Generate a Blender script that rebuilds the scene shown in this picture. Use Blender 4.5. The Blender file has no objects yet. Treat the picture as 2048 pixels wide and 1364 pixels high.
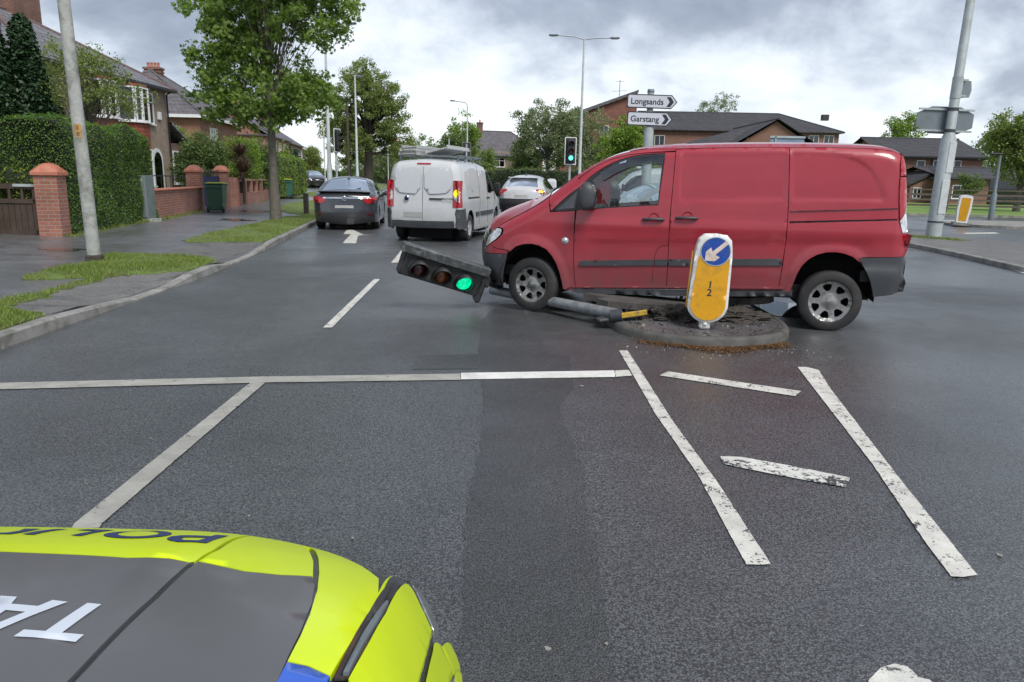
import bpy, bmesh, math, random
import numpy as np
from mathutils import Vector, Matrix, geometry
R = math.radians
SC = bpy.context.scene
COL = SC.collection
random.seed(7); RNG = np.random.default_rng(11)
# ---------------------------------------------------------------- camera
FPX = 1500.0; CAMH = 1.57; PITCH = math.atan((682-355)/FPX); ROLL = 0.018
cf = np.array([0, math.cos(PITCH), -math.sin(PITCH)]); _r = np.array([1., 0, 0]); _u = np.cross(_r, cf)
cr = math.cos(ROLL)*_r + math.sin(ROLL)*_u
cu = -math.sin(ROLL)*_r + math.cos(ROLL)*_u
camd = bpy.data.cameras.new('camera'); cam = bpy.data.objects.new('camera', camd); COL.objects.link(cam)
cam.matrix_world = Matrix(((cr[0], cu[0], -cf[0], 0), (cr[1], cu[1], -cf[1], 0), (cr[2], cu[2], -cf[2], CAMH), (0, 0, 0, 1)))
camd.sensor_width = 36; camd.lens = 36*FPX/2048; camd.clip_end = 3000; camd.clip_start = .05
SC.camera = cam
# ---------------------------------------------------------------- view, sky, sun
SC.view_settings.view_transform = 'Standard'; SC.view_settings.look = 'None'; SC.view_settings.gamma = 1
SC.view_settings.exposure = 1.22
wd = bpy.data.worlds.new('World'); SC.world = wd; wd.use_nodes = True
nt = wd.node_tree; nt.nodes.clear()
def nn(t, ty, **k):
    n = t.nodes.new(ty)
    for a, v in k.items(): setattr(n, a, v)
    return n
def mth(t, op, a, b=None, c=None, clamp=False):
    n = t.nodes.new('ShaderNodeMath'); n.operation = op; n.use_clamp = clamp
    for i, v in enumerate((a, b, c)):
        if v is None: continue
        if isinstance(v, (int, float)): n.inputs[i].default_value = v
        else: t.links.new(v, n.inputs[i])
    return n.outputs[0]
def ramp(t, fac, stops, interp='LINEAR'):
    n = t.nodes.new('ShaderNodeValToRGB'); n.color_ramp.interpolation = interp
    e = n.color_ramp.elements
    while len(e) < len(stops): e.new(.5)
    for i, (p, c) in enumerate(stops):
        e[i].position = p; e[i].color = tuple(c)+(1,) if not isinstance(c, (int, float)) else (c, c, c, 1)
    t.links.new(fac, n.inputs[0]); return n.outputs[0]
def noise(t, vec, scale, detail=4, rough=.55, dist=0, out='Fac'):
    n = t.nodes.new('ShaderNodeTexNoise'); n.inputs['Scale'].default_value = scale; n.inputs['Detail'].default_value = detail
    n.inputs['Roughness'].default_value = rough; n.inputs['Distortion'].default_value = dist
    if vec is not None: t.links.new(vec, n.inputs['Vector'])
    return n.outputs[out]
def mixc(t, fac, a, b, blend='MIX'):
    n = t.nodes.new('ShaderNodeMix'); n.data_type = 'RGBA'; n.blend_type = blend
    for s, v in ((n.inputs[0], fac), (n.inputs[6], a), (n.inputs[7], b)):
        if isinstance(v, (int, float)): s.default_value = v
        elif isinstance(v, tuple): s.default_value = v+(1,) if len(v) == 3 else v
        else: t.links.new(v, s)
    return n.outputs[2]
tc = nn(nt, 'ShaderNodeTexCoord'); sep = nn(nt, 'ShaderNodeSeparateXYZ'); nt.links.new(tc.outputs['Generated'], sep.inputs[0])
zz = mth(nt, 'ADD', mth(nt, 'MAXIMUM', sep.outputs[2], 0.0), 0.50)
cmb = nn(nt, 'ShaderNodeCombineXYZ')
nt.links.new(mth(nt, 'DIVIDE', sep.outputs[0], zz), cmb.inputs[0]); nt.links.new(mth(nt, 'DIVIDE', sep.outputs[1], zz), cmb.inputs[1])
SKYOFF = (0, 0, 3.1)
mp = nn(nt, 'ShaderNodeMapping'); mp.inputs['Location'].default_value = SKYOFF; nt.links.new(cmb.outputs[0], mp.inputs[0])
n1 = noise(nt, mp.outputs[0], 1.35, 4, .5, .3)
n2 = noise(nt, mp.outputs[0], 4.2, 10, .58, .15)
cl = mth(nt, 'ADD', mth(nt, 'MULTIPLY', n1, .62), mth(nt, 'MULTIPLY', n2, .38))
# brighter towards the horizon
cl2 = mth(nt, 'SUBTRACT', cl, mth(nt, 'MULTIPLY', mth(nt, 'SUBTRACT', .36, sep.outputs[2]), .17))
ccol = ramp(nt, cl2, [(.37, (.48, .505, .53)), (.44, (.38, .41, .45)), (.485, (.275, .305, .35)), (.525, (.19, .215, .26)), (.59, (.135, .155, .195))])
sky = nn(nt, 'ShaderNodeTexSky', sky_type='NISHITA'); sky.sun_disc = False
SUN_EL, SUN_AZ = R(52), R(150)     # azimuth measured from +Y towards +X
sky.sun_elevation = SUN_EL; sky.sun_rotation = SUN_AZ
skc = nn(nt, 'ShaderNodeVectorMath', operation='SCALE'); skc.inputs[3].default_value = .09; nt.links.new(sky.outputs[0], skc.inputs[0])
mixed = mixc(nt, .93, skc.outputs[0], ccol)
bg = nn(nt, 'ShaderNodeBackground'); bg.inputs[1].default_value = 1.0; nt.links.new(mixed, bg.inputs[0])
wo = nn(nt, 'ShaderNodeOutputWorld'); nt.links.new(bg.outputs[0], wo.inputs[0])
sl = bpy.data.lights.new('sun', 'SUN'); sl.energy = 1.5; sl.angle = R(25); sl.color = (1, .96, .9)
so = bpy.data.objects.new('sun', sl); COL.objects.link(so)
sd = Vector((math.sin(SUN_AZ)*math.cos(SUN_EL), math.cos(SUN_AZ)*math.cos(SUN_EL), math.sin(SUN_EL)))
so.rotation_euler = sd.to_track_quat('Z', 'Y').to_euler()
# ---------------------------------------------------------------- survey helpers: where a sight line meets a surface of the place
def ray(px, py): return cf + (px-1024)/FPX*cr + (682-py)/FPX*cu
def G(px, py, z=0.):
    d = ray(px, py); t = (z-CAMH)/d[2]; return (d[0]*t, d[1]*t)
def D(px, py, Y):
    d = ray(px, py); t = Y/d[1]; return (d[0]*t, Y, CAMH+d[2]*t)
def lerp(a, b, t): return a+(b-a)*t
def pw(x, pts):
    return float(np.interp(x, [p[0] for p in pts], [p[1] for p in pts]))
KERBL = [(-14, -4.4), (3, -4.45), (6.45, -4.53), (8.7, -4.62), (11, -4.70), (13, -4.86), (16, -5.2), (19.7, -5.7), (25, -6.42), (45, -9.1), (65, -11.8), (110, -17.8), (125, -20.5), (140, -25), (155, -32), (168, -42), (180, -58)]
def XL(y): return pw(y, KERBL)
def gz(x, y): return .12 + .022*min(max(XL(y)-x, 0), 6.5)
def GL(px, py):
    z = .15
    for _ in range(8):
        x, y = G(px, py, z); z = gz(x, y)
    return (x, y)
# ---------------------------------------------------------------- object helpers
def tag(o, label=None, cat=None, group=None, kind=None):
    if label: o['label'] = label
    if cat: o['category'] = cat
    if group: o['group'] = group
    if kind: o['kind'] = kind
    return o
def empty(name, loc=(0, 0, 0), rz=0, label=None, cat=None, group=None, rx=0, ry=0):
    o = bpy.data.objects.new(name, None); COL.objects.link(o); o.location = loc; o.rotation_euler = (rx, ry, rz)
    o.empty_display_size = .2
    return tag(o, label, cat, group)
def mk(name, verts, faces, mats, parent=None, smooth=False, midx=None):
    me = bpy.data.meshes.new(name); me.from_pydata([tuple(map(float, v)) for v in verts], [], [tuple(f) for f in faces])
    if not isinstance(mats, (list, tuple)): mats = [mats]
    for m in mats: me.materials.append(m)
    if midx is not None: me.polygons.foreach_set('material_index', midx)
    if smooth: me.polygons.foreach_set('use_smooth', [True]*len(me.polygons))
    me.update()
    o = bpy.data.objects.new(name, me); COL.objects.link(o)
    if parent: o.parent = parent
    return o
class MB:
    def __init__(s): s.v = []; s.f = []; s.m = []; s.sm = []; s.cur = 0
    def add(s, vs, fs, smooth=False):
        b = len(s.v); s.v += [tuple(v) for v in vs]; s.f += [tuple(b+i for i in f) for f in fs]; s.m += [s.cur]*len(fs); s.sm += [smooth]*len(fs)
        return s
    def box(s, c, d, rz=0, bev=0, M=None):
        x, y, z = d[0]/2, d[1]/2, d[2]/2
        if bev > 0:
            b = min(bev, x*.9, y*.9, z*.9)
            vs = []
            for sx in (-1, 1):
                for sy in (-1, 1):
                    for sz in (-1, 1):
                        vs += [(sx*x, sy*(y-b), sz*(z-b)), (sx*(x-b), sy*y, sz*(z-b)), (sx*(x-b), sy*(y-b), sz*z)]
            bmx = bmesh.new(); bv = [bmx.verts.new(v) for v in vs]; r = bmesh.ops.convex_hull(bmx, input=bv)
            bmx.verts.index_update(); vs = [tuple(v.co) for v in bmx.verts]; fs = [tuple(v.index for v in f.verts) for f in bmx.faces]; bmx.free()
        else:
            vs = [(a*x, b*y, c_*z) for a in (-1, 1) for b in (-1, 1) for c_ in (-1, 1)]
            fs = [(0, 1, 3, 2), (4, 6, 7, 5), (0, 4, 5, 1), (2, 3, 7, 6), (0, 2, 6, 4), (1, 5, 7, 3)]
        cz, sz_ = math.cos(rz), math.sin(rz)
        out = []
        for a in vs:
            p = (c[0]+a[0]*cz-a[1]*sz_, c[1]+a[0]*sz_+a[1]*cz, c[2]+a[2])
            if M is not None: p = tuple(M @ Vector(p))
            out.append(p)
        return s.add(out, fs)
    def tube(s, pts, rad, n=10, cap=True, smooth=True):
        pts = [Vector(p) for p in pts]; m = len(pts)
        if isinstance(rad, (int, float)): rad = [rad]*m
        vs = []; fs = []; up = Vector((0, 0, 1)); prev = None
        for i, p in enumerate(pts):
            t = (pts[min(i+1, m-1)]-pts[max(i-1, 0)]).normalized()
            if prev is None:
                a = t.cross(up)
                if a.length < .01: a = t.cross(Vector((1, 0, 0)))
            else: a = prev - t*prev.dot(t)
            a.normalize(); prev = a; b = t.cross(a)
            for k in range(n):
                th = 2*math.pi*k/n; vs.append(p+(a*math.cos(th)+b*math.sin(th))*rad[i])
        for i in range(m-1):
            for k in range(n):
                k2 = (k+1) % n; fs.append((i*n+k, i*n+k2, (i+1)*n+k2, (i+1)*n+k))
        s.add(vs, fs, smooth)
        if cap:
            s.add(vs[:n], [tuple(reversed(range(n)))]); s.add(vs[-n:], [tuple(range(n))])
        return s
    def lathe(s, prof, c=(0, 0, 0), n=24, axis='z', smooth=True, close=False):
        vs = []; fs = []; m = len(prof)
        for (r, h) in prof:
            for k in range(n):
                th = 2*math.pi*k/n; a, b = r*math.cos(th), r*math.sin(th)
                p = (a, b, h) if axis == 'z' else ((a, h, b) if axis == 'y' else (h, a, b))
                vs.append((p[0]+c[0], p[1]+c[1], p[2]+c[2]))
        for i in range(m-1 if not close else m):
            j = (i+1) % m
            for k in range(n):
                k2 = (k+1) % n; fs.append((i*n+k, i*n+k2, j*n+k2, j*n+k))
        s.add(vs, fs, smooth); return s
    def prism(s, poly, h0, h1, M=None):
        n = len(poly); vs = [(p[0], p[1], h0) for p in poly]+[(p[0], p[1], h1) for p in poly]
        if M is not None: vs = [tuple(M @ Vector(v)) for v in vs]
        s.add(vs, [tuple(reversed(range(n))), tuple(range(n, 2*n))]+[(i, (i+1) % n, n+(i+1) % n, n+i) for i in range(n)]); return s
    def build(s, name, mats, parent=None, label=None, cat=None, group=None, kind=None):
        o = mk(name, s.v, s.f, mats, parent, midx=s.m); o.data.polygons.foreach_set('use_smooth', s.sm); return tag(o, label, cat, group, kind)
def pip(P_, poly):
    P_ = np.asarray(P_, float); x, y = P_[:, 0], P_[:, 1]; poly = np.asarray(poly, float); ins = np.zeros(len(P_), bool); j = len(poly)-1
    for i in range(len(poly)):
        xi, yi = poly[i]; xj, yj = poly[j]
        c = ((yi > y) != (yj > y)) & (x < (xj-xi)*(y-yi)/(yj-yi+1e-12)+xi); ins ^= c; j = i
    return ins
def pdist(P_, line, closed=False):
    P_ = np.asarray(P_, float); L = np.asarray(line, float); d = np.full(len(P_), 1e9)
    n = len(L)
    for i in range(n if closed else n-1):
        a, b = L[i], L[(i+1) % n]; ab = b-a; t = np.clip(((P_-a) @ ab)/(ab @ ab+1e-12), 0, 1); q = a+t[:, None]*ab
        d = np.minimum(d, np.hypot(P_[:, 0]-q[:, 0], P_[:, 1]-q[:, 1]))
    return d
def dens(poly, step, closed=True):
    out = []; n = len(poly)
    for i in range(n if closed else n-1):
        a, b = poly[i], poly[(i+1) % n]; L = math.hypot(b[0]-a[0], b[1]-a[1]); k = max(1, int(math.ceil(L/step)))
        for j in range(k): out.append((a[0]+(b[0]-a[0])*j/k, a[1]+(b[1]-a[1])*j/k))
    if not closed: out.append(tuple(poly[-1]))
    return out
def smoothp(poly, it=2, closed=True):
    """Chaikin corner cutting"""
    p = [tuple(q) for q in poly]
    for _ in range(it):
        o = []; n = len(p)
        if not closed: o.append(p[0])
        for i in range(n if closed else n-1):
            a, b = p[i], p[(i+1) % n]
            o.append((a[0]*.75+b[0]*.25, a[1]*.75+b[1]*.25)); o.append((a[0]*.25+b[0]*.75, a[1]*.25+b[1]*.75))
        if not closed: o.append(p[-1])
        p = o
    return p
def shrink(poly, d):
    P_ = np.asarray(poly, float); n = len(P_); area = .5*sum(P_[i][0]*P_[(i+1) % n][1]-P_[(i+1) % n][0]*P_[i][1] for i in range(n)); sg = 1 if area > 0 else -1; out = []
    for i in range(n):
        a, b, c = P_[i-1], P_[i], P_[(i+1) % n]; e1 = b-a; e2 = c-b; e1 /= np.hypot(*e1)+1e-9; e2 /= np.hypot(*e2)+1e-9
        n1 = np.array([-e1[1], e1[0]]); n2 = np.array([-e2[1], e2[0]]); m = n1+n2; L = np.hypot(*m)
        m = m/L if L > 1e-6 else n1; k = 1/max(.45, float(m @ n1)); out.append(tuple(b+sg*m*d*k))
    return out
def sheet(name, outline, f, mat, parent=None, holes=(), lines=(), step=.05, lip=.02, smooth=True, flip=False):
    """fill a traced 2-D outline with a fine mesh and lay it on the surface f(points, inset) -> 3-D, with a lip turned in round every edge"""
    B = dens(outline, step); loops = [B]+[dens(h, step) for h in holes]; V = []; E = []; rims = []
    for L in loops:
        b = len(V); n = len(L); V += L; E += [(b+i, b+(i+1) % n) for i in range(n)]; rims.append((b, n))
    for L in lines:
        q = dens(L, step, False); b = len(V); V += q; E += [(b+i, b+i+1) for i in range(len(q)-1)]
    A = np.array(B); x0, y0 = A.min(0); x1, y1 = A.max(0)
    gx, gy = np.meshgrid(np.arange(x0+step/2, x1, step), np.arange(y0+step/2, y1, step)); gx = gx+(np.arange(gx.shape[0]) % 2)[:, None]*step*.5
    g = np.column_stack([gx.ravel(), gy.ravel()])
    if len(g):
        k = pip(g, B)
        for L in loops[1:]: k &= ~pip(g, L)
        g = g[k]
    if len(g):
        k = np.ones(len(g), bool)
        for L in loops: k &= pdist(g, L, True) > step*.45
        for L in lines: k &= pdist(g, L) > step*.4
        g = g[k]
    V2 = [Vector(v) for v in V]+[Vector((float(a), float(b))) for a, b in g]
    r = geometry.delaunay_2d_cdt(V2, E, [], 0, 1e-7)
    vo = np.array([tuple(v) for v in r[0]]); fo = [tuple(t) for t in r[2]]
    cen = np.array([vo[list(t)].mean(0) for t in fo]); k = pip(cen, B)
    for L in loops[1:]: k &= ~pip(cen, L)
    fo = [t for t, q in zip(fo, k) if q]
    p3 = [tuple(p) for p in f(vo, 0.0)]; nv = len(p3); sm = [smooth]*len(fo)
    if lip:
        for b, n in rims:
            L = np.array(V[b:b+n]); a0 = [tuple(p) for p in f(L, 0.0)]; a1 = [tuple(p) for p in f(L, lip)]; s0 = len(p3)
            p3 += a0+a1; fo += [(s0+i, s0+(i+1) % n, s0+n+(i+1) % n, s0+n+i) for i in range(n)]; sm += [False]*n
    if flip: fo = [tuple(reversed(t)) for t in fo]
    o = mk(name, p3, fo, mat, parent); o.data.polygons.foreach_set('use_smooth', sm); return o
def copy_tree(o, parent=None):
    c = o.copy(); COL.objects.link(c)
    if parent: c.parent = parent
    for ch in list(o.children): copy_tree(ch, c)
    return c
def text(name, body, size, mat, parent, M, bold=0.0, ext=.002, align='CENTER'):
    cu_ = bpy.data.curves.new(name, 'FONT'); cu_.body = body; cu_.size = size; cu_.align_x = align; cu_.align_y = 'CENTER'; cu_.offset = bold; cu_.extrude = ext
    o = bpy.data.objects.new(name, cu_); COL.objects.link(o); bpy.context.view_layer.update()
    me = bpy.data.meshes.new_from_object(o.evaluated_get(bpy.context.evaluated_depsgraph_get())); bpy.data.objects.remove(o); me.materials.clear(); me.materials.append(mat)
    o = bpy.data.objects.new(name, me); COL.objects.link(o); o.parent = parent; o.matrix_local = M; return o
# ---------------------------------------------------------------- materials
def newmat(name):
    m = bpy.data.materials.new(name); m.use_nodes = True; t = m.node_tree; return m, t, t.nodes['Principled BSDF']
def pos(t, kind='Object'):
    if kind == 'World': return nn(t, 'ShaderNodeNewGeometry').outputs['Position']
    return nn(t, 'ShaderNodeTexCoord').outputs['Object']
def bump(t, bs, h, dist, strength=1.0):
    n = nn(t, 'ShaderNodeBump'); n.inputs['Distance'].default_value = dist; n.inputs['Strength'].default_value = strength
    t.links.new(h, n.inputs['Height']); t.links.new(n.outputs[0], bs.inputs['Normal']); return n
def mat(name, col, rough=.6, metal=0, var=.18, vs=4., bmp=0, bs=60., coat=0, rvar=.1, spec=.5, dirt=None, dscale=2.5, damt=.5, coords='Object'):
    m, t, b = newmat(name); v = pos(t, coords)
    n = noise(t, v, vs, 5, .6); k = ramp(t, n, [(.3, 1-var), (.7, 1+var)])
    c = mixc(t, 1.0, tuple(col), k, 'MULTIPLY')
    if dirt:
        dn = noise(t, v, dscale, 7, .65, .4); dk = ramp(t, dn, [(.48, 0.), (.68, damt)]); c = mixc(t, dk, c, tuple(dirt))
    t.links.new(c, b.inputs['Base Color'])
    rn = mth(t, 'ADD', mth(t, 'MULTIPLY', n, 2*rvar), rough-rvar, clamp=True); t.links.new(rn, b.inputs['Roughness'])
    b.inputs['Metallic'].default_value = metal; b.inputs['Coat Weight'].default_value = coat; b.inputs['Coat Roughness'].default_value = .08
    b.inputs['Specular IOR Level'].default_value = spec
    if bmp: bump(t, b, noise(t, v, bs, 3, .6), bmp)
    return m
def brick(name, c1, c2, mortar=(.32, .29, .26), row=.075, wid=.225, msize=.010, bmp=.006, rough=.85, horiz='xy', var=.3, offs=.5):
    m, t, b = newmat(name); v = pos(t); s = nn(t, 'ShaderNodeSeparateXYZ'); t.links.new(v, s.inputs[0])
    c = nn(t, 'ShaderNodeCombineXYZ'); t.links.new(mth(t, 'ADD', s.outputs[0], s.outputs[1]), c.inputs[0]); t.links.new(s.outputs[2], c.inputs[1])
    k = nn(t, 'ShaderNodeTexBrick'); k.offset = offs; t.links.new(c.outputs[0], k.inputs['Vector'])
    k.inputs['Color1'].default_value = tuple(c1)+(1,); k.inputs['Color2'].default_value = tuple(c2)+(1,); k.inputs['Mortar'].default_value = tuple(mortar)+(1,)
    k.inputs['Scale'].default_value = 1; k.inputs['Brick Width'].default_value = wid; k.inputs['Row Height'].default_value = row; k.inputs['Mortar Size'].default_value = msize
    k.inputs['Mortar Smooth'].default_value = .3
    n = noise(t, v, 1.7, 6, .65); g = ramp(t, n, [(.3, 1-var), (.7, 1+var*.6)])
    t.links.new(mixc(t, 1.0, k.outputs['Color'], g, 'MULTIPLY'), b.inputs['Base Color']); b.inputs['Roughness'].default_value = rough
    if bmp: bump(t, b, mth(t, 'SUBTRACT', mth(t, 'MULTIPLY', noise(t, v, 70, 3), .3), k.outputs['Fac']), bmp)
    return m
def paint(name, col, flake=.0, rough=.25, coat=.8, dirt=(.10, .09, .085), dz=None, damt=.5):
    """car paint with road film that gathers low down"""
    m, t, b = newmat(name); v = pos(t); n = noise(t, v, 3, 5); c = mixc(t, 1.0, tuple(col), ramp(t, n, [(.3, .94), (.7, 1.06)]), 'MULTIPLY')
    if dz is not None:
        s = nn(t, 'ShaderNodeSeparateXYZ'); t.links.new(v, s.inputs[0])
        low = mth(t, 'SUBTRACT', 1.0, mth(t, 'DIVIDE', mth(t, 'SUBTRACT', s.outputs[2], dz[0]), dz[1]-dz[0]), clamp=True)
        f = mth(t, 'MULTIPLY', low, mth(t, 'ADD', mth(t, 'MULTIPLY', noise(t, v, 5, 7, .7, .5), 1.2), -.05), clamp=True)
        f = mth(t, 'MULTIPLY', f, damt*1.6, clamp=True); c = mixc(t, f, c, tuple(dirt))
        rr = mth(t, 'ADD', mth(t, 'MULTIPLY', f, .5), rough, clamp=True); t.links.new(rr, b.inputs['Roughness'])
        t.links.new(mth(t, 'SUBTRACT', coat, mth(t, 'MULTIPLY', f, coat), clamp=True), b.inputs['Coat Weight'])
    else:
        b.inputs['Roughness'].default_value = rough; b.inputs['Coat Weight'].default_value = coat
    b.inputs['Coat Roughness'].default_value = .06; b.inputs['Metallic'].default_value = flake
    t.links.new(c, b.inputs['Base Color']); return m
def glass(name, tint=(.5, .55, .55), see=.5, rough=.03):
    m, t, b = newmat(name); t.nodes.remove(b); out = t.nodes['Material Output']
    tr = nn(t, 'ShaderNodeBsdfTransparent'); tr.inputs[0].default_value = tuple(see*c for c in tint)+(1,)
    gl = nn(t, 'ShaderNodeBsdfGlossy'); gl.inputs['Roughness'].default_value = rough; gl.inputs[0].default_value = (.9, .95, 1, 1)
    fr = nn(t, 'ShaderNodeFresnel'); fr.inputs[0].default_value = 1.65
    mx = nn(t, 'ShaderNodeMixShader'); t.links.new(mth(t, 'ADD', fr.outputs[0], .03, clamp=True), mx.inputs[0]); t.links.new(tr.outputs[0], mx.inputs[1]); t.links.new(gl.outputs[0], mx.inputs[2])
    t.links.new(mx.outputs[0], out.inputs[0]); return m
def leafmat(name, c_dark, c_light, trans=.3, rough=.5):
    m, t, b = newmat(name); out = t.nodes['Material Output']; g = nn(t, 'ShaderNodeNewGeometry')
    c = ramp(t, g.outputs['Random Per Island'], [(0., c_dark), (.6, tuple(.5*(a+d) for a, d in zip(c_dark, c_light))), (1., c_light)])
    t.links.new(c, b.inputs['Base Color']); b.inputs['Roughness'].default_value = rough; b.inputs['Specular IOR Level'].default_value = .35
    tl = nn(t, 'ShaderNodeBsdfTranslucent'); t.links.new(mixc(t, 1.0, c, (1.5, 1.7, .6), 'MULTIPLY'), tl.inputs[0])
    mx = nn(t, 'ShaderNodeMixShader'); mx.inputs[0].default_value = trans; t.links.new(b.outputs[0], mx.inputs[1]); t.links.new(tl.outputs[0], mx.inputs[2]); t.links.new(mx.outputs[0], out.inputs[0])
    return m
def emis(name, col, s, base=(.02, .02, .02)):
    m, t, b = newmat(name); b.inputs['Base Color'].default_value = tuple(base)+(1,); b.inputs['Emission Color'].default_value = tuple(col)+(1,); b.inputs['Emission Strength'].default_value = s
    n = noise(t, pos(t), 40, 2); t.links.new(mth(t, 'MULTIPLY', n, s*2), b.inputs['Emission Strength']); b.inputs['Roughness'].default_value = .2; return m
M = dict(
    black=mat('black_plastic', (.018, .019, .021), .45, bmp=.0006, bs=500),
    blackgloss=mat('black_gloss', (.012, .013, .015), .12, var=.05, rvar=.02, coat=.6),
    greyplastic=mat('weathered_bumper_plastic', (.045, .05, .057), .5, var=.12, bmp=.0008, bs=400, dirt=(.09, .085, .08), dscale=4, damt=.35),
    rubber=mat('tyre_rubber', (.022, .022, .023), .75, var=.2, bmp=.001, bs=200, dirt=(.07, .065, .06), dscale=6, damt=.4),
    chrome=mat('chrome', (.75, .76, .78), .12, metal=1, var=.03, rvar=.02),
    galv=mat('galvanised_steel', (.40, .44, .45), .5, metal=.25, var=.14, vs=3, dirt=(.22, .23, .19), dscale=5, damt=.35),
    galvlight=mat('pale_painted_column', (.50, .54, .55), .55, var=.10, vs=2.5, dirt=(.25, .27, .24), dscale=4, damt=.4),
    alugrey=mat('aluminium_sheet', (.17, .205, .225), .5, metal=.2, var=.1, dirt=(.12, .14, .13), dscale=3, damt=.4),
    white=mat('white_paint', (.72, .73, .73), .4, var=.04),
    whitedirty=mat('dirty_white_plastic', (.66, .66, .64), .4, var=.07, dirt=(.20, .19, .16), dscale=9, damt=.55),
    redglass=mat('red_lens', (.34, .008, .014), .12, var=.15, vs=14, coat=.8, rvar=.02),
    clearglass=mat('clear_lens', (.55, .58, .60), .1, var=.3, vs=22, coat=.8, rvar=.02, metal=.3),
    orange=mat('orange_lens', (.75, .22, .01), .2, var=.1, coat=.5),
    dark=mat('dark_void', (.006, .006, .007), .9, var=.1),
    seat=mat('seat_cloth', (.085, .09, .10), .85, bmp=.001, bs=300),
    glass=glass('window_glass', (.9, .97, .95), .86), glassdark=glass('tinted_glass', see=.2),
)
# ================================================================ GROUND
KH = [(-20, .12), (8.0, .12), (8.7, .03), (10.5, .03), (11.1, .12), (12.3, .12), (12.9, .03), (15.2, .03), (15.9, .12), (200, .12)]
def kh(y): return pw(y, KH)
def gz(x, y):
    d = min(max(XL(y)-x, 0), 6.5); full = .12+.022*d
    return lerp(kh(y)+.022*d*.3, full, min(d/1.6, 1))
def asphalt(name, dark, light, rough=.42, wetc=.5, wets=.35, bmp=.02, agg=95, blue=0, speck=.0, crack=.0, coatb=.16, coatw=.5):
    m, t, b = newmat(name); v = pos(t, 'World')
    vo_ = nn(t, 'ShaderNodeTexVoronoi'); vo_.inputs['Scale'].default_value = agg*1.25; t.links.new(v, vo_.inputs['Vector']); a = mth(t, 'MULTIPLY', mth(t, 'SUBTRACT', 1.0, vo_.outputs['Distance']), .9); a2 = noise(t, v, agg*.55, 5, .8); big = noise(t, v, .35, 6, .6, .3); mid = noise(t, v, 2.2, 6, .65)
    k = mth(t, 'ADD', mth(t, 'MULTIPLY', a, .42), mth(t, 'MULTIPLY', a2, .58))
    c = ramp(t, k, [(.40, tuple(.5*x for x in dark)), (.55, light), (.69, tuple(2.0*x for x in light))])
    c = mixc(t, 1.0, c, ramp(t, mid, [(.3, .8), (.7, 1.2)]), 'MULTIPLY'); c = mixc(t, 1.0, c, ramp(t, big, [(.35, .8), (.65, 1.18)]), 'MULTIPLY')
    if speck:
        vo = nn(t, 'ShaderNodeTexVoronoi'); vo.inputs['Scale'].default_value = 7; t.links.new(v, vo.inputs['Vector'])
        s_ = ramp(t, vo.outputs['Distance'], [(.03, 1.), (.055, 0.)]); sel = ramp(t, noise(t, v, 3.1, 2), [(.56, 0.), (.6, 1.)])
        c = mixc(t, mth(t, 'MULTIPLY', mth(t, 'MULTIPLY', s_, sel), speck), c, (.35, .36, .35))
    if crack:
        w = nn(t, 'ShaderNodeTexVoronoi', feature='DISTANCE_TO_EDGE'); w.inputs['Scale'].default_value = .55
        dv = nn(t, 'ShaderNodeVectorMath', operation='ADD'); t.links.new(v, dv.inputs[0]); t.links.new(noise(t, v, 2.5, 6, .7, 0, 'Color'), dv.inputs[1]); t.links.new(dv.outputs[0], w.inputs['Vector'])
        c = mixc(t, ramp(t, w.outputs['Distance'], [(.004, crack), (.012, 0.)]), c, (.012, .012, .012))
    t.links.new(c, b.inputs['Base Color'])
    wet = ramp(t, mth(t, 'ADD', mth(t, 'MULTIPLY', noise(t, v, wets, 5, .6, .6), .75), mth(t, 'MULTIPLY', mid, .25)), [(wetc-.09, 1.), (wetc+.07, 0.)])
    r_ = mth(t, 'ADD', mth(t, 'MULTIPLY', wet, -.17), mth(t, 'ADD', rough-.08, mth(t, 'MULTIPLY', a, .16))); t.links.new(r_, b.inputs['Roughness'])
    b.inputs['Specular IOR Level'].default_value = .6
    t.links.new(mth(t, 'ADD', coatb, mth(t, 'MULTIPLY', wet, coatw)), b.inputs['Coat Weight']); b.inputs['Coat Roughness'].default_value = .42; b.inputs['Coat IOR'].default_value = 1.5
    n = bump(t, b, mth(t, 'ADD', k, mth(t, 'MULTIPLY', mid, .6)), bmp); t.links.new(mth(t, 'SUBTRACT', .85, mth(t, 'MULTIPLY', wet, .45)), n.inputs['Strength'])
    return m
M['road'] = asphalt('road_asphalt', (.046, .0495, .052), (.094, .100, .105), .46, .52, .28, speck=.4, bmp=.014)
M['patch'] = asphalt('dark_asphalt_patch', (.033, .036, .038), (.072, .078, .082), .50, .47, .5, agg=120)
M['path'] = asphalt('footpath_asphalt', (.095, .094, .098), (.175, .174, .182), .46, .55, .55, agg=140, bmp=.003, crack=.7)
M['path2'] = asphalt('old_footpath_asphalt', (.10, .096, .092), (.19, .184, .176), .7, .38, .8, agg=110, bmp=.004, crack=.6)
M['kerb'] = mat('kerb_concrete', (.25, .245, .23), .75, var=.3, vs=3, bmp=.003, bs=90, dirt=(.09, .095, .075), dscale=3.5, damt=.85, coords='World')
def grassmat():
    m, t, b = newmat('grass_soil'); v = pos(t, 'World')
    c = ramp(t, noise(t, v, 3.2, 8, .7, .3), [(.34, (.11, .09, .055)), (.44, (.12, .14, .045)), (.58, (.15, .23, .05)), (.8, (.20, .28, .07))])
    c = mixc(t, 1.0, c, ramp(t, noise(t, v, 60, 3, .7), [(.3, .6), (.7, 1.35)]), 'MULTIPLY'); t.links.new(c, b.inputs['Base Color']); b.inputs['Roughness'].default_value = .9
    bump(t, b, noise(t, v, 80, 4, .7), .02); return m
M['grass'] = grassmat()
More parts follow.
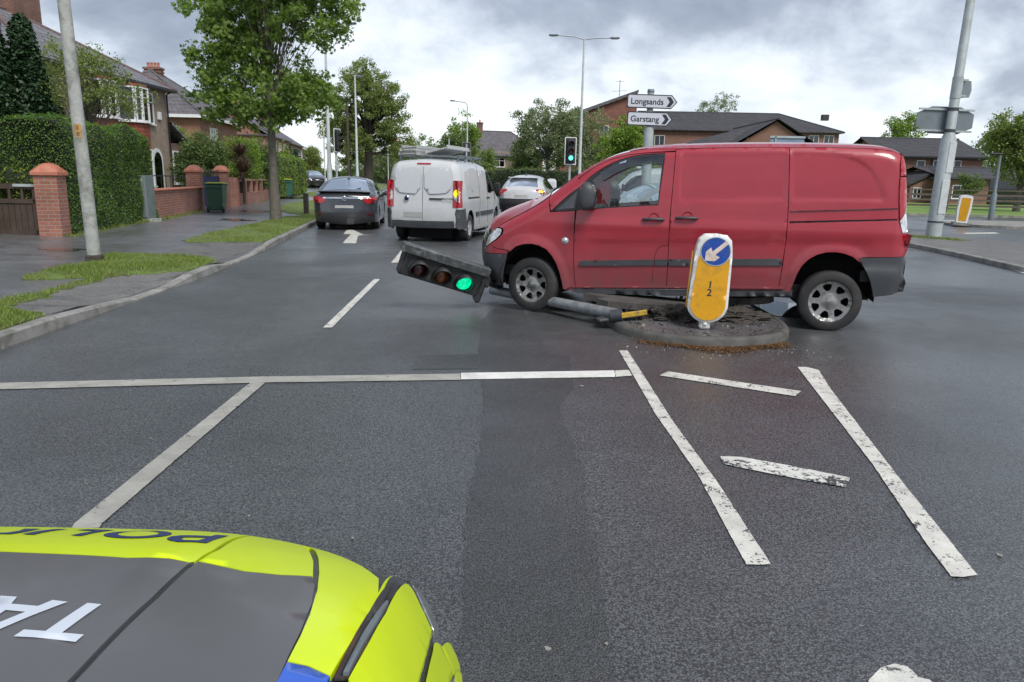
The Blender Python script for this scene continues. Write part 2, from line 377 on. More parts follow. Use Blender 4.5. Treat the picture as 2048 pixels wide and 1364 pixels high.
M['blade'] = leafmat('grass_blades', (.09, .14, .03), (.27, .33, .08), .22, .7)
def marking(name, wear=.437, scale=9, col=(.62, .61, .56), fine=60):
    m, t, b = newmat(name); v = pos(t, 'World'); n = mth(t, 'ADD', mth(t, 'MULTIPLY', noise(t, v, scale, 6, .7, .4), .55), mth(t, 'MULTIPLY', noise(t, v, fine, 4, .75), .45))
    k = ramp(t, n, [(wear-.015, 0.), (wear+.02, 1.)]); stain = ramp(t, noise(t, v, 5, 6, .65), [(.3, .72), (.65, 1.05)])
    c = mixc(t, k, (.045, .046, .048), mixc(t, 1.0, tuple(col), stain, 'MULTIPLY')); t.links.new(c, b.inputs['Base Color']); b.inputs['Roughness'].default_value = .55
    bump(t, b, noise(t, v, 120, 3), .003); return m
M['mark'] = marking('road_marking_paint'); M['markfresh'] = marking('fresh_marking_paint', .33, 7, (.74, .73, .70)); M['markold'] = marking('dirty_marking_paint', .40, 8, (.36, .355, .32)); M['markworn'] = marking('worn_marking_paint', .462, 6, (.66, .66, .61), 40)

def flat(name, poly, z, m, **k): return tag(mk(name, [(p[0], p[1], z) for p in poly], [tuple(range(len(poly)))], m), kind='structure', **k)
mk_ground = flat('ground', [(-900, -300), (900, -300), (900, 1500), (-900, 1500)], -.03, M['grass'])
ly = [-14, 3, 6.45, 8.7, 11, 13, 16, 19.7, 25, 45, 65, 110, 125, 140, 155, 168, 180]
rb = [(-45, 186), (-32, 176), (-21, 160), (-13, 142), (-8.2, 122), (-5.5, 105), (-2.5, 82), (0, 62), (3.5, 50), (9, 44), (20, 39.2), (30, 37.2), (90, 30), (90, -14)]
road = flat('road', [(XL(y), y) for y in ly]+rb, 0, M['road'])
# dark trench reinstatement in the lane and a small one beyond the stop line
def gp(L, z=0.): return [G(x, y, z) for x, y in L]
flat('trench_patch', [(a+random.gauss(0, .006), b) for a, b in dens(gp([(1233, 1370), (1222, 1290), (1203, 1190), (1195, 1110), (1183, 1060), (1168, 985), (1163, 930), (1150, 905), (1146, 880), (1121, 838), (1118, 812), (1128, 800), (1143, 775), (1146, 745), (1138, 712), (1100, 710), (1060, 650), (1040, 608), (1000, 608), (962, 640), (958, 700), (966, 800), (962, 900), (948, 940), (930, 1040), (925, 1200), (912, 1370)]), .07)], .003, M['patch'])
flat('road_patch', gp([(824, 739), (835, 711), (958, 709), (958, 738)]), .003, M['patch'])
# ---- painted markings
def mark(name, L, m='mark', z=.006, jag=.0014):
    P_ = dens(gp(L), .03); P_ = [(x+random.uniform(-jag, jag), y+random.uniform(-jag, jag)) for x, y in P_]
    return flat(name, P_, z, M[m])
mark('stop_line', [(-120, 772), (0, 767), (520, 754.5), (921, 748.5), (921, 761), (540, 766), (0, 780), (-120, 786)], 'markold')
mark('stop_line', [(922, 747), (1228, 742), (1231, 755), (922, 760)], 'markfresh')
mark('stop_line', [(1229, 742), (1258, 740.8), (1264, 752.5), (1232, 755)], 'mark')
mark('lane_line', [(143, 1060), (150, 1048), (500, 767), (530, 767), (205, 1048), (198, 1058)], 'markold')
mark('lane_line', [(646, 656), (664, 656), (760, 559), (748, 559)], 'mark')
mark('lane_line', [(782, 526), (797, 526), (811, 498), (805, 498)], 'mark')
mark('hatch_border', [(1238, 702), (1255, 702), (1283, 745), (1343, 840), (1436, 968), (1541, 1130), (1520, 1132), (1493, 1131), (1470, 1090), (1395, 950), (1310, 828), (1262, 744)], 'mark')
mark('hatch_border', [(1595, 735), (1612, 735), (1637, 741), (1662, 780), (1800, 960), (1954, 1152), (1925, 1156), (1902, 1155), (1850, 1086), (1745, 930), (1640, 794)], 'mark')
mark('hatch_bar', [(1319, 752), (1336, 744), (1602, 783.5), (1590, 793.5)], 'mark')
mark('hatch_bar', [(1440, 914), (1482, 915.5), (1575, 932), (1700, 957), (1691, 976), (1573, 955), (1491, 939), (1446, 929)], 'markworn')
mark('arrow_marking', [(1730, 1400), (1738, 1362), (1762, 1338), (1788, 1330), (1815, 1336), (1838, 1358), (1858, 1362), (1900, 1400)], 'markworn')
mark('arrow_marking', [(685, 487), (712, 487), (716, 472), (728, 470), (704, 459), (693, 461), (687, 468), (702, 469)], 'mark', jag=0)
mark('give_way_mark', [(2022, 540), (2048, 539), (2100, 541), (2100, 547), (2046, 547)], 'mark', jag=0)
for a in ([(1925, 466), (1990, 465), (2000, 467.5), (1932, 468)], [(1888, 440.5), (1960, 441), (1960, 442.3), (1888, 442)]): mark('edge_line', a, 'mark', jag=0)
# ---- left footpath, kerb, gardens
ys = [-14+i*.5 for i in range(0, 100)]+[36+i*4 for i in range(0, 37)]
offs = [.13, .5, .9, 1.3, 1.75, 2.6, 3.6, 4.6, 5.6, 6.4]
V = [(XL(y)-o, y, gz(XL(y)-o, y)) for y in ys for o in offs]; n = len(offs)
tag(mk('footpath', V, [(i*n+j, (i+1)*n+j, (i+1)*n+j+1, i*n+j+1) for i in range(len(ys)-1) for j in range(n-1)], M['path'], smooth=True), kind='structure')
V = [(XL(y)-o, y, .262-(.5 if o > 60 else 0)) for y in ys for o in (6.4, 30, 70)]
tag(mk('garden_ground', V, [(i*3+j, (i+1)*3+j, (i+1)*3+j+1, i*3+j+1) for i in range(len(ys)-1) for j in range(2)], M['grass']), kind='structure')
mb = MB(); y = -8.0
while y < 175:
    L = .905 if y < 70 else 4.5; a = Vector((XL(y), y, 0)); b = Vector((XL(y+L), y+L, 0)); d = (b-a).normalized(); nrm = Vector((-d.y, d.x, 0))
    ha, hb = kh(y)+.004, kh(y+L)+.004; g = .014
    a = a+d*g; vs = []
    for p, h in ((a, ha), (b-d*g, hb)):
        vs += [p+Vector((0, 0, -.06)), p+nrm*.008+Vector((0, 0, max(h-.018, .004))), p+nrm*.03+Vector((0, 0, h)), p+nrm*.13+Vector((0, 0, h)), p+nrm*.13+Vector((0, 0, -.06))]
    mb.add(vs, [(i, i+1, 6+i, 5+i) for i in range(4)]+[(0, 4, 9, 5), (4, 3, 2, 1, 0), (5, 6, 7, 8, 9)]); y += L
mb.build('kerb', M['kerb'], kind='structure')
def slabpoly(name, poly, z0, z1, m):
    n = len(poly); return tag(mk(name, [(x, y, z1) for x, y in poly]+[(x, y, z0) for x, y in poly], [tuple(range(n))]+[(i, (i+1) % n, n+(i+1) % n, n+i) for i in range(n)], m), kind='structure')
# old crossover surfacing inside the verge
def gl(L): return [GL(x, y) for x, y in L]
def onpath(name, L, m, dz):
    P_ = [(min(a, XL(b)-.15), b) for a, b in gl(L)]; o = sheet(name, P_, lambda q, off: [(a, b, gz(a, b)+dz-off) for a, b in q], m, step=.3, lip=.02); return tag(o, kind='structure')
onpath('crossover', [(-60, 640), (100, 577), (190, 555), (330, 552), (368, 556), (300, 590), (205, 622), (150, 628), (30, 640), (-60, 670)], M['path2'], .004)
onpath('crossover', [(370, 494), (420, 484), (520, 484), (512, 497), (440, 522), (425, 521), (300, 514)], M['path2'], .004)
# ---- grass verges
def blades(P_, n, h, w=.006, zf=gz, lean=.5):
    P_ = np.array(P_); a, b = P_.min(0), P_.max(0); q = RNG.uniform(a, b, (int(n*2.4)+10, 2)); q = q[pip(q, P_)]; dn_ = .5+.5*np.sin(q[:, 0]*4.3+1.7*np.sin(q[:, 1]*3.1))*np.cos(q[:, 1]*3.7+q[:, 0]*1.9); q = q[RNG.random(len(q)) < .35+.65*dn_][:n]; n = len(q)
    z = np.array([zf(x, y) for x, y in q]); th = RNG.uniform(0, 6.28, n); H_ = h*RNG.uniform(.4, 1.2, n)*(.55+.9*(.5+.5*np.sin(q[:, 0]*3.1+np.cos(q[:, 1]*2.3)*2)))
    dx, dy = np.cos(th)*w, np.sin(th)*w; lx, ly_ = RNG.normal(0, lean, (2, n))*H_
    v = np.empty((n, 3, 3)); v[:, 0] = np.column_stack([q[:, 0]-dx, q[:, 1]-dy, z]); v[:, 1] = np.column_stack([q[:, 0]+dx, q[:, 1]+dy, z]); v[:, 2] = np.column_stack([q[:, 0]+lx, q[:, 1]+ly_, z+H_])
    return v.reshape(-1, 3)
def npmesh(name, v, k, m, parent=None, extra=None):
    """v: (n*k,3) loose k-gons; extra: (verts, faces) of a solid body given material 2"""
    n = len(v)//k; ev, ef = extra if extra else ([], [])
    me = bpy.data.meshes.new(name); tv = len(v)+len(ev); me.vertices.add(tv)
    allv = np.concatenate([v, np.array(ev, float).reshape(-1, 3)]) if len(ev) else v
    me.vertices.foreach_set('co', allv.astype(np.float32).ravel())
    el = [i for f in ef for i in f]; nl = n*k+len(el); me.loops.add(nl); me.polygons.add(n+len(ef))
    li = np.concatenate([np.arange(n*k), np.array(el, int)+len(v)]) if el else np.arange(n*k)
    me.loops.foreach_set('vertex_index', li.astype(np.int32))
    tot = [k]*n+[len(f) for f in ef]; st = np.concatenate([[0], np.cumsum(tot)[:-1]]); me.polygons.foreach_set('loop_start', st.astype(np.int32))
    for mm in (m if isinstance(m, (list, tuple)) else [m]): me.materials.append(mm)
    if ef: me.polygons.foreach_set('material_index', np.array([0]*n+[1]*len(ef), dtype=np.int32))
    me.update(calc_edges=True); me.validate()
    o = bpy.data.objects.new(name, me); COL.objects.link(o)
    if parent: o.parent = parent
    return o
def verge(L, n, h, label, world=None, dz=.012):
    P_ = dens(smoothp(gl(L) if world is None else world, 1), .09); P_ = [(min(x+random.gauss(0, .03), XL(y)-.14), y+random.gauss(0, .03)) for x, y in P_]
    B = sheet('tmp', P_, lambda q, off: [(a, b, gz(a, b)+dz-off) for a, b in q], M['grass'], step=.25, lip=.03)
    ev = [tuple(v.co) for v in B.data.vertices]; ef = [tuple(p.vertices) for p in B.data.polygons]; bpy.data.objects.remove(B)
    o = npmesh('grass', blades(P_, n, h), 3, [M['blade'], M['grass']], extra=(ev, ef)); return tag(o, label, 'grass', kind='stuff')
verge([(30, 560), (95, 540), (190, 524), (215, 508), (300, 508), (400, 516), (436, 521), (400, 540), (372, 552), (300, 553), (225, 553), (190, 566), (120, 582), (110, 572), (190, 556), (100, 560)], 13000, .062, 'triangular grass verge around the foot of the leaning pale column')
verge([(-60, 645), (-60, 615), (60, 590), (110, 578), (118, 586), (60, 603), (10, 618), (40, 622), (95, 632), (108, 640), (60, 652), (0, 666), (-50, 690)], 7000, .055, 'rough patch of grass behind the kerb at the near left corner')
verge([(362, 481), (430, 464), (520, 445), (560, 434), (632, 430), (640, 441), (600, 462), (560, 478), (530, 485), (440, 484), (380, 486)], 16000, .05, 'grass verge with the maple trunk growing out of it')
verge([], 4000, .05, 'small piece of verge beyond the post on the left of the dark saloon', [(XL(27)-.2, 26.6), (XL(30)-.2, 31), (XL(42)-.2, 42), (XL(42)-2.6, 42), (XL(33)-2.8, 33), (XL(29)-2, 29), (XL(27)-1.2, 27)])
verge([], 9000, .06, 'long far grass verge under the lamp columns and the big roadside tree', [(XL(y)-.2, y) for y in (47, 60, 80, 110, 140)]+[(XL(y)-4.6, y) for y in (140, 110, 80, 60, 47)])
# ---- right-hand pavement with the sign column, splitter island, far lawn
rp = gp([(1760, 480), (1815, 492), (1870, 503), (1930, 516), (1990, 530), (2060, 546)], 0)+[(17, 10.5), (26, 16)]+gp([(2150, 508), (2048, 494), (1960, 485), (1880, 477), (1815, 470), (1760, 466)], 0)
slabpoly('pavement', rp, -.02, .10, M['path2'])
mb = MB()
kp = dens(rp[:8], .9, False)
for a, b in zip(kp[:-1], kp[1:]):
    a, b = Vector(a), Vector(b); d = (b-a).normalized(); nr = Vector((d.y, -d.x)); L = (b-a).length
    c = (a+b)/2+nr*.05; mb.box((c.x, c.y, .047), (L-.012, .12, .12), math.atan2(d.y, d.x), bev=.015)
mb.build('kerb', M['kerb'], kind='structure')
def blob(L, it=2): return smoothp(gp(L), it)
sp = blob([(1880, 449.5), (1905, 446), (1950, 445), (2048, 447), (2200, 452), (2200, 462), (2048, 459), (1990, 457), (1920, 453)])
slabpoly('splitter_island', sp, -.02, .10, M['kerb'])
lawn = [(20, 40.2), (30, 38.4), (95, 31), (120, 110), (10, 120), (2, 75), (4.5, 52), (10, 45.5)]
M['lawn'] = mat('mown_lawn', (.15, .24, .05), .9, var=.25, vs=.8, bmp=.02, bs=30, coords='World'); slabpoly('lawn', lawn, -.02, .10, M['lawn'])
mb = MB()
kp = dens([(10, 45.2), (20, 40.0), (30, 38.2), (95, 30.8)], 2.7, False)
for a, b in zip(kp[:-1], kp[1:]):
    a, b = Vector(a), Vector(b); d = (b-a).normalized(); c = (a+b)/2; mb.box((c.x, c.y, .05), ((b-a).length-.01, .14, .13), math.atan2(d.y, d.x))
mb.build('kerb', M['kerb'], kind='structure')
# ---- traffic island under the van
isl = smoothp([(1.02, 8.9), (1.05, 7.95), (1.22, 7.38), (1.75, 7.08), (2.25, 7.1), (2.72, 7.32), (2.98, 7.85), (3.02, 8.9), (2.95, 13.5), (2.4, 14.3), (1.6, 14.3), (1.08, 13.5)], 2)
inner = shrink(isl, .08)
def islz(x, y):
    return .085+.010*math.sin(x*5)*math.cos(y*4)+max(0, .05-.06*math.hypot(x-1.9, y-9.2))
o = sheet('traffic_island', inner, lambda q, off: [(a, b, islz(a, b)-off) for a, b in q], M['path'], step=.1, lip=.03); tag(o, kind='structure')
mb = MB(); n = len(isl); vs = []; pr = [(0, -.03), (.0, .06), (.02, .085), (.04, .092), (.085, .092), (.09, .05)]
rings = [shrink(isl, a) if a else isl for a, _ in pr]
for (a, h), rg in zip(pr, rings): vs += [(x, y, h) for x, y in rg]
mb.add(vs, [(k*n+i, k*n+(i+1) % n, (k+1)*n+(i+1) % n, (k+1)*n+i) for k in range(len(pr)-1) for i in range(n)], True); mb.build('island_kerb', mat('dirty_island_kerb', (.085, .082, .076), .8, var=.35, vs=7, bmp=.004, bs=60, dirt=(.05, .05, .045), dscale=4, damt=.9, coords='World'), kind='structure')

M['puddle'] = mat('standing_water', (.045, .047, .05), .05, var=.1, rvar=.03, coords='World')
def puddle(px, py, a, b, sd, zf=None):
    x, y = GL(px, py) if zf is None else G(px, py, zf); P_ = [(x+a*(1+.3*math.sin(3*t+sd)+.15*math.sin(7*t+sd*2))*math.cos(t), y+b*(1+.3*math.cos(2*t+sd)+.1*math.sin(5*t))*math.sin(t)) for t in np.linspace(0, 6.1, 34)]
    o = sheet('puddle', P_, lambda q, off: [(u, w, (gz(u, w) if zf is None else zf)+.0045-off) for u, w in q], M['puddle'], step=.2, lip=0); tag(o, kind='structure')
for i, q in enumerate(((508, 423, .55, .8), (470, 440, .5, .6), (600, 408, .5, 1.3), (585, 396, .7, 2.0), (640, 385, .5, 2.5), (130, 500, .35, .25))): puddle(*q, i)
puddle(1545, 612, .45, .7, 3, 0.002)
# ================================================================ VEHICLE BODY TOOLKIT
class Shell:
    """a vehicle skin: a side outline O (front sill, over the roof, to the rear sill) and a width law; x forward, y left, z up"""
    def __init__(s, O, W, r=.12, crown=lambda x, z: .03, rf=None):
        s.O = dens(smoothp(O, 2, False), .05, False); s.W = W; s.r = r; s.crown = crown; s.rf = rf
        A = np.array(s.O); T = np.gradient(A, axis=0); T /= np.hypot(T[:, 0], T[:, 1])[:, None]; s.N = np.column_stack([T[:, 1], -T[:, 0]])
        c = A.mean(0)
        if ((A-c)*s.N).sum() < 0: s.N = -s.N
    def f(s, side=1, off=0, feat=None):
        def g(q, inset):
            q = np.asarray(q, float); w = s.W(q[:, 0], q[:, 1]); d = pdist(q, s.O); r = s.r if s.rf is None else s.rf(q[:, 0], q[:, 1])
            t = np.clip(1-d/r, 0, 1); w = w-r*(1-np.sqrt(np.clip(1-t*t, 0, 1)))
            if feat is not None: w = w-feat(q)
            w = w-off-inset
            return np.column_stack([q[:, 0], side*w, q[:, 1]])
        return g
    def panel(s, name, L, m, parent, holes=(), lines=(), step=.05, lip=.02, side=1, off=0, feat=None, smooth=True):
        return sheet(name, L, s.f(side, off, feat), m, parent, holes, lines, step, lip, smooth)
    def ribbon(s, name, t0, t1, m, parent, off=0, nc=11, inset=0, ymax=1, ymin=-1, lip=.0):
        """the skin between the two sides, from outline position t0 to t1 (0..1)"""
        A = np.array(s.O); n = len(A); i0 = int(round(t0*(n-1))); i1 = int(round(t1*(n-1))); idx = range(i0, i1+1); V = []
        ys_ = np.linspace(ymin, ymax, nc)
        for i in idx:
            p = A[i:i+1]; w = float(s.W(p[:, 0], p[:, 1])[0])-(s.r if s.rf is None else float(s.rf(p[:, 0], p[:, 1])[0]))-inset; c = s.crown(*p[0]); nr = s.N[i]
            for k in ys_:
                q = p[0]+nr*(c*(1-k*k)-off); V.append((q[0], w*k, q[1]))
        F = [(a*nc+b, (a+1)*nc+b, (a+1)*nc+b+1, a*nc+b+1) for a in range(len(idx)-1) for b in range(nc-1)]
        return mk(name, V, F, m, parent, smooth=True)
    def at(s, x, z):
        A = np.array(s.O); d = (A[:, 0]-x)**2+(A[:, 1]-z)**2; return int(d.argmin())/(len(A)-1)
def wheel(parent, x, y, z, r, w, side, rimr, spokes=7, steer=0, rimmat='alloy', hole=(.42, .86, .62), label=None, plain=False, segs=36):
    """tyre with rim and hub; side +1 shows its face to +y"""
    o = MB()
    prof = [(rimr*.98, -w*.5), (rimr*1.06, -w*.52), (r*.93, -w*.5), (r*.985, -w*.43), (r, -w*.3), (r, w*.3), (r*.985, w*.43), (r*.93, w*.5), (rimr*1.06, w*.52), (rimr*.98, w*.5)]
    o.lathe(prof, axis='y', n=segs, close=True); ty = o.build('wheel', M['rubber'], parent); ty.location = (x, y, z); ty.rotation_euler = (0, 0, (0 if side > 0 else math.pi)+steer)
    if label: ty['label'] = label
    yo = w*.42
    mb = MB(); mb.lathe([(rimr*1.0, yo+.012), (rimr*1.0, yo-.02), (rimr*.93, yo-.035), (rimr*.9, -w*.4), (.02, -w*.4)], axis='y', n=segs)
    b = mb.build('rim_barrel', M['dark'], ty)
    ring = [(rimr*math.cos(2*math.pi*i/48), rimr*math.sin(2*math.pi*i/48)) for i in range(48)]
    holes = []
    if not plain:
        for k in range(spokes):
            a = 2*math.pi*(k+.5)/spokes; wd_ = math.pi/spokes; h = []
            r0, r1, fr = hole
            for rr, aa in ((r0, -.35), (r0*1.0, .35), ((r0+r1)/2, fr*.95), (r1*.97, fr), (r1, fr*.5), (r1, 0), (r1, -fr*.5), (r1*.97, -fr), ((r0+r1)/2, -fr*.95)):
                h.append((rimr*rr*math.cos(a+aa*wd_), rimr*rr*math.sin(a+aa*wd_)))
            holes.append(smoothp(h, 1))
    def ff(q, inset):
        q = np.asarray(q, float); rr = np.hypot(q[:, 0], q[:, 1])/rimr
        d = np.where(rr > .93, .012, np.where(rr > .86, -.012, -.006-.022*np.clip((.86-rr)/.5, 0, 1))); d = np.where(rr < .3, -.012+.0*rr, d); d = np.where(rr < .16, .004, d)
        return np.column_stack([q[:, 0], yo+d-inset, q[:, 1]])
    sheet('rim', ring, ff, M[rimmat], ty, holes=holes, step=rimr*.11, lip=.018)
    return ty
M['alloy'] = mat('worn_alloy', (.33, .33, .32), .32, metal=.65, var=.2, vs=8, rvar=.08, dirt=(.06, .055, .05), dscale=9, damt=.6)
M['alloydark'] = mat('brake_dusted_alloy', (.30, .30, .285), .28, metal=.7, var=.5, vs=10, rvar=.12, dirt=(.06, .056, .05), dscale=9, damt=.7)
M['alloysilver'] = mat('silver_alloy', (.55, .56, .57), .3, metal=.6, var=.1)

# ================================================================ RED VAN
M['red'] = paint('faded_red_paint', (.33, .020, .036), rough=.36, coat=.6, dz=(.25, .95), dirt=(.10, .065, .065), damt=.75)
VO = np.array([2.0709, 9.3109]); VH = np.array([-.9687, .2482]); VL = np.array([-.2482, -.9687])
red_van = empty('red_van', (VO[0], VO[1], 0), math.atan2(VH[1], VH[0]), 'faded red panel van stopped across the kerbed island with its nose over the fallen signal', 'van')
def VT(px, py, y=.93):
    d = ray(px, py); n = np.array([VL[0], VL[1], 0]); o = np.array([VO[0], VO[1], 0])+n*y
    t = (o-np.array([0, 0, CAMH])) @ n/(d @ n); p = np.array([0, 0, CAMH])+d*t; return (float((p[:2]-VO) @ VH), float(p[2]))
A_ = lambda L, y=.93: [VT(a/2.965+920, b/2.965+260, y) for a, b in L]
B_ = lambda L, y=.93: [VT(a/2.965+1320, b/2.965+260, y) for a, b in L]
RO = [(2.17, .33), (2.27, .42), (2.32, .58), (2.325, .68), (2.315, .78), (2.26, .90), (2.14, 1.0), (1.97, 1.095), (1.77, 1.20), (1.60, 1.30), (1.45, 1.42), (1.22, 1.60), (1.03, 1.725), (.83, 1.825), (.62, 1.888), (.4, 1.925), (.1, 1.948), (-.4, 1.968), (-.9, 1.975), (-1.5, 1.972), (-1.95, 1.958), (-2.1, 1.935), (-2.2, 1.88), (-2.255, 1.78), (-2.28, 1.6), (-2.30, 1.3), (-2.315, 1.0), (-2.335, .80), (-2.335, .62), (-2.32, .5), (-2.30, .44)]
def RW(x, z):
    w = .95-.10*np.clip((z-1.15)/.85, 0, 1)**1.4-.03*np.clip((.6-z)/.3, 0, 1)
    w = w-.17*np.clip((x-1.45)/.87, 0, 1)**2.4-.03*np.clip((-x-1.9)/.4, 0, 1)**2
    return w+.012*np.exp(-((z-1.06)/.06)**2)*np.clip((1.9-x)/1.0, 0, 1)
rv = Shell(RO, RW, .13, lambda x, z: .15*np.clip((x-1.2)/1.0, 0, 1)*(1 if z < 1.2 else .8)+.05 if x > 0 else (.045 if x > -2.1 else .03))
gap = .0035
# --- traced outlines on the side of the van
fa_in = A_([(242, 912), (246, 868), (252, 830), (268, 770), (292, 722), (335, 688), (380, 675), (425, 672), (470, 682), (515, 705), (550, 745), (575, 790), (592, 840), (605, 895), (612, 942)])
fa_out = A_([(262, 735), (290, 690), (330, 652), (375, 630), (425, 622), (480, 632), (530, 660), (580, 705), (618, 765), (645, 835), (660, 900), (668, 948)])
ra_in = B_([(768, 960), (790, 905), (812, 850), (840, 803), (880, 765), (930, 738), (985, 724), (1040, 723), (1090, 731), (1140, 750), (1185, 785), (1220, 838), (1243, 895), (1256, 950), (1262, 990)])
dF = A_([(735, 322), (712, 400), (690, 480), (677, 640), (675, 780), (680, 900), (690, 957)])
xF = lambda z: float(np.interp(z, [p[1] for p in reversed(dF)], [p[0] for p in reversed(dF)]))
dR = A_([(1280, 100), (1265, 300), (1245, 520), (1235, 740), (1225, 915), (1222, 968)])
xR = lambda z: float(np.interp(z, [p[1] for p in reversed(dR)], [p[0] for p in reversed(dR)]))
dS = B_([(775, 94), (770, 200), (763, 430), (752, 600), (735, 760), (712, 880), (700, 960)])
xS = lambda z: float(np.interp(z, [p[1] for p in reversed(dS)], [p[0] for p in reversed(dS)]))
def zsill(x): return lerp(.415, .312, (x+1.1)/2.24)   # bottom of the painted doors
def ztop(x): return float(np.interp(-x, [-p[0] for p in rv.O[12:-14]], [p[1] for p in rv.O[12:-14]]))
groof = lambda x: ztop(x)-.045                       # gutter line
win_o = A_([(736, 312), (765, 280), (800, 253), (850, 220), (900, 193), (950, 172), (1000, 157), (1050, 147), (1100, 140), (1217, 135), (1204, 240), (1190, 340), (1176, 447), (1100, 450), (950, 459), (800, 468), (712, 472)])
win_g = A_([(775, 300), (800, 278), (850, 240), (900, 212), (950, 190), (1000, 173), (1050, 161), (1100, 153), (1205, 146), (1190, 260), (1172, 438), (950, 452), (820, 460), (780, 462)])
qtr_o = A_([(541, 485), (600, 430), (650, 384), (718, 322), (709, 372), (697, 425), (688, 476), (620, 481)])
def feat_side(q):
    x, z = q[:, 0], q[:, 1]; zc = .87+.075*np.clip(-(x-1.1)/2.2, -1, 2)+.0*x   # rising crease
    s = lambda t: 1/(1+np.exp(-t)); d = .014*s((zc-z)/.008)*np.clip((1.2-x)/.3, 0, 1)*s((x+1.95)/.03)
    zb = 1.115+.055*np.clip(-(x-1.1)/3, 0, 1); d = d+.008*s((z-zb)/.01)*s((1.25-x)/.03)      # waist shoulder
    return d
def arch_lip(q, L, w=.055, h=.016): return -h*np.exp(-(pdist(q, L)/w)**4)
def feat_f(q): return feat_side(q)*0+arch_lip(q, fa_in, .07, .02)
def feat_r(q): return feat_side(q)+arch_lip(q, ra_in, .07, .02)
# front wing
hl = A_([(122, 712), (140, 682), (150, 645), (168, 612), (190, 590), (215, 583), (240, 585), (250, 597), (243, 618), (215, 645), (180, 668), (150, 688)], .84)
hoodline = [(2.235, .955), (2.12, 1.02), (1.97, 1.098), (1.77, 1.203), (1.60, 1.302), (1.47, 1.40)]
bump_top = A_([(125, 708), (150, 690), (172, 676), (185, 698), (215, 707), (265, 712), (285, 714)])
wing = A_([(172, 676), (215, 648), (245, 620), (252, 596), (242, 583), (212, 579), (192, 582)])+[(2.20, .955), (2.11, 1.005), (1.96, 1.085), (1.76, 1.19), (1.585, 1.29), (1.5, 1.355)]+A_([(541-6, 487), (620, 484), (683, 479)])+[(p[0]+gap, p[1]) for p in dF[3:]]+A_([(612, 942)])+list(reversed(fa_in[4:-1]))+A_([(285, 712), (215, 705), (185, 696)])
rv.panel('front_wing', wing, M['red'], red_van, step=.035, feat=feat_f)
pil = [(1.5, 1.358), (1.44, 1.41), (1.2, 1.60), (1.02, 1.72), (.82, 1.815), (.61, 1.878), (.4, 1.912)]+[(p[0]+.0, p[1]) for p in [(xR(1.93)+gap, 1.925), (xR(1.885)+gap, 1.89)]]+[(.4, 1.87), (.62, 1.845), (.82, 1.79), (1.0, 1.70), (1.17, 1.575)]+A_([(735, 318), (655, 375), (600, 424), (541, 479)])
rv.panel('windscreen_pillar', pil, M['red'], red_van, step=.04, off=.004)
door = [(p[0]-gap, p[1]) for p in dF[1:-1]]+[(xF(.3)-gap, zsill(1.13)), (xR(.37)+gap, zsill(.1))]+[(p[0]+gap, p[1]) for p in reversed(dR[1:-1])]+[(xR(1.875)+gap, 1.875), (.4, 1.862), (.62, 1.836), (.82, 1.782), (.985, 1.70), (1.15, 1.578)]
door_o = rv.panel('front_door', door, M['red'], red_van, holes=[win_o], step=.035, feat=feat_side)
# sliding door with pressed recess
rec1 = B_([(128, 134), (300, 132), (757, 128), (755, 250), (752, 420), (500, 424), (112, 430), (112, 300)])
rec2 = B_([(783, 129), (870, 127), (960, 129), (1040, 136), (1120, 150), (1180, 170), (1230, 200), (1265, 235), (1295, 285), (1325, 355), (1350, 425), (1100, 424), (776, 423), (778, 250)])
def feat_rec(rec, base):
    inn = shrink(rec, .022); big = shrink(inn, -.002)
    if abs(sum(0 for _ in ())) : pass
    def g(q): return base(q)+np.where(pip(q, big), .010, 0.)
    return g, [rec+[rec[0]], inn+[inn[0]]]
g1, l1 = feat_rec(rec1, feat_side); g2, l2 = feat_rec(rec2, feat_r)
slide = [(xR(z)-gap, z) for z in (1.905, 1.6, 1.3, 1.0, .7, .5)]+[(xR(.35)-gap, zsill(.09)), (xS(.42)+gap, zsill(-1.09))]+[(xS(z)+gap, z) for z in (.6, .9, 1.2, 1.5, 1.8, 1.935)]+[(-.5, 1.93)]
rv.panel('sliding_door', slide, M['red'], red_van, lines=l1, step=.035, feat=g1)
tl = B_([(1452, 148), (1440, 190), (1434, 270), (1427, 340), (1422, 420), (1422, 540), (1438, 612)])
rbt = B_([(1194, 757), (1330, 754), (1466, 751)])
quar = [(xS(z)-gap, z) for z in (1.935, 1.6, 1.3, 1.0, .7, .6)]+[(xS(.42)-gap, .42)]+B_([(766, 962)])+ra_in[:11]+B_([(1196, 753)])+[(-2.333, rbt[1][1]+.01)]+[(tl[-1][0]-.10, tl[-1][1]-.02)]+list(reversed(tl))+[(-2.215, 1.87), (-2.1, 1.905), (-1.9, 1.927), (-1.5, 1.937)]
rail = B_([(765, 541), (1410, 527), (1410, 537), (765, 553)])
rv.panel('rear_quarter_panel', quar, M['red'], red_van, holes=[rail], lines=l2, step=.035, feat=g2)
rv.panel('door_rail', shrink(rail, -.004), M['black'], red_van, off=.02, lip=0)
ln = B_([(772, 481), (1416, 463), (1416, 466), (772, 484)]); rv.panel('rail_cover_seam', ln, M['black'], red_van, off=.012-.0155, lip=.01)
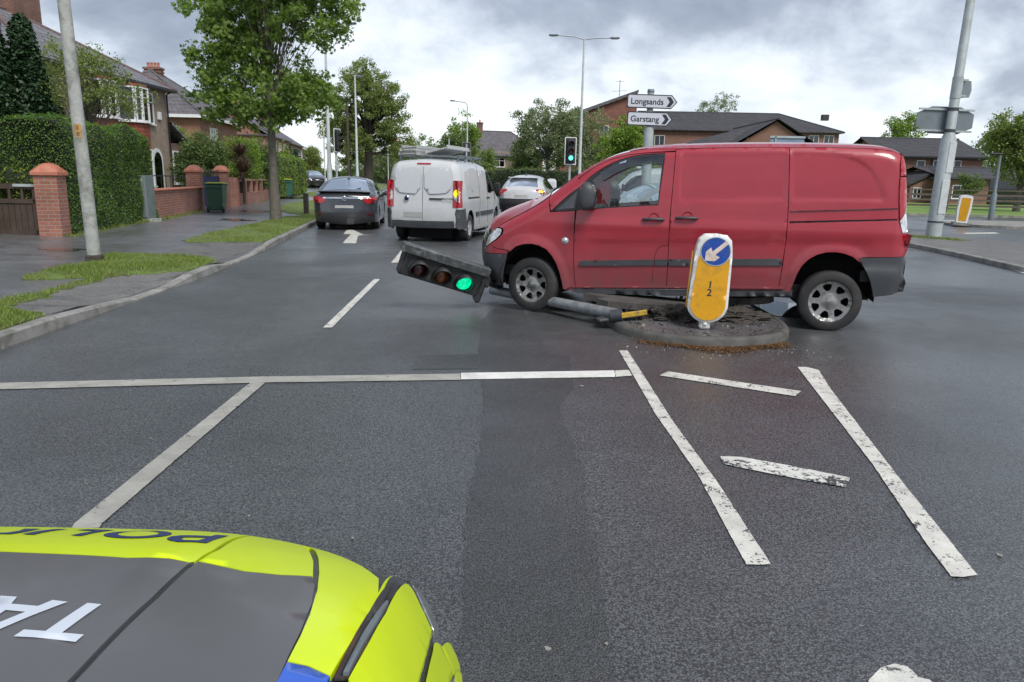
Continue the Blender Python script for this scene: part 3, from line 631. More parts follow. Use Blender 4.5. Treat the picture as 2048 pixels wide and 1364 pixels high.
# roof side strip and roof
side_top = [(xx, groof(xx)+.002) for xx in (.42, .1, -.4, -.9, -1.5, -1.95)]+[(-2.1, 1.91), (-2.2, 1.875), (-2.245, 1.80)]
for sd_ in (1, -1):
    strip = [(.42, 1.915), (.1, 1.912), (-.4, 1.93), (-.9, 1.938), (-1.5, 1.94), (-1.9, 1.93), (-2.1, 1.91), (-2.2, 1.872)]+[(p[0], p[1]) for p in rv.O if p[0] > -2.24 and p[0] < .45 and p[1] > 1.7][::-1]
    rv.panel('roof_side', strip, M['red'], red_van, step=.04, side=sd_, lip=.01)
tws0 = rv.at(1.52, 1.36); tws1 = rv.at(.62, 1.888); th = rv.at(2.24, .93)
rv.ribbon('roof', tws1, rv.at(-2.2, 1.88), M['red'], red_van)
rv.ribbon('rear_door', rv.at(-2.2, 1.88), rv.at(-2.33, .8), M['red'], red_van)
rv.ribbon('windscreen', tws0, tws1, M['glass'], red_van, off=.006)
rv.ribbon('bonnet', th, tws0, M['red'], red_van)
rv.ribbon('grille', rv.at(2.32, .74), th, M['blackgloss'], red_van, off=.004)
rv.ribbon('front_bumper_face', 0, rv.at(2.32, .74), M['greyplastic'], red_van)
rv.ribbon('rear_bumper_face', rv.at(-2.33, .8), 1, M['greyplastic'], red_van, off=-.02)
# bumpers round the sides
fb = A_([(112, 736), (160, 737), (215, 737), (276, 738)])+[fa_in[3], fa_in[2], fa_in[1]]+A_([(242, 914), (205, 908), (165, 897), (130, 868), (116, 830)])
rv.panel('front_bumper', fb, M['greyplastic'], red_van, off=-.012, step=.04)
fbr = bump_top[:3]+A_([(183, 698), (215, 709), (283, 716), (276, 735), (215, 734), (112, 733)])
rv.panel('bumper_corner', fbr, M['red'], red_van, off=-.006, step=.04)
rbp = [rbt[0]]+B_([(1330, 757), (1466, 755), (1466, 800), (1450, 858), (1460, 908), (1443, 962), (1350, 980), (1262, 988), (1255, 950), (1243, 895), (1220, 838), (1190, 790), (1172, 765)])[0:]
rbp = B_([(1180, 757), (1330, 757), (1466, 754), (1466, 800), (1452, 858), (1461, 908), (1445, 962), (1350, 980), (1262, 988), (1256, 950), (1243, 895), (1220, 838), (1196, 795)])
def fbump(q): return np.where(q[:, 1] < .70, -.018, 0.)+.0
rv.panel('rear_bumper', rbp, M['greyplastic'], red_van, off=-.014, step=.035, feat=lambda q: -.02/(1+np.exp((q[:, 1]-.70)/.006)))
# lamps
HL = M['clearglass']
for sd_ in (1, -1):
    rv.panel('headlight', hl, HL, red_van, side=sd_, off=-.006, step=.03)
    tlo = tl[:3]+B_([(1475, 272), (1476, 200), (1466, 152)]); tlo = B_([(1452, 148), (1440, 190), (1434, 272), (1474, 272), (1474, 200), (1464, 152)])
    rv.panel('tail_light', tlo, M['redglass'], red_van, side=sd_, off=-.008, step=.03)
    rv.panel('tail_light', B_([(1433, 279), (1427, 340), (1423, 420), (1423, 540), (1455, 500), (1466, 452), (1478, 450), (1475, 279)]), M['redglass'], red_van, side=sd_, off=-.008, step=.03)
    rv.panel('reversing_lens', B_([(1424, 543), (1456, 503), (1468, 455), (1479, 453), (1479, 608), (1441, 611)]), M['clearglass'], red_van, side=sd_, off=-.008, step=.03)
    rv.panel('lower_lamp', B_([(1442, 614), (1478, 612), (1474, 700), (1462, 680)]), M['redglass'], red_van, side=sd_, off=-.004, step=.03)
# trim strips, sill
def strip(name, L, m, off, parent=red_van, side=1): return rv.panel(name, L, m, parent, off=off, step=.03, lip=.03, side=side, feat=feat_side)
strip('trim_strip', A_([(705, 790), (712, 778), (730, 774), (1150, 768), (1153, 802), (712, 804)]), M['greyplastic'], -.016)
strip('trim_strip', A_([(1156, 768), (1228, 767), (1228, 802), (1159, 802)]), M['greyplastic'], -.016)
strip('trim_strip', A_([(1234, 767), (1330, 766), (1330, 801), (1234, 802)])[:2]+B_([(722, 763), (722, 803)])+A_([(1234, 803)]), M['greyplastic'], -.016)
sillp = A_([(622, 944), (690, 949)])+[(xF(.3), zsill(1.14)-.004), (-1.09, zsill(-1.09)-.004)]+B_([(764, 958), (760, 992), (560, 985)])+A_([(1240, 975), (900, 958), (700, 950), (624, 950)])
rv.panel('side_sill', [(1.17, .345), (1.13, zsill(1.14)-.004), (-1.09, zsill(-1.09)-.004), (-1.24, .43), (-1.24, .36), (-.2, .295), (1.13, .262), (1.2, .285)], M['greyplastic'], red_van, off=.0, step=.05)
rv.panel('sill_paint', [(1.2, .345), (-1.15, .456), (-1.15, .437), (1.2, .327)], M['red'], red_van, off=-.012, step=.05, lip=.03)
# fuel flap seam, side repeater, badges left plain
ff_ = A_([(1140, 905), (1146, 800), (1158, 740), (1172, 705), (1192, 688), (1236, 684)]); mb = MB()
fl3 = rv.f(1, -.0005, feat_side)(np.array(ff_), 0); mb.tube([tuple(p) for p in fl3], .0028, 5); mb.build('fuel_flap_seam', M['dark'], red_van)
c3 = rv.f(1, 0, feat_f)(np.array(A_([(625, 655)])), 0)[0]; mb = MB(); mb.lathe([(.001, .022), (.018, .018), (.032, .008), (.04, 0)], (c3[0], c3[1], c3[2]), n=20, axis='y'); o = mb.build('side_repeater', M['clearglass'], red_van)
# windows
rv.panel('door_window', win_g, M['glass'], red_van, off=.028, step=.08, lip=0)
ringw = rv.panel('window_seal', shrink(win_o, -.004), M['black'], red_van, holes=[win_g], off=.016, step=.05, lip=.02)
rv.panel('quarter_window', shrink(qtr_o, .026), M['glassdark'], red_van, off=.012, step=.08, lip=0)
rv.panel('quarter_window_seal', qtr_o, M['black'], red_van, holes=[shrink(qtr_o, .028)], off=.008, step=.05)
rv.panel('mirror_mount', A_([(718, 324), (738, 314), (775, 300), (790, 305), (785, 460), (714, 474), (690, 478), (700, 425)]), M['black'], red_van, off=.004, step=.05)
rv.panel('wind_deflector', A_([(830, 255), (900, 212), (1000, 172), (1100, 152), (1207, 145), (1204, 198), (1100, 203), (1000, 222), (920, 258), (850, 300), (835, 290)]), M['glassdark'], red_van, off=-.012, step=.05, lip=0)
# far side of the cab: same openings, so daylight shows through
far = [(1.5, 1.36)]+[(p[0], p[1]) for p in rv.O if .2 < p[0] < 1.45 and p[1] > 1.3]+[(-2.2, 1.88), (-2.28, 1.5), (-2.33, .9), (-2.31, .5), (-2.05, .5)]+list(reversed(ra_in))+[(-1.2, .38), (1.14, .30)]+list(reversed(fa_in))+[(2.17, .45), (2.31, .6), (2.3, .8), (2.24, .95), (1.97, 1.095), (1.6, 1.30)]
rv.panel('offside_panel', far, M['red'], red_van, holes=[win_g], side=-1, step=.07)
rv.panel('door_window', win_g, M['glass'], red_van, side=-1, off=.02, step=.08, lip=0)
# inner shell behind the panel gaps
inn_ = [(1.45, 1.38), (1.2, 1.56), (1.0, 1.69), (.8, 1.78), (.4, 1.88), (-.9, 1.93), (-1.9, 1.92), (-2.18, 1.86), (-2.25, 1.5), (-2.30, .9), (-2.30, .5), (-2.07, .5)]+list(reversed(ra_in))+[(-1.2, .42), (1.16, .32)]+list(reversed(fa_in[1:]))+[(2.16, .5), (2.27, .6), (2.27, .8), (2.18, .92), (1.97, 1.05), (1.6, 1.27)]
rv.panel('inner_body', inn_, M['dark'], red_van, holes=[shrink(win_g, .0), shrink(qtr_o, .03)], off=.032, step=.12, lip=0)
# wheel arch liners and floor
for cx, cz, rr in ((1.655, .36, .47), (-1.64, .40, .47)):
    for sd_ in (1, -1):
        mb = MB()
        n = 14; vs = []
        for k in range(n+1):
            th_ = -.15+(math.pi+.3)*k/n
            for yy in (.90, .50): vs.append((cx+rr*math.cos(th_)*.92, sd_*yy, cz+rr*math.sin(th_)*.93))
        mb.add(vs, [(2*k, 2*k+1, 2*k+3, 2*k+2) for k in range(n)], True)
        mb.add([(cx+.45, sd_*.5, cz-.1), (cx-.45, sd_*.5, cz-.1), (cx-.45, sd_*.5, cz+.45), (cx+.45, sd_*.5, cz+.45)], [(0, 1, 2, 3)]); mb.build('wheel_housing', M['dark'], red_van)
mb = MB(); mb.box((.0, 0, .50), (2.5, 1.68, .10)); mb.box((2.0, 0, .47), (.5, 1.3, .12)); mb.box((-2.1, 0, .60), (.35, 1.6, .12)); mb.box((0, 0, .40), (3.0, .5, .14)); mb.box((-.9, .45, .38), (.9, .4, .16)); mb.tube([(-2.2, -.4, .36), (-1.2, -.45, .30), (1.2, -.2, .34)], .035, 8); mb.box((-1.64, 0, .33), (.12, 1.4, .1))
mb.build('chassis', M['black'], red_van)
# cab interior
mb = MB()
mb.box((.36, -.44, .98), (.50, .48, .16), bev=.05); mb.box((.12, -.44, 1.30), (.14, .46, .62), bev=.06); mb.box((.09, -.44, 1.66), (.10, .26, .16), bev=.04)
mb.box((.36, .3, .96), (.50, .80, .16), bev=.05); mb.box((.10, .30, 1.16), (.14, .80, .34), bev=.06)
mb.build('seat', M['seat'], red_van)
mb = MB(); mb.box((1.32, 0, 1.08), (.55, 1.66, .26), bev=.08); mb.box((1.15, -.42, 1.2), (.3, .42, .1), bev=.04); mb.box((1.05, 0, .85), (.2, .4, .5), bev=.04); mb.box((.6, 0, .78), (1.2, 1.6, .06)); mb.build('dashboard', mat('dash', (.08, .085, .09), .7), red_van)
mb = MB(); cc = Vector((.93, -.42, 1.17)); pts = []
for k in range(25):
    t_ = 2*math.pi*k/24; pts.append(cc+Vector((-.09*math.cos(t_)*1.0, .19*math.sin(t_), .17*math.cos(t_))))
mb.tube(pts, .016, 8, cap=False); mb.tube([cc, cc+Vector((.2, 0, -.12))], .03, 8); mb.tube([cc+Vector((0, -.18, 0)), cc+Vector((0, .18, 0))], .018, 6); mb.build('steering_wheel', M['black'], red_van)
mb = MB(); mb.box((-.02, 0, 1.2), (.04, 1.66, 1.3)); mb.build('bulkhead', mat('bulkhead_paint', (.30, .30, .30), .6), red_van)
# mirrors, handles
mb = MB(); ms = smoothp([(-.075, -.13), (-.02, -.15), (.075, -.14), (.105, -.06), (.10, .09), (.06, .16), (-.01, .175), (-.07, .15), (-.10, .07), (-.10, -.07)], 2)
mz = VT(768/2.965+920, 400/2.965+260, 1.12)
for sd_ in (1, -1):
    mb = MB(); rings = [(0, .55), (.02, .86), (.06, 1.0), (.13, .96), (.2, .78), (.235, .45)]; n = len(ms); vs = []
    for h, k in rings: vs += [(mz[0]+.10-h*.75+0*k, sd_*(.99+.135)+p[0]*k*.9, mz[1]+p[1]*k) for p in ms]
    mb.add(vs, [(r_*n+i, r_*n+(i+1) % n, (r_+1)*n+(i+1) % n, (r_+1)*n+i) for r_ in range(len(rings)-1) for i in range(n)]+[tuple(range(n)), tuple(reversed(range((len(rings)-1)*n, len(rings)*n)))], True)
    mb.box((mz[0]-.0, sd_*.97, mz[1]-.10), (.10, .16, .07), bev=.02); mb.build('wing_mirror', M['greyplastic'], red_van)
def handle(cx, cy):
    c = rv.f(1, 0, feat_side)(np.array(A_([(cx, cy)])), 0)[0]; mb = MB()
    mb.tube([(c[0]+.115, c[1]+.012, c[2]-.006), (c[0]+.10, c[1]+.032, c[2]-.002), (c[0], c[1]+.04, c[2]), (c[0]-.10, c[1]+.032, c[2]-.0), (c[0]-.115, c[1]+.012, c[2])], [.014, .018, .017, .018, .014], 10); h = mb.build('door_handle', M['greyplastic'], red_van)
    mb = MB(); mb.lathe([(.0, -.02), (.03, -.016), (.052, 0.002), (.056, .004)], (c[0]-.005, c[1], c[2]+.012), n=24, axis='y'); mb.build('handle_recess', M['red'], h)
handle(1147, 528); handle(1345, 521)
# wheels
wr = VT(1659.5, 603.6); wf = VT(1065, 569.6)
wheel(red_van, wr[0], .83, wr[1]+.002, .327, .215, 1, .225, 7, hole=(.50, .84, .62))
wheel(red_van, wf[0], .80, wf[1]-.002, .320, .205, 1, .212, 7, steer=R(-14), rimmat='alloydark', hole=(.50, .84, .62))
wheel(red_van, wr[0], -.83, .325, .325, .215, -1, .225, 7); wheel(red_van, wf[0], -.80, .33, .32, .205, -1, .212, 7, steer=R(-14))
mb = MB(); mb.tube([(wf[0]+.02, .68, .62), (wf[0], .68, .3)], .03, 8); mb.build('strut', M['black'], red_van)
# ================================================================ OTHER VEHICLES
M['vanwhite'] = paint('white_van_paint', (.50, .515, .53), rough=.3, coat=.6, dz=(.2, .8), dirt=(.22, .20, .18), damt=.7)
M['carwhite'] = paint('white_car_paint', (.50, .51, .53), rough=.2, coat=.9, dz=(.1, .5), damt=.3)
M['cardark'] = paint('dark_metallic_paint', (.045, .049, .057), flake=.35, rough=.22, coat=1, dz=(.1, .6), damt=.35)
M['carsilver'] = paint('silver_paint', (.42, .44, .46), flake=.6, rough=.25, coat=.9)
M['carblack'] = paint('black_paint', (.012, .013, .015), rough=.2, coat=1)
M['plate'] = mat('blank_number_plate', (.34, .34, .33), .4, var=.05)
M['lamp_on'] = emis('lit_amber_lamp', (1, .5, .03), .8, (.6, .35, .02))
M['lamp_yellow'] = emis('bright_indicator', (.9, .72, .02), .45, (.6, .45, .02))
def rearf(s, x0, z_rng, off=0, crown=None):
    """surface law for the tail: q = (y, z) -> 3-D"""
    O = np.array(s.O); rr = O[O[:, 0] < x0]; rr = rr[np.argsort(rr[:, 1])]
    def g(q, inset):
        q = np.asarray(q, float); X = np.interp(q[:, 1], rr[:, 1], rr[:, 0]); w = s.W(X, q[:, 1]); r = s.r; e = np.clip((np.abs(q[:, 0])-(w-r))/r, 0, .995)
        c = np.array([float(s.crown(a, b)) for a, b in zip(X, q[:, 1])]) if crown is None else crown
        x = X-c*(1-np.clip(np.abs(q[:, 0])/(w-r), 0, 1)**2)+r*(1-np.sqrt(1-e*e)); return np.column_stack([x-off+inset, q[:, 0], q[:, 1]])
    return g
def archpoly(cx, cz, r, z0, n=16, lo=-.2):
    return [(cx+r*math.cos(t), cz+r*math.sin(t)) for t in np.linspace(math.pi-lo*-1 if False else math.pi+.0, 0, n)]
def bodyside(s, name, m, parent, x0, x1, axles, ar, az, sill, side, holes=(), step=.09, topcut=None):
    A = [p for p in s.O]
    L = [tuple(p) for p in A]
    lo = [(x1, sill)] if False else []
    bottom = []
    for cx in sorted(axles):          # from rear to front
        bottom += [(cx-ar, sill)]+[(cx+ar*math.cos(t), az+ar*math.sin(t)) for t in np.linspace(math.pi, 0, 14)]+[(cx+ar, sill)]
    return s.panel(name, L+bottom, m, parent, holes=holes, side=side, step=step)
def liners(parent, axles, ar, az, w, name='wheel_arch_liner'):
    for cx in axles:
        n = 12
        for sd_ in (1, -1):
            mb = MB(); vs = []
            for k in range(n+1):
                t = math.pi*k/n
                for yy in (w-.03, w-.38): vs.append((cx+(ar+.02)*math.cos(t), sd_*yy, az+(ar+.02)*math.sin(t)))
            mb.add(vs, [(2*k, 2*k+1, 2*k+3, 2*k+2) for k in range(n)], True); mb.build(name, M['dark'], parent)
        mb = MB(); mb.box((cx, 0, az+.05), (2*ar, 2*(w-.38), 2*ar-.1)); mb.build('axle_housing', M['dark'], parent)

# ---------------------------------------------------------------- white panel van with ladders
def make_white_van():
    root = empty('white_van')
    O = [(2.32, .28), (2.40, .45), (2.40, .68), (2.33, .82), (2.1, .95), (1.8, 1.05), (1.5, 1.14), (1.28, 1.30), (1.0, 1.58), (.78, 1.76), (.5, 1.87), (0, 1.92), (-.6, 1.945), (-1.4, 1.945), (-2.0, 1.93), (-2.22, 1.90), (-2.32, 1.80), (-2.36, 1.6), (-2.40, 1.2), (-2.43, .8), (-2.43, .5), (-2.40, .36)]
    W = lambda x, z: .95-.13*np.clip((z-1.0)/.95, 0, 1)**1.3-.14*np.clip((x-1.4)/1.0, 0, 1)**2-.02*np.clip((-x-1.9)/.5, 0, 1)
    s = Shell(O, W, .15, lambda x, z: .13 if x > 1.3 else (.05 if x > -2.25 else .035))
    wn = [(1.18, 1.20), (1.0, 1.46), (.86, 1.60), (.68, 1.70), (.42, 1.74), (.38, 1.16), (.8, 1.13)]
    rf_ = rearf(s, -2.1, None)
    for sd_ in (1, -1):
        bodyside(s, 'body_side', M['vanwhite'], root, 2.3, -2.4, (-1.5, 1.5), .40, .36, .27, sd_, holes=[wn], step=.08)
        s.panel('door_window', wn, M['glassdark'], root, side=sd_, off=.012, lip=0, step=.1)
        for L in ([(.33, 1.72), (.33, 1.18), (-.5, 1.18), (-.5, 1.78)], [(-.58, 1.78), (-.58, 1.18), (-1.25, 1.18), (-1.5, 1.25), (-1.55, 1.70), (-1.45, 1.78)]):
            Q = smoothp(L, 1); s.panel('pressed_panel', Q, M['vanwhite'], root, side=sd_, off=-.002, step=.1, lip=.004)
        for L in ([(.385, 1.80), (.36, .36)], [(-.54, 1.85), (-.52, .9), (-.62, .36)], [(1.2, 1.15), (1.12, .5)]):
            p3 = s.f(sd_, -.0005)(np.array(dens(L, .06, False)), 0); mb = MB(); mb.tube([tuple(p) for p in p3], .005, 5); mb.build('door_seam', M['dark'], root)
        s.panel('door_rail', [(-.6, 1.03), (-1.75, 1.03), (-1.75, 1.075), (-.6, 1.075)], M['black'], root, side=sd_, off=-.003, step=.1)
        s.panel('rubbing_strip', [(.95, .58), (-.48, .58), (-.5, .69), (.98, .69)], M['greyplastic'], root, side=sd_, off=-.022, step=.12)
        s.panel('rubbing_strip', [(-.64, .58), (-.98, .58), (-1.02, .69), (-.64, .69)], M['greyplastic'], root, side=sd_, off=-.022, step=.12)
        s.panel('side_sill', [(1.08, .37), (-1.08, .37), (-1.08, .24), (1.08, .24)], M['vanwhite'], root, side=sd_, off=.01, step=.12)
        s.panel('rear_bumper_corner', [(-2.435, .80), (-2.15, .80), (-2.05, .82), (-1.93, .50), (-1.92, .33), (-2.41, .33)], M['greyplastic'], root, side=sd_, off=-.015, step=.06)
        s.panel('headlight', [(2.36, .72), (2.1, .90), (1.85, .95), (1.95, .82), (2.2, .70)], M['clearglass'], root, side=sd_, off=-.006, step=.06)
        mb = MB(); mb.box((1.12, sd_*1.05, 1.30), (.10, .18, .26), bev=.05); mb.box((1.13, sd_*.94, 1.22), (.06, .12, .06)); mb.build('wing_mirror', M['black'], root)
        for hx in (.28, .50):
            p = s.f(sd_)(np.array([(hx, 1.02)]), 0)[0]; mb = MB(); mb.box(tuple(p), (.14, .05, .035), bev=.012); mb.build('door_handle', M['black'], root)
        # upright tail lamp wrapped round the corner
        for nm, z0, z1, m in (('tail_light', .84, 1.47, 'redglass'),):
            s.panel(nm, [(-2.46, z0), (-2.46, z1), (-2.30, z1), (-2.28, z0)], M[m], root, side=sd_, off=-.01, step=.05)
            sheet(nm, [(sd_*.74, z0), (sd_*.74, z1), (sd_*.93, z1), (sd_*.93, z0)], rearf(s, -2.1, None, .012), M[m], root, step=.05)
        sheet('lamp_lens', [(sd_*.765, 1.02), (sd_*.765, 1.20), (sd_*.90, 1.33), (sd_*.905, .95)], rearf(s, -2.1, None, .018), M['clearglass'], root, step=.05)
        if sd_ < 0: sheet('indicator', smoothp([(-.76, 1.09), (-.76, 1.24), (-.88, 1.27), (-.88, 1.09)], 1), rearf(s, -2.1, None, .026), M['lamp_yellow'], root, step=.05)
    s.ribbon('roof', s.at(.85, 1.70), s.at(-2.25, 1.88), M['vanwhite'], root); s.ribbon('windscreen', s.at(1.5, 1.14), s.at(.85, 1.70), M['glassdark'], root, off=.004)
    s.ribbon('bonnet', s.at(2.33, .82), s.at(1.5, 1.14), M['vanwhite'], root); s.ribbon('front_bumper', 0, s.at(2.33, .82), M['greyplastic'], root)
    s.ribbon('rear_door', s.at(-2.25, 1.88), s.at(-2.43, .52), M['vanwhite'], root); s.ribbon('rear_bumper', s.at(-2.43, .53), 1, M['greyplastic'], root, off=-.03)
    for sd_ in (1, -1):
        L = smoothp([(sd_*.05, 1.78), (sd_*.62, 1.76), (sd_*.70, 1.70), (sd_*.72, 1.35), (sd_*.66, 1.24), (sd_*.56, 1.17), (sd_*.05, 1.15)], 1)
        sheet('door_window_pressing', L, rearf(s, -2.1, None, .030), mat('pressed_white_panel', (.47, .49, .515), .22, var=.03, coat=.5) if sd_ > 0 else bpy.data.materials['pressed_white_panel'], root, step=.06, lip=.008)
    mb = MB(); p3 = rearf(s, -2.1, None, .001)(np.array(dens([(0, 1.86), (0, .5)], .08, False)), 0); mb.tube([tuple(p) for p in p3], .006, 5); mb.build('door_seam', M['dark'], root)
    sheet('number_plate_recess', [(-.62, .50), (.50, .50), (.50, .80), (.40, .83), (-.62, .83)], rearf(s, -2.1, None, .004), M['vanwhite'], root, step=.2)
    sheet('number_plate', [(.0, .60), (.48, .60), (.48, .72), (.0, .72)], rearf(s, -2.1, None, .012), M['plate'], root, step=.2)
    sheet('brake_light', [(-.17, 1.845), (.17, 1.845), (.17, 1.875), (-.17, 1.875)], rearf(s, -2.1, None, .03), M['redglass'], root, step=.1)
    mb = MB(); mb.box((-2.455, -.32, 1.04), (.05, .32, .035), bev=.014); mb.build('rear_handle', M['black'], root)
    mb = MB(); mb.lathe([(.001, -2.475), (.052, -2.47), (.055, -2.45)], (0, .40, 1.04), n=20, axis='x'); mb.build('badge', mat('badge_blue', (.02, .035, .10), .3, metal=.5), root)
    mb = MB(); mb.lathe([(.056, -2.475), (.064, -2.478), (.070, -2.45)], (0, .40, 1.04), n=20, axis='x'); mb.build('badge_ring', M['chrome'], root)
    MT = Matrix.Translation((-2.472, -.63, 1.04)) @ Matrix.Rotation(R(-90), 4, 'Z') @ Matrix.Rotation(R(90), 4, 'X'); text('model_lettering', 'MULTI-LINE', .062, M['black'], root, MT, .002)
    mb = MB(); mb.box((0, 0, .42), (4.3, 1.3, .25)); mb.box((-.2, 0, .8), (3.6, 1.5, .5)); mb.build('chassis', M['dark'], root)
    liners(root, (-1.5, 1.5), .40, .36, .92)
    for cx in (-1.5, 1.5):
        for sd_ in (1, -1): wheel(root, cx, sd_*.82, .325, .325, .21, sd_, .205, 8, rimmat='alloysilver', segs=28, hole=(.6, .8, .5))
    # roof rack
    mb = MB()
    for x in (-1.9, -1.2, -.4, .3): mb.box((x, 0, 2.04), (.05, 1.5, .035)); mb.box((x, .72, 1.98), (.06, .04, .12)); mb.box((x, -.72, 1.98), (.06, .04, .12))
    for y in (.74, -.74): mb.box((-.8, y, 2.06), (2.4, .03, .03))
    mb.build('roof_rack', M['alugrey'], root); return root, s
wv, wvs = make_white_van(); wv.location = (-2.02+math.sin(R(11))*1.5, 19.2+1.5*math.cos(R(11)), 0); wv.rotation_euler = (0, 0, R(79))
tag(wv, 'white panel van with ladders on its roof rack and its right indicator lit', 'van')
M['alu'] = mat('ladder_aluminium', (.42, .43, .42), .5, metal=.15, var=.12)
def ladder(loc, n, L, w, h, label, tilt=0):
    root = empty('ladder', loc, R(79), label, 'ladder', 'ladders tied on the white van roof')
    for sd_ in (1, -1): mb = MB(); mb.box((0, sd_*w/2, h/2), (L, .03, h)); mb.build('ladder_rail', M['alu'], root)
    mb = MB()
    for k in range(n): x = -L/2+.15+k*(L-.3)/(n-1); mb.tube([(x, -w/2, h/2), (x, w/2, h/2)], .017, 6)
    r_ = mb.build('rungs', M['alu'], root); return root
def onvan(x, y, z):
    c, s_ = math.cos(R(79)), math.sin(R(79)); return (wv.location.x+x*c-y*s_, wv.location.y+x*s_+y*c, z)
ladder(onvan(-1.02, .42, 2.06), 9, 2.5, .44, .07, 'bottom aluminium ladder of the stack on the left of the white van roof')
ladder(onvan(-1.10, .40, 2.14), 9, 2.4, .40, .07, 'middle aluminium ladder of the stack on the left of the white van roof')
ladder(onvan(-1.08, .38, 2.22), 9, 2.3, .36, .07, 'topmost aluminium ladder of the stack on the white van roof')
def deck(loc, L, w, label):
    root = empty('work_platform', loc, R(79), label, 'platform'); mb = MB(); mb.box((0, 0, .02), (L, w, .03)); mb.box((0, w/2, .03), (L, .03, .09)); mb.box((0, -w/2, .03), (L, .03, .09)); mb.build('deck', M['alu'], root)
    mb = MB()
    for i in range(9):
        for j in range(4): mb.box((-L/2+.14+i*(L-.28)/8, -w/2+.1+j*(w-.2)/3, .038), (.07, .05, .006))
    mb.build('grip_studs', M['galv'], root); root.rotation_euler = (R(-14), 0, R(79)); return root
deck(onvan(-.95, -.22, 2.17), 2.1, .55, 'perforated grey platform lying beside the ladders on the white van roof')
wv2 = copy_tree(wv)
for ch in list(wv2.children):
    if ch.name.startswith(('indicator', 'roof_rack')): bpy.data.objects.remove(ch)
wv2.location = (4.9, 27.2, 0); wv2.rotation_euler = (0, 0, R(176)); tag(wv2, 'plain white van mostly hidden behind the windscreen of the red van', 'van')
mb = MB(); mb.box((0.55, 0, 1.99), (.16, .6, .07), bev=.02); mb.build('roof_light_bar', M['whitedirty'], wv2)

# ---------------------------------------------------------------- cars
def make_car(O, hw, wb, m, name='parked_car', wr=.32, kind='saloon', z_belt=.93, roofw=.30, win=None, rwin=(0, 0), fwin=(0, 0), lower=None, ar=.37, sill=.22, step=.1):
    root = empty(name)
    x0 = min(p[0] for p in O); x1 = max(p[0] for p in O)
    W = lambda x, z: hw-roofw*np.clip((z-z_belt)/.55, 0, 1)**1.05-.16*np.clip((x-(x1-.9))/.9, 0, 1)**2-.13*np.clip(((x0+.7)-x)/.7, 0, 1)**2-.03*np.clip((.45-z)/.3, 0, 1)+.012*np.exp(-((z-z_belt+.05)/.07)**2)
    s = Shell(O, W, .13, lambda x, z: .14 if (x > x1-.6 and z < .8) else (.10 if (x < x0+.4 and z < z_belt+.05) else .055))
    ax = (-wb/2, wb/2)
    for sd_ in (1, -1):
        bodyside(s, 'body_side', m, root, x1, x0, ax, ar, wr+.02, sill, sd_, holes=[win] if win else (), step=step)
        if win: s.panel('side_window', win, M['glassdark'], root, side=sd_, off=.012, lip=0, step=.12)
        if win:
            mb = MB(); p3 = s.f(sd_, -.003)(np.array(dens(win, .1)), 0); mb.tube([tuple(p) for p in p3]+[tuple(p3[0])], .010, 5, cap=False); mb.build('window_trim', M['chrome'] if kind == 'saloon' else M['black'], root)
            cx = (win[0][0]+win[len(win)//2][0])/2
        for xx in (.05, 1.0 if kind != 'x' else .9):
            p3 = s.f(sd_, -.0005)(np.array(dens([(xx-.05, z_belt+.0), (xx, .30)], .1, False)), 0); mb = MB(); mb.tube([tuple(p) for p in p3], .004, 4); mb.build('door_seam', M['dark'], root)
        for xx in (.18, -.85):
            p = s.f(sd_)(np.array([(xx, z_belt-.10)]), 0)[0]; mb = MB(); mb.box(tuple(p), (.2, .05, .03), bev=.012); mb.build('door_handle', m, root)
        mb = MB(); mb.box((.86, sd_*(hw+.09), z_belt+.06), (.13, .22, .14), bev=.06); mb.box((.88, sd_*(hw-.05), z_belt+.02), (.06, .16, .04)); mb.build('wing_mirror', m if kind != 'suv' else M['black'], root)
        if lower: s.panel('lower_cladding', [(x1-.03 if False else x1, sill+.02), (x1, sill+.2)][:0]+[(ax[1]-ar-.02, sill+.01), (ax[1]-ar-.02, sill+.17), (ax[0]+ar+.02, sill+.17), (ax[0]+ar+.02, sill+.01)], M['greyplastic'], root, side=sd_, off=-.012, step=.15)
    segs = [('front_bumper', 0, s.at(x1, .62), m if not lower else M['greyplastic'], 0), ('bonnet', s.at(x1, .62), fwin[0], m, 0), ('windscreen', fwin[0], fwin[1], M['glassdark'], .003), ('roof', fwin[1], rwin[0], m, 0), ('rear_window', rwin[0], rwin[1], M['glassdark'], .003), ('boot_lid', rwin[1], s.at(x0, .60), m, 0), ('rear_bumper', s.at(x0, .60), 1, M['greyplastic'] if lower else m, -.012)]
    for nm, a, b, mm, off in segs: s.ribbon(nm, a, b, mm, root, off=off, nc=15)
    mb = MB(); mb.box((0, 0, .40), (x1-x0-.5, 2*hw-.55, .36)); mb.box((-.2, 0, .75), (wb+.3, 2*hw-.35, .35)); mb.build('chassis', M['dark'], root)
    liners(root, ax, ar, wr+.02, hw-.02)
    for cx in ax:
        for sd_ in (1, -1): wheel(root, cx, sd_*(hw-.125), wr, wr, .22, sd_, wr*.70, 10, rimmat='alloysilver', segs=28, hole=(.4, .86, .6))
    return root, s
def T(s, x, z): return s.at(x, z)
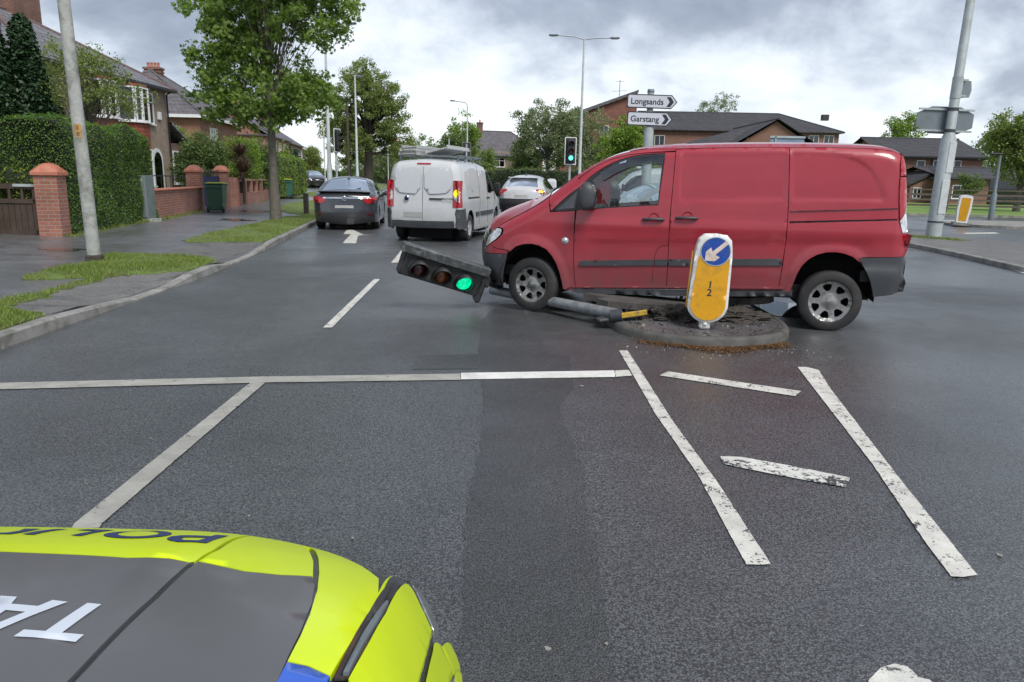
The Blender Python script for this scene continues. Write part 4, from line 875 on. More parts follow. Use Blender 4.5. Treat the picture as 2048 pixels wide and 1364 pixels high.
# dark saloon
O1 = [(2.30, .22), (2.42, .40), (2.40, .62), (2.15, .80), (1.6, .93), (1.15, 1.0), (.75, 1.22), (.35, 1.40), (0, 1.46), (-.5, 1.48), (-1.0, 1.43), (-1.5, 1.25), (-1.9, 1.10), (-2.12, 1.055), (-2.24, 1.04), (-2.30, .98), (-2.33, .85), (-2.37, .66), (-2.41, .52), (-2.38, .34), (-2.30, .24)]
w1 = [(.98, 1.01), (.68, 1.20), (.33, 1.335), (0, 1.385), (-.5, 1.395), (-.95, 1.33), (-1.35, 1.19), (-1.6, 1.06), (-1.2, 1.0), (0, .98)]
tmp = Shell(O1, lambda x, z: .9+0*x, .1)
dsal, dss = make_car(O1, .925, 2.74, M['cardark'], 'dark_saloon', .33, win=w1, rwin=(tmp.at(-.98, 1.43), tmp.at(-1.92, 1.095)), fwin=(tmp.at(1.15, 1.0), tmp.at(.35, 1.40)), step=.07)
tag(dsal, 'dark grey saloon with a chrome boot strip waiting in the left lane', 'car')
rf = lambda off: rearf(dss, -1.95, None, off)
for sd_ in (1, -1):
    sheet('tail_light', smoothp([(sd_*.88, .97), (sd_*.62, .93), (sd_*.50, .90), (sd_*.56, .80), (sd_*.62, .765), (sd_*.78, .77), (sd_*.90, .83)], 1), rf(.012), M['redglass'], dsal, step=.05)
    dss.panel('tail_light_side', [(-2.36, .86), (-2.32, .96), (-2.10, .955), (-1.98, .93), (-2.12, .86)], M['redglass'], dsal, side=sd_, off=-.01, step=.05)
sheet('chrome_strip', [(-.60, .895), (.60, .895), (.60, .935), (0, .94), (-.60, .935)], rf(.016), M['chrome'], dsal, step=.08)
mb = MB(); mb.lathe([(.045, -2.50), (.062, -2.51), (.072, -2.49), (.072, -2.46)], (0.04, 0, .90), n=20, axis='x'); mb.build('badge_ring', M['chrome'], dsal)
mb = MB(); mb.box((-2.49, .0, .90), (.02, .05, .05), bev=.008); mb.build('badge_mark', M['chrome'], dsal)
sheet('number_plate', [(-.26, .60), (.26, .60), (.26, .71), (-.26, .71)], rf(.008), M['plate'], dsal, step=.2)
sheet('rear_diffuser', [(-.7, .26), (.7, .26), (.62, .38), (-.62, .38)], rf(.02), M['greyplastic'], dsal, step=.1)
sheet('reflector', [(-.80, .47), (-.62, .46), (-.62, .485), (-.80, .495)], rf(.022), M['redglass'], dsal, step=.1)
sheet('reflector', [(.80, .47), (.62, .46), (.62, .485), (.80, .495)], rf(.022), M['redglass'], dsal, step=.1)
mb = MB(); n = 17; vs = []
for k in range(n):
    y = -.72+1.44*k/(n-1); b = .05*(1-(y/.72)**2)
    vs += [(-2.12-b, y, 1.085+b*.2), (-2.30-b, y, 1.10+b*.1), (-2.31-b, y, 1.085+b*.1), (-2.16-b, y, 1.04)]
mb.add(vs, [(4*k+j, 4*k+(j+1) % 4, 4*k+4+(j+1) % 4, 4*k+4+j) for k in range(n-1) for j in range(4)]); mb.build('boot_spoiler', M['carblack'], dsal)
mb = MB(); mb.lathe([(.05, 1.52), (.035, 1.545), (.012, 1.56)], (-.95, 0, 0), n=12); mb.tube([(-.95, 0, 1.55), (-1.10, 0, 1.72)], .006, 6); mb.build('aerial', M['black'], dsal)
mb = MB(); mb.tube([(-1.93, -.15, 1.125), (-1.80, -.42, 1.19)], .012, 6); mb.build('rear_wiper', M['black'], dsal)
a_ = R(96.5); dsal.rotation_euler = (0, 0, a_); dsal.location = (-4.97+1.37*math.cos(a_), 22.75+1.37*math.sin(a_), 0)
# white crossover beyond the white van
O2 = [(2.0, .30), (2.12, .5), (2.12, .70), (2.0, .90), (1.5, 1.02), (1.05, 1.10), (.6, 1.38), (.25, 1.52), (-.3, 1.57), (-1.0, 1.55), (-1.45, 1.48), (-1.75, 1.30), (-2.0, 1.10), (-2.08, .95), (-2.12, .75), (-2.17, .6), (-2.15, .45), (-2.05, .32)]
w2 = [(.88, 1.08), (.55, 1.30), (.22, 1.42), (-.3, 1.46), (-.9, 1.42), (-1.15, 1.30), (-.9, 1.14), (0, 1.07)]
tmp2 = Shell(O2, lambda x, z: .9+0*x, .1)
wc, wcs = make_car(O2, .90, 2.64, M['carwhite'], 'white_crossover', .34, 'suv', win=w2, rwin=(tmp2.at(-1.45, 1.48), tmp2.at(-1.92, 1.15)), fwin=(tmp2.at(1.05, 1.1), tmp2.at(.3, 1.5)), lower=True, ar=.39, z_belt=1.0, sill=.26)
tag(wc, 'white crossover car with black lower bumper and its right indicator lit beyond the white van', 'car')
rf2 = lambda off: rearf(wcs, -1.7, None, off)
for sd_ in (1, -1):
    sheet('tail_light', smoothp([(sd_*.88, 1.06), (sd_*.58, 1.10), (sd_*.55, 1.02), (sd_*.72, .96), (sd_*.84, .84), (sd_*.90, .92)], 1), rf2(.014), M['redglass'], wc, step=.06)
sheet('indicator', smoothp([(-.84, 1.04), (-.70, 1.06), (-.70, .99), (-.83, .95)], 1), rf2(.028), M['lamp_on'], wc, step=.06)
sheet('lower_bumper', [(-.86, .32), (.86, .32), (.88, .74), (-.88, .74)], rf2(.02), M['black'], wc, step=.1)
sheet('number_plate', [(-.26, .78), (.26, .78), (.26, .88), (-.26, .88)], rf2(.01), M['plate'], wc, step=.2)
mb = MB(); mb.box((-1.55, 0, 1.50), (.28, 1.2, .035), bev=.015); mb.build('roof_spoiler', M['carwhite'], wc)
mb = MB(); mb.lathe([(.05, 1.60), (.03, 1.66), (.008, 1.69)], (-1.0, 0, 0), n=10); mb.build('shark_fin', M['black'], wc)
wc.location = (.62, 31.6, 0); wc.rotation_euler = (0, 0, R(80)); wc.scale = (1, 1, 1.05)
# silver hatchback glimpsed through the cab
sc_, scs = make_car(O2, .88, 2.6, M['carsilver'], 'silver_hatchback', .31, win=w2, rwin=(tmp2.at(-1.45, 1.48), tmp2.at(-1.92, 1.15)), fwin=(tmp2.at(1.05, 1.1), tmp2.at(.3, 1.5)), ar=.36, z_belt=1.0)
tag(sc_, 'silver hatchback glimpsed through the side window of the red van', 'car'); sc_.location = (3.9, 20.6, 0); sc_.rotation_euler = (0, 0, R(200)); sc_.scale = (.95, .97, .95)
for sd_ in (1, -1): scs.panel('headlight', [(2.1, .66), (2.0, .86), (1.7, .92), (1.75, .80)], M['clearglass'], sc_, side=sd_, off=-.008, step=.06)
# parked cars up the drives on the left
pc, pcs = make_car(O2, .90, 2.64, M['carblack'], 'parked_car', .34, 'suv', win=w2, rwin=(tmp2.at(-1.45, 1.48), tmp2.at(-1.92, 1.15)), fwin=(tmp2.at(1.05, 1.1), tmp2.at(.3, 1.5)), ar=.39, z_belt=1.0)
tag(pc, 'black car nosing out of a driveway past the clipped hedge', 'car', 'cars parked on the driveways')
for sd_ in (1, -1): pcs.panel('headlight', [(2.1, .70), (2.0, .90), (1.65, .96), (1.75, .84)], M['clearglass'], pc, side=sd_, off=-.01, step=.06)
x, y = G(632, 362, .3); pc.location = (-19.3, 73.5, .26); pc.rotation_euler = (0, 0, R(-62))
pc2 = copy_tree(pc)
for ch in pc2.children:
    if ch.name.startswith(('body_side', 'bonnet', 'roof', 'boot_lid', 'front_bumper', 'rear_bumper', 'door_handle')): ch.data = ch.data.copy(); ch.data.materials[0] = M['carwhite']
pc2.location = (-22, 76, .26); pc2.rotation_euler = (0, 0, R(-62)); tag(pc2, 'white car parked behind the black car on the far driveway', 'car')

# ---------------------------------------------------------------- police car: bonnet and front corner
pcar = empty('police_car', (-1.0, 1.0, 0), 0, 'police car with yellow and dark grey bonnet at the near left corner', 'car')
PX = -1.0
crease = [(508, 1066.5), (470, 1078), (432, 1101), (391, 1123), (305, 1202), (228, 1274), (145, 1364), (60, 1455)]
def hf0(x, y):
    xm = PX+np.abs(np.asarray(x, float)-PX); y = np.asarray(y, float); t = np.maximum(0, y+.7037*np.maximum(0, xm+.748)**2-.7119)
    return .9904-.2888*t**2-.0039*t**4-.3711*np.clip((xm+.2546)/.2046, 0, 1.3)**1.9-.028*(xm+1)**2+.004*np.maximum(0, xm+.42)*t
def hit(px, py, h=None):
    h = h or hf0; d = ray(px, py); t = np.linspace(.5, 3.2, 5200); X = d[0]*t; Y = d[1]*t; Z = CAMH+d[2]*t; g = Z-h(X, Y); k = np.where(g < 0)[0]
    i = k[0] if len(k) else int(np.argmin(g)); return (float(X[i]), float(Y[i]))
cl_ = [hit(*p) for p in crease]; cl_ = [(cl_[0][0]+.0, 1.9)]+cl_+[(cl_[-1][0]-.02, .2)]
def hf(x, y):
    x = np.asarray(x, float); xm = PX+np.abs(x-PX); cx = np.interp(-np.asarray(y, float), [-p[1] for p in cl_], [p[0] for p in cl_])
    return hf0(x, y)+.010/(1+np.exp(np.clip((xm-cx+.026)/.008, -30, 30)))*np.clip((1.45-y)/.25, 0, 1)
_gx, _gy = np.meshgrid(np.linspace(-1.95, -.04, 400), np.linspace(.6, 1.7, 500)); _z = hf(_gx, _gy)
_v = np.stack([_gx, _gy, _z-CAMH], -1); _c = _v @ cf; _px = 1024+FPX*(_v @ cr)/_c; _py = 682-FPX*(_v @ cu)/_c
ENVX = np.arange(-300, 780, 20); ENVM = np.array([_py[np.abs(_px-a) < 10].min() for a in ENVX]); ENVM = np.convolve(np.pad(ENVM, 2, 'edge'), np.ones(5)/5, 'valid')
ENVP = np.interp(ENVX, [-300, -200, -100, 0, 120, 250, 380, 460, 510, 560, 630, 710, 760, 792], [1053, 1052, 1051, 1050, 1049.5, 1051, 1057, 1063, 1067, 1078, 1096, 1120, 1138, 1149])
def warp(px, py):
    if px > 775: return py
    e = float(np.interp(px, ENVX, ENVP)); m = float(np.interp(px, ENVX, ENVM))+2.0; k = float(np.clip((775-px)/60, 0, 1))
    return py+(m-e)*k*float(np.clip(1-(py-e)/60, 0, 1))
def pf(off=0.):
    def g(q, inset):
        q = np.asarray(q, float); return np.column_stack([q[:, 0]-PX, q[:, 1]-1.0, hf(q[:, 0], q[:, 1])-inset+off])
    return g
H_ = lambda L: [hit(p[0], warp(*p), hf) for p in L]
R3 = lambda L: H_([(a/3.938, b/3.938+1040) for a, b in L]); R5 = lambda L: H_([(a/2.048, b/2.048+1000) for a, b in L]); R9 = lambda L: H_([(a/5.59+740, b/5.59+1120) for a, b in L])
M['hivis'] = paint('hi_vis_yellow', (.60, .76, .0), rough=.35, coat=.12)
M['pgrey'] = mat('matt_dark_bonnet', (.105, .106, .112), .36, var=.08, vs=2, coat=.1, rvar=.05, dirt=(.14, .14, .14), dscale=7, damt=.25)
M['pblue'] = paint('police_blue', (.015, .10, .55), rough=.3, coat=.5)
M['ptxt'] = mat('navy_lettering', (.012, .03, .14), .4, var=.05); M['pwhite'] = mat('white_lettering', (.55, .60, .68), .4, var=.03)
M['pchan'] = mat('black_trim_channel', (.028, .031, .033), .25, var=.3, coat=.5)
band_in = R3([(1535, 327), (1500, 333), (1000, 295), (500, 265), (0, 243)])
xl = 2*PX
lb = band_in[-1]
cy = lambda y: float(np.interp(-y, [-p[1] for p in cl_], [p[0] for p in cl_]))
cfr = [(cy(y)-.005, y) for y in (1.80, 1.6, 1.5, 1.45, 1.4, 1.36, 1.32, 1.28, 1.24) if y > band_in[0][1]+.02]
sheet('bonnet_front_band', [(PX-.52, 1.80)]+cfr+band_in+[(PX-.1, lb[1]), (PX-.52, band_in[0][1])], pf(), M['hivis'], pcar, step=.035)
cb = [(cy(y)-.005, y) for y in (1.20, 1.1, 1.0, .9, .8, .7, .6, .5, .4, .3) if y < band_in[0][1]-.01]
sheet('bonnet', list(reversed([(p[0], p[1]-.003) for p in band_in]))[:]+[(cy(band_in[0][1])-.005, band_in[0][1]-.004)]+cb+[(PX-.52, .3), (PX-.52, band_in[0][1]-.004), (PX-.1, lb[1]-.003)], pf(), M['pgrey'], pcar, step=.035)
gapL = R5([(1240, 187), (1265, 205), (1283, 250), (1283, 311), (1290, 350), (1275, 430), (1230, 540), (1180, 640), (1135, 745), (1080, 860)])
yb = R5([(830, 252), (1000, 290), (1150, 305), (1281, 311)])
cfr2 = [(cy(y)+.004, y) for y in (1.30, 1.36, 1.42, 1.5, 1.6, 1.75) if y > yb[0][1]+.02]
sheet('bonnet_corner_band', [(cy(yb[0][1])+.004, yb[0][1])]+yb[1:]+[gapL[2], gapL[1], gapL[0], (gapL[0][0]+.02, 1.6), (gapL[0][0], 1.72)]+list(reversed(cfr2)), pf(), M['hivis'], pcar, step=.035)
cb2 = [(cy(y)+.004, y) for y in (.3, .4, .5, .6, .7, .8, .9, 1.0, 1.1)]
sheet('bonnet_edge', [(cy(yb[0][1])+.004, yb[0][1]-.004)]+[(p[0], p[1]-.004) for p in yb[1:]]+gapL[4:]+[(gapL[-1][0]-.01, .3)]+cb2, pf(), M['pgrey'], pcar, step=.035)
wl = R5([(1252, 187), (1290, 205), (1305, 240), (1308, 300), (1300, 370), (1270, 470), (1230, 560), (1178, 660)]); wr_ = R5([(1353, 720), (1480, 520), (1560, 400), (1618, 305)])
sheet('front_wing', wl+wr_+[(wr_[-1][0]+.035, 1.24), (wr_[-1][0]+.01, 1.38), (wr_[-1][0]-.05, 1.5), (wl[0][0]+.03, 1.68), (wl[0][0]+.01, 1.6)], pf(), M['hivis'], pcar, step=.03)
bl = R5([(1176, 664), (1135, 745), (1090, 850)]); br = R5([(1250, 890), (1320, 780), (1351, 723)])
sheet('blue_battenburg_square', bl+[(bl[-1][0]-.01, .45), (br[0][0]-.02, .45)]+br, pf(), M['pblue'], pcar, step=.035)
# outer panels beside the dark trim channel
sheet('trim_channel', R9([(285, 165), (330, 180), (430, 240), (380, 285), (180, 610), (0, 925), (-220, 1330), (-400, 1330), (-200, 900), (0, 570), (180, 300)]), pf(.001), M['pchan'], pcar, step=.03, lip=.004)
sheet('trim_insert', R9([(185, 480), (208, 495), (100, 690), (-60, 950), (-240, 1300), (-300, 1300), (-80, 860)]), pf(.006), M['alugrey'], pcar, step=.03, lip=.006)
sheet('trim_insert', R9([(300, 240), (352, 280), (290, 390), (210, 500), (180, 465), (240, 340)]), pf(.005), M['blackgloss'], pcar, step=.03, lip=.006)
sheet('headlight', R9([(395, 280), (430, 292), (462, 328), (560, 520), (688, 795), (660, 930), (600, 1150), (540, 1364), (500, 1500), (-120, 1500), (-240, 1364), (-100, 1110), (0, 930), (180, 615)]), pf(.004), M['hivis'], pcar, step=.025)
sheet('headlight_edge', R9([(470, 275), (540, 275), (620, 400), (700, 600), (770, 790), (720, 800), (600, 560), (520, 380)]), pf(.002), M['clearglass'], pcar, step=.025)
ch_ = R9([(290, 155), (400, 200), (455, 255), (520, 370), (600, 545), (660, 690), (708, 800)]); mb = MB(); mb.tube([(p[0]-PX, p[1]-1.0, float(hf(*p))+.003) for p in ch_], .0022, 6); mb.build('chrome_edge', M['chrome'], pcar)
sheet('bumper_corner', R9([(740, 930), (800, 965), (870, 1110), (925, 1225), (880, 1320), (870, 1500), (600, 1500), (640, 1300), (700, 1050), (715, 950)]), pf(.002), M['hivis'], pcar, step=.02)
sheet('bumper_corner', R9([(812, 968), (905, 948), (960, 1060), (1000, 1170), (1010, 1230), (985, 1232), (940, 1222), (880, 1110)]), pf(.002), M['hivis'], pcar, step=.02)
sheet('fog_lamp_cover', R9([(950, 1290), (985, 1262), (1025, 1280), (1034, 1400), (1030, 1500), (930, 1500), (938, 1400)]), pf(.003), M['hivis'], pcar, step=.02)
# dark under-skin, nose and sides down to the sill
o = sheet('under_skin', [(-1.93, .3), (-.055, .3), (-.052, 1.28), (-.09, 1.36), (-.2, 1.45), (-.45, 1.62), (-.8, 1.78), (-1.2, 1.78), (-1.55, 1.62), (-1.8, 1.45), (-1.91, 1.36), (-1.948, 1.28)], pf(-.006), M['pchan'], pcar, step=.04, lip=0)
rim_ = [(-.055, .3), (-.052, 1.28), (-.09, 1.36), (-.2, 1.45), (-.45, 1.62), (-.8, 1.78), (-1.2, 1.78), (-1.55, 1.62), (-1.8, 1.45), (-1.91, 1.36), (-1.948, 1.28), (-1.945, .3)]
rd = dens(rim_, .05, False); vs = [];
for x, y in rd:
    z = float(hf(x, y))-.006; vs += [(x-PX, y-1, z), (x-PX, y-1, (z+.2)/2), (x-PX, y-1, .22)]
mk('front_bumper', vs, [(3*i+j, 3*i+3+j, 3*i+4+j, 3*i+1+j) for i in range(len(rd)-1) for j in range(2)], M['hivis'], pcar, smooth=True)
# lettering, facing forward as on the car
sheet('lettering', R3([(1805, 108), (1625, 173), (1400, 161), (1330, 147), (1312, 132), (1345, 114), (1430, 104), (1560, 107), (1660, 114), (1700, 103)]), pf(.0015), M['ptxt'], pcar, holes=[R3([(1420, 132), (1455, 121), (1640, 126), (1565, 150), (1450, 146)])], step=.02, lip=0)
ell = lambda cx, cy_, a, b, k=24: [(cx+a*math.cos(2*math.pi*i/k)+.0, cy_+b*math.sin(2*math.pi*i/k)-.02*a*math.cos(2*math.pi*i/k)) for i in range(k)]
sheet('lettering', R3(ell(1085, 93, 270, 33)), pf(.0015), M['ptxt'], pcar, holes=[R3(ell(1090, 86, 166, 24))], step=.02, lip=0)
for L in ([(905, 52), (640, 108), (556, 104), (765, 62), (600, 56), (690, 48)], [(540, 47), (450, 48), (175, 98), (265, 101)], [(330, 49), (200, 50), (150, 70), (60, 86), (-60, 91), (-60, 98), (80, 99), (190, 80), (250, 64)]):
    sheet('lettering', R3(L), pf(.0015), M['ptxt'], pcar, step=.02, lip=0)
sheet('lettering', R3([(800, 672), (690, 660), (360, 882), (190, 870), (108, 924), (596, 968), (662, 910), (490, 895)]), pf(.0015), M['pwhite'], pcar, step=.03, lip=0)
sheet('lettering', R3([(535, 652), (415, 638), (300, 685), (90, 667), (135, 612), (10, 604), (-180, 720), (-330, 960), (-200, 960), (0, 868), (250, 760)]), pf(.0015), M['pwhite'], pcar, holes=[R3([(45, 716), (200, 730), (-20, 820), (-80, 800)])], step=.03, lip=0)
for sx in (1, -1): wheel(pcar, sx*.80, -.25, .34, .34, .22, sx, .24, 5, rimmat='alloysilver')
for ch in pcar.children:
    if ch.name.startswith('wheel'): ch.rotation_euler = (0, 0, R(-90) if ch.location.x > 0 else R(90))
# ================================================================ STREET FURNITURE
def thingpost(name, label, cat, x, y, z, group=None): return empty(name, (x, y, z), 0, label, cat, group)
M['signyellow'] = mat('bollard_yellow', (.64, .31, .001), .34, var=.05, dirt=(.22, .13, .03), dscale=8, damt=.45, coat=.3)
M['signblue'] = mat('sign_blue', (.010, .055, .30), .3, var=.08, dirt=(.16, .2, .28), dscale=9, damt=.3)
M['arrow'] = mat('faded_arrow_white', (.62, .52, .47), .4, var=.08, dirt=(.35, .27, .22), dscale=9, damt=.6)
M['signwhite'] = mat('sign_face_white', (.52, .54, .60), .45, var=.04)
M['signtext'] = mat('sign_black', (.018, .022, .03), .5, var=.05)
M['concrete'] = mat('weathered_concrete_column', (.36, .37, .35), .8, var=.25, vs=7, bmp=.004, bs=60, dirt=(.10, .105, .07), dscale=3, damt=.9)
M['signal'] = mat('signal_housing', (.022, .024, .026), .5, bmp=.001, bs=150, var=.2, dirt=(.08, .085, .08), dscale=8, damt=.4)
M['signalgrey'] = mat('scuffed_backing_board', (.045, .051, .055), .55, var=.2, dirt=(.22, .23, .22), dscale=14, damt=.55)
M['greenlit'] = emis('green_signal_lit', (.0, .72, .33), .50, (.0, .20, .10)); M['greenfar'] = emis('far_green_signal_lit', (.1, 1., .75), 1.5, (.0, .3, .2))
M['redoff'] = mat('red_signal_lens', (.05, .006, .008), .25, var=.2, coat=.4); M['amberoff'] = mat('amber_signal_lens', (.17, .04, .006), .3, var=.45, vs=16, coat=.5)
M['yellowedge'] = mat('scuffed_yellow_edge', (.48, .30, .02), .6, var=.3, dirt=(.12, .10, .07), dscale=16, damt=.8)
M['soil'] = mat('dark_soil', (.055, .047, .040), .95, var=.4, vs=9, bmp=.02, bs=45)

# ---- keep-left bollard on the island
def stadium(w, h, rt, rb, n=10):
    """rounded upright outline, bottom centre at 0"""
    L = []
    for k in range(n+1): t = -math.pi/2+math.pi/2*k/n; L.append((w/2-rb+rb*math.cos(t), rb+rb*math.sin(t)))
    for k in range(n+1): t = math.pi/2*k/n; L.append((w/2-rt+rt*math.cos(t), h-rt+rt*math.sin(t)))
    for k in range(n+1): t = math.pi/2+math.pi/2*k/n; L.append((-w/2+rt+rt*math.cos(t), h-rt+rt*math.sin(t)))
    for k in range(n+1): t = math.pi+math.pi/2*k/n; L.append((-w/2+rb+rb*math.cos(t), rb+rb*math.sin(t)))
    return L
bx, by = G(1408, 653, .11)
bol = empty('bollard', (bx, by, .11), 0, 'leaning keep-left bollard with yellow face and numbers on the kerbed island', 'bollard')
TOP = D(1429, 472, by+.05); hgt = .93
Wt = .42
tilt = math.atan2(TOP[0]-bx, .90); bol.rotation_euler = (R(-4), tilt, R(-9)); bol.scale = (.98, .98, .945)
OUT = [(.21, .90)]
def bshape(k=0):
    w0, w1 = .205-k, .175-k; L = []
    for i in range(13): t = -math.pi/2+math.pi/2*i/12; L.append((w0*math.cos(t), .20+(.20-k)*math.sin(t)))
    L += [(w1+.012, .72), (w1, .82)]
    L += [(w1*.93, .89-k*.6), (w1*.62, .945-k), (0, .955-k), (-w1*.62, .945-k), (-w1*.93, .89-k*.6), (-w1, .82), (-w1-.012, .72)]
    for i in range(13): t = math.pi+math.pi/2*i/12; L.append((w0*math.cos(t), .20+(.20-k)*math.sin(t)))
    o_ = []
    for p in L:
        if not o_ or math.hypot(p[0]-o_[-1][0], p[1]-o_[-1][1]) > .004: o_.append(p)
    return o_[:-1] if math.hypot(o_[0][0]-o_[-1][0], o_[0][1]-o_[-1][1]) < .004 else o_
def bface(y0, bulge=.012):
    def g(q, ins):
        q = np.asarray(q, float); e = np.clip(pdist(q, bshape(), True)/.03, 0, 1); return np.column_stack([q[:, 0], y0+.018*(1-np.sqrt(1-(1-e)**2*.999))+ins, q[:, 1]+.05])
    return g
sheet('casing', bshape(), bface(-.09), M['whitedirty'], bol, step=.03, lip=.18)
def ff2(y0):
    def g(q, ins): q = np.asarray(q, float); return np.column_stack([q[:, 0], y0+q[:, 0]*0+ins, q[:, 1]+.05])
    return g
cir = lambda cx, cy_, r, n=36: [(cx+r*math.cos(2*math.pi*i/n), cy_+r*math.sin(2*math.pi*i/n)) for i in range(n)]
yf = []
for p in bshape(.028):
    if p[1] < .70: yf.append(p)
yf = [p for p in yf if p[0] > 0 or True]
right = sorted([p for p in yf if p[0] >= 0], key=lambda p: p[1]); left = sorted([p for p in yf if p[0] < 0], key=lambda p: -p[1])
cc_ = (0.012, .765); rr_ = .152
arcp = [(cc_[0]+(rr_+.004)*math.cos(t), cc_[1]+(rr_+.004)*math.sin(t)) for t in np.linspace(R(-22), R(-158), 16)]
sheet('yellow_face', right+[(.163, .70)]+arcp+[(-.150, .70)]+left, ff2(-.094), M['signyellow'], bol, step=.05, lip=.003)
sd = sheet('sign_disc', cir(*cc_, rr_), ff2(-.097), M['signblue'], bol, step=.05, lip=.006)
sheet('disc_rim', cir(*cc_, rr_), ff2(-.099), M['galv'], bol, holes=[cir(*cc_, rr_-.008)], step=.03, lip=.004)
ar_ = [(.118, .088), (.088, .118), (-.032, -.004), (-.050, .040), (-.098, -.010), (-.100, -.106), (.0, -.104), (.048, -.058), (.0, -.036)]
ar_ = [(cc_[0]+a*.98, cc_[1]+b*.98) for a, b in ar_]
sheet('arrow', ar_, ff2(-.1005), M['arrow'], sd, step=.04, lip=.002)
for s_, z_ in (('1', .41), ('2', .325)): text('number', s_, .105, M['signtext'], bol, Matrix.Translation((.0, -.0955, z_+.05)) @ Matrix.Rotation(R(90), 4, 'X'), .002, .0008)
mb = MB(); mb.box((0, 0, .02), (.11, .12, .09), bev=.02); mb.lathe([(.001, .055), (.02, .05), (.02, .03)], (0, -.07, 0), n=12); mb.build('base', M['whitedirty'], bol)
mb = MB(); mb.box((-.212, -.02, .50), (.012, .06, .60), bev=.004); mb.build('side_strip', M['signyellow'], bol)

# ---- felled traffic signal lying against the nose of the van
def px3(px, py, Y): return Vector(D(px, py, Y))
hA = px3(838, 536, 8.75); hB = px3(928, 563, 8.9); c_ = (hA+hB)/2
ax = (hB-hA).normalized(); fwd = (Vector((0, 0, CAMH))-c_).normalized(); fwd = (Vector((-.14, -1, -.02)))
zax = (fwd-ax*fwd.dot(ax)).normalized(); yax = zax.cross(ax).normalized()     # x along head red->green, z out of the lenses
ft = empty('fallen_traffic_signal', (0, 0, 0), 0, 'knocked-down traffic signal with its green lens lit under the nose of the red van', 'traffic signal')
base = Vector((*G(1262, 634, .12), .12)); ft.location = base
HM = Matrix.Translation(c_-base) @ Matrix((ax, yax, zax)).transposed().to_4x4()
sp_ = (hB-hA).length/2
L_ = sp_*2+.40
mb = MB(); mb.box((.02, .0, -.10), (L_+.10, .30, .12), bev=.03, M=HM); mb.box((.02, -.0, -.03), (L_-.0, .27, .03), bev=.01, M=HM); mb.build('signal_head', M['signal'], ft)
mb = MB(); mb.box((.0, .19, -.02), (L_+.13, .11, .13), bev=.012, M=HM); o = mb.build('backing_board', M['signalgrey'], ft)
mb = MB(); mb.box((L_/2+.035, .0, -.07), (.07, .42, .17), bev=.02, M=HM); mb.build('end_plate', M['signal'], ft)
for k, mm, nm in ((-1, 'redoff', 'red_lens'), (0, 'amberoff', 'amber_lens'), (1, 'greenlit', 'green_lens')):
    T_ = HM @ Matrix.Translation((k*sp_, -.01, 0))
    mb = MB(); mb.lathe([(.001, .030), (.045, .025), (.080, .010), (.098, -.02)], n=28); lens = mb.build(nm, M[mm], ft); lens.matrix_local = T_
    mb = MB(); n = 26; vs = []; a0, a1 = R(-60), R(240)
    for i in range(n+1):
        t = a0+(a1-a0)*i/n; d_ = .06+.13*(.5+.5*math.sin(t))
        for rr, zz_ in ((.112, -.04), (.112, d_), (.104, d_), (.104, -.04)): vs.append((rr*math.cos(t), rr*math.sin(t), zz_))
    mb.add(vs, [(4*i+j, 4*i+4+j, 4*i+4+(j+1) % 4, 4*i+(j+1) % 4) for i in range(n) for j in range(4)], True); mb.lathe([(.128, -.04), (.125, .0), (.110, .004), (.104, -.03)], n=28); h = mb.build('visor', M['signal'], ft); h.matrix_local = T_
pA = px3(985, 580, 9.75); pB = Vector((*G(1238, 631, .15), .16))
mb = MB(); mb.tube([pA-base, (pA.lerp(pB, .5))-base, pB-base], .060, 18); mb.build('pole', mat('shaded_scuffed_pole', (.24, .26, .27), .5, metal=.2, var=.2, dirt=(.07, .07, .065), dscale=9, damt=.6), ft)  # scuffed steel, its grey darkened to put shade into the colour
mb = MB(); q0 = px3(972, 562, 9.05); q1 = px3(1000, 572, 9.75); mb.tube([q0-base, q1-base], .05, 10); mb.box(tuple(px3(974, 556, 9.02)-base), (.06, .16, .22), 0, bev=.02); mb.build('bracket', M['signal'], ft)
mb = MB(); mb.tube([pB-base+Vector((-.08, .02, -.02)), pB-base+Vector((.03, -.01, .0))], .066, 16); mb.build('pole_collar', M['greyplastic'], ft)
rgc = np.random.default_rng(12)
for k in range(2):
    c0 = pB+Vector((.06, .0, .02)); pts = [c0-base]
    for j in range(1, 9): pts.append(Vector((c0.x+j*.055+rgc.normal()*.02, c0.y+.06*j*(k+.6)+rgc.normal()*.03, max(.11, c0.z+.07*math.sin(j*.9+k)*math.exp(-j*.2)+.01)))-base)
    mb = MB(); mb.tube(pts, .0045, 6); mb.build('torn_cable', M['black'], ft)
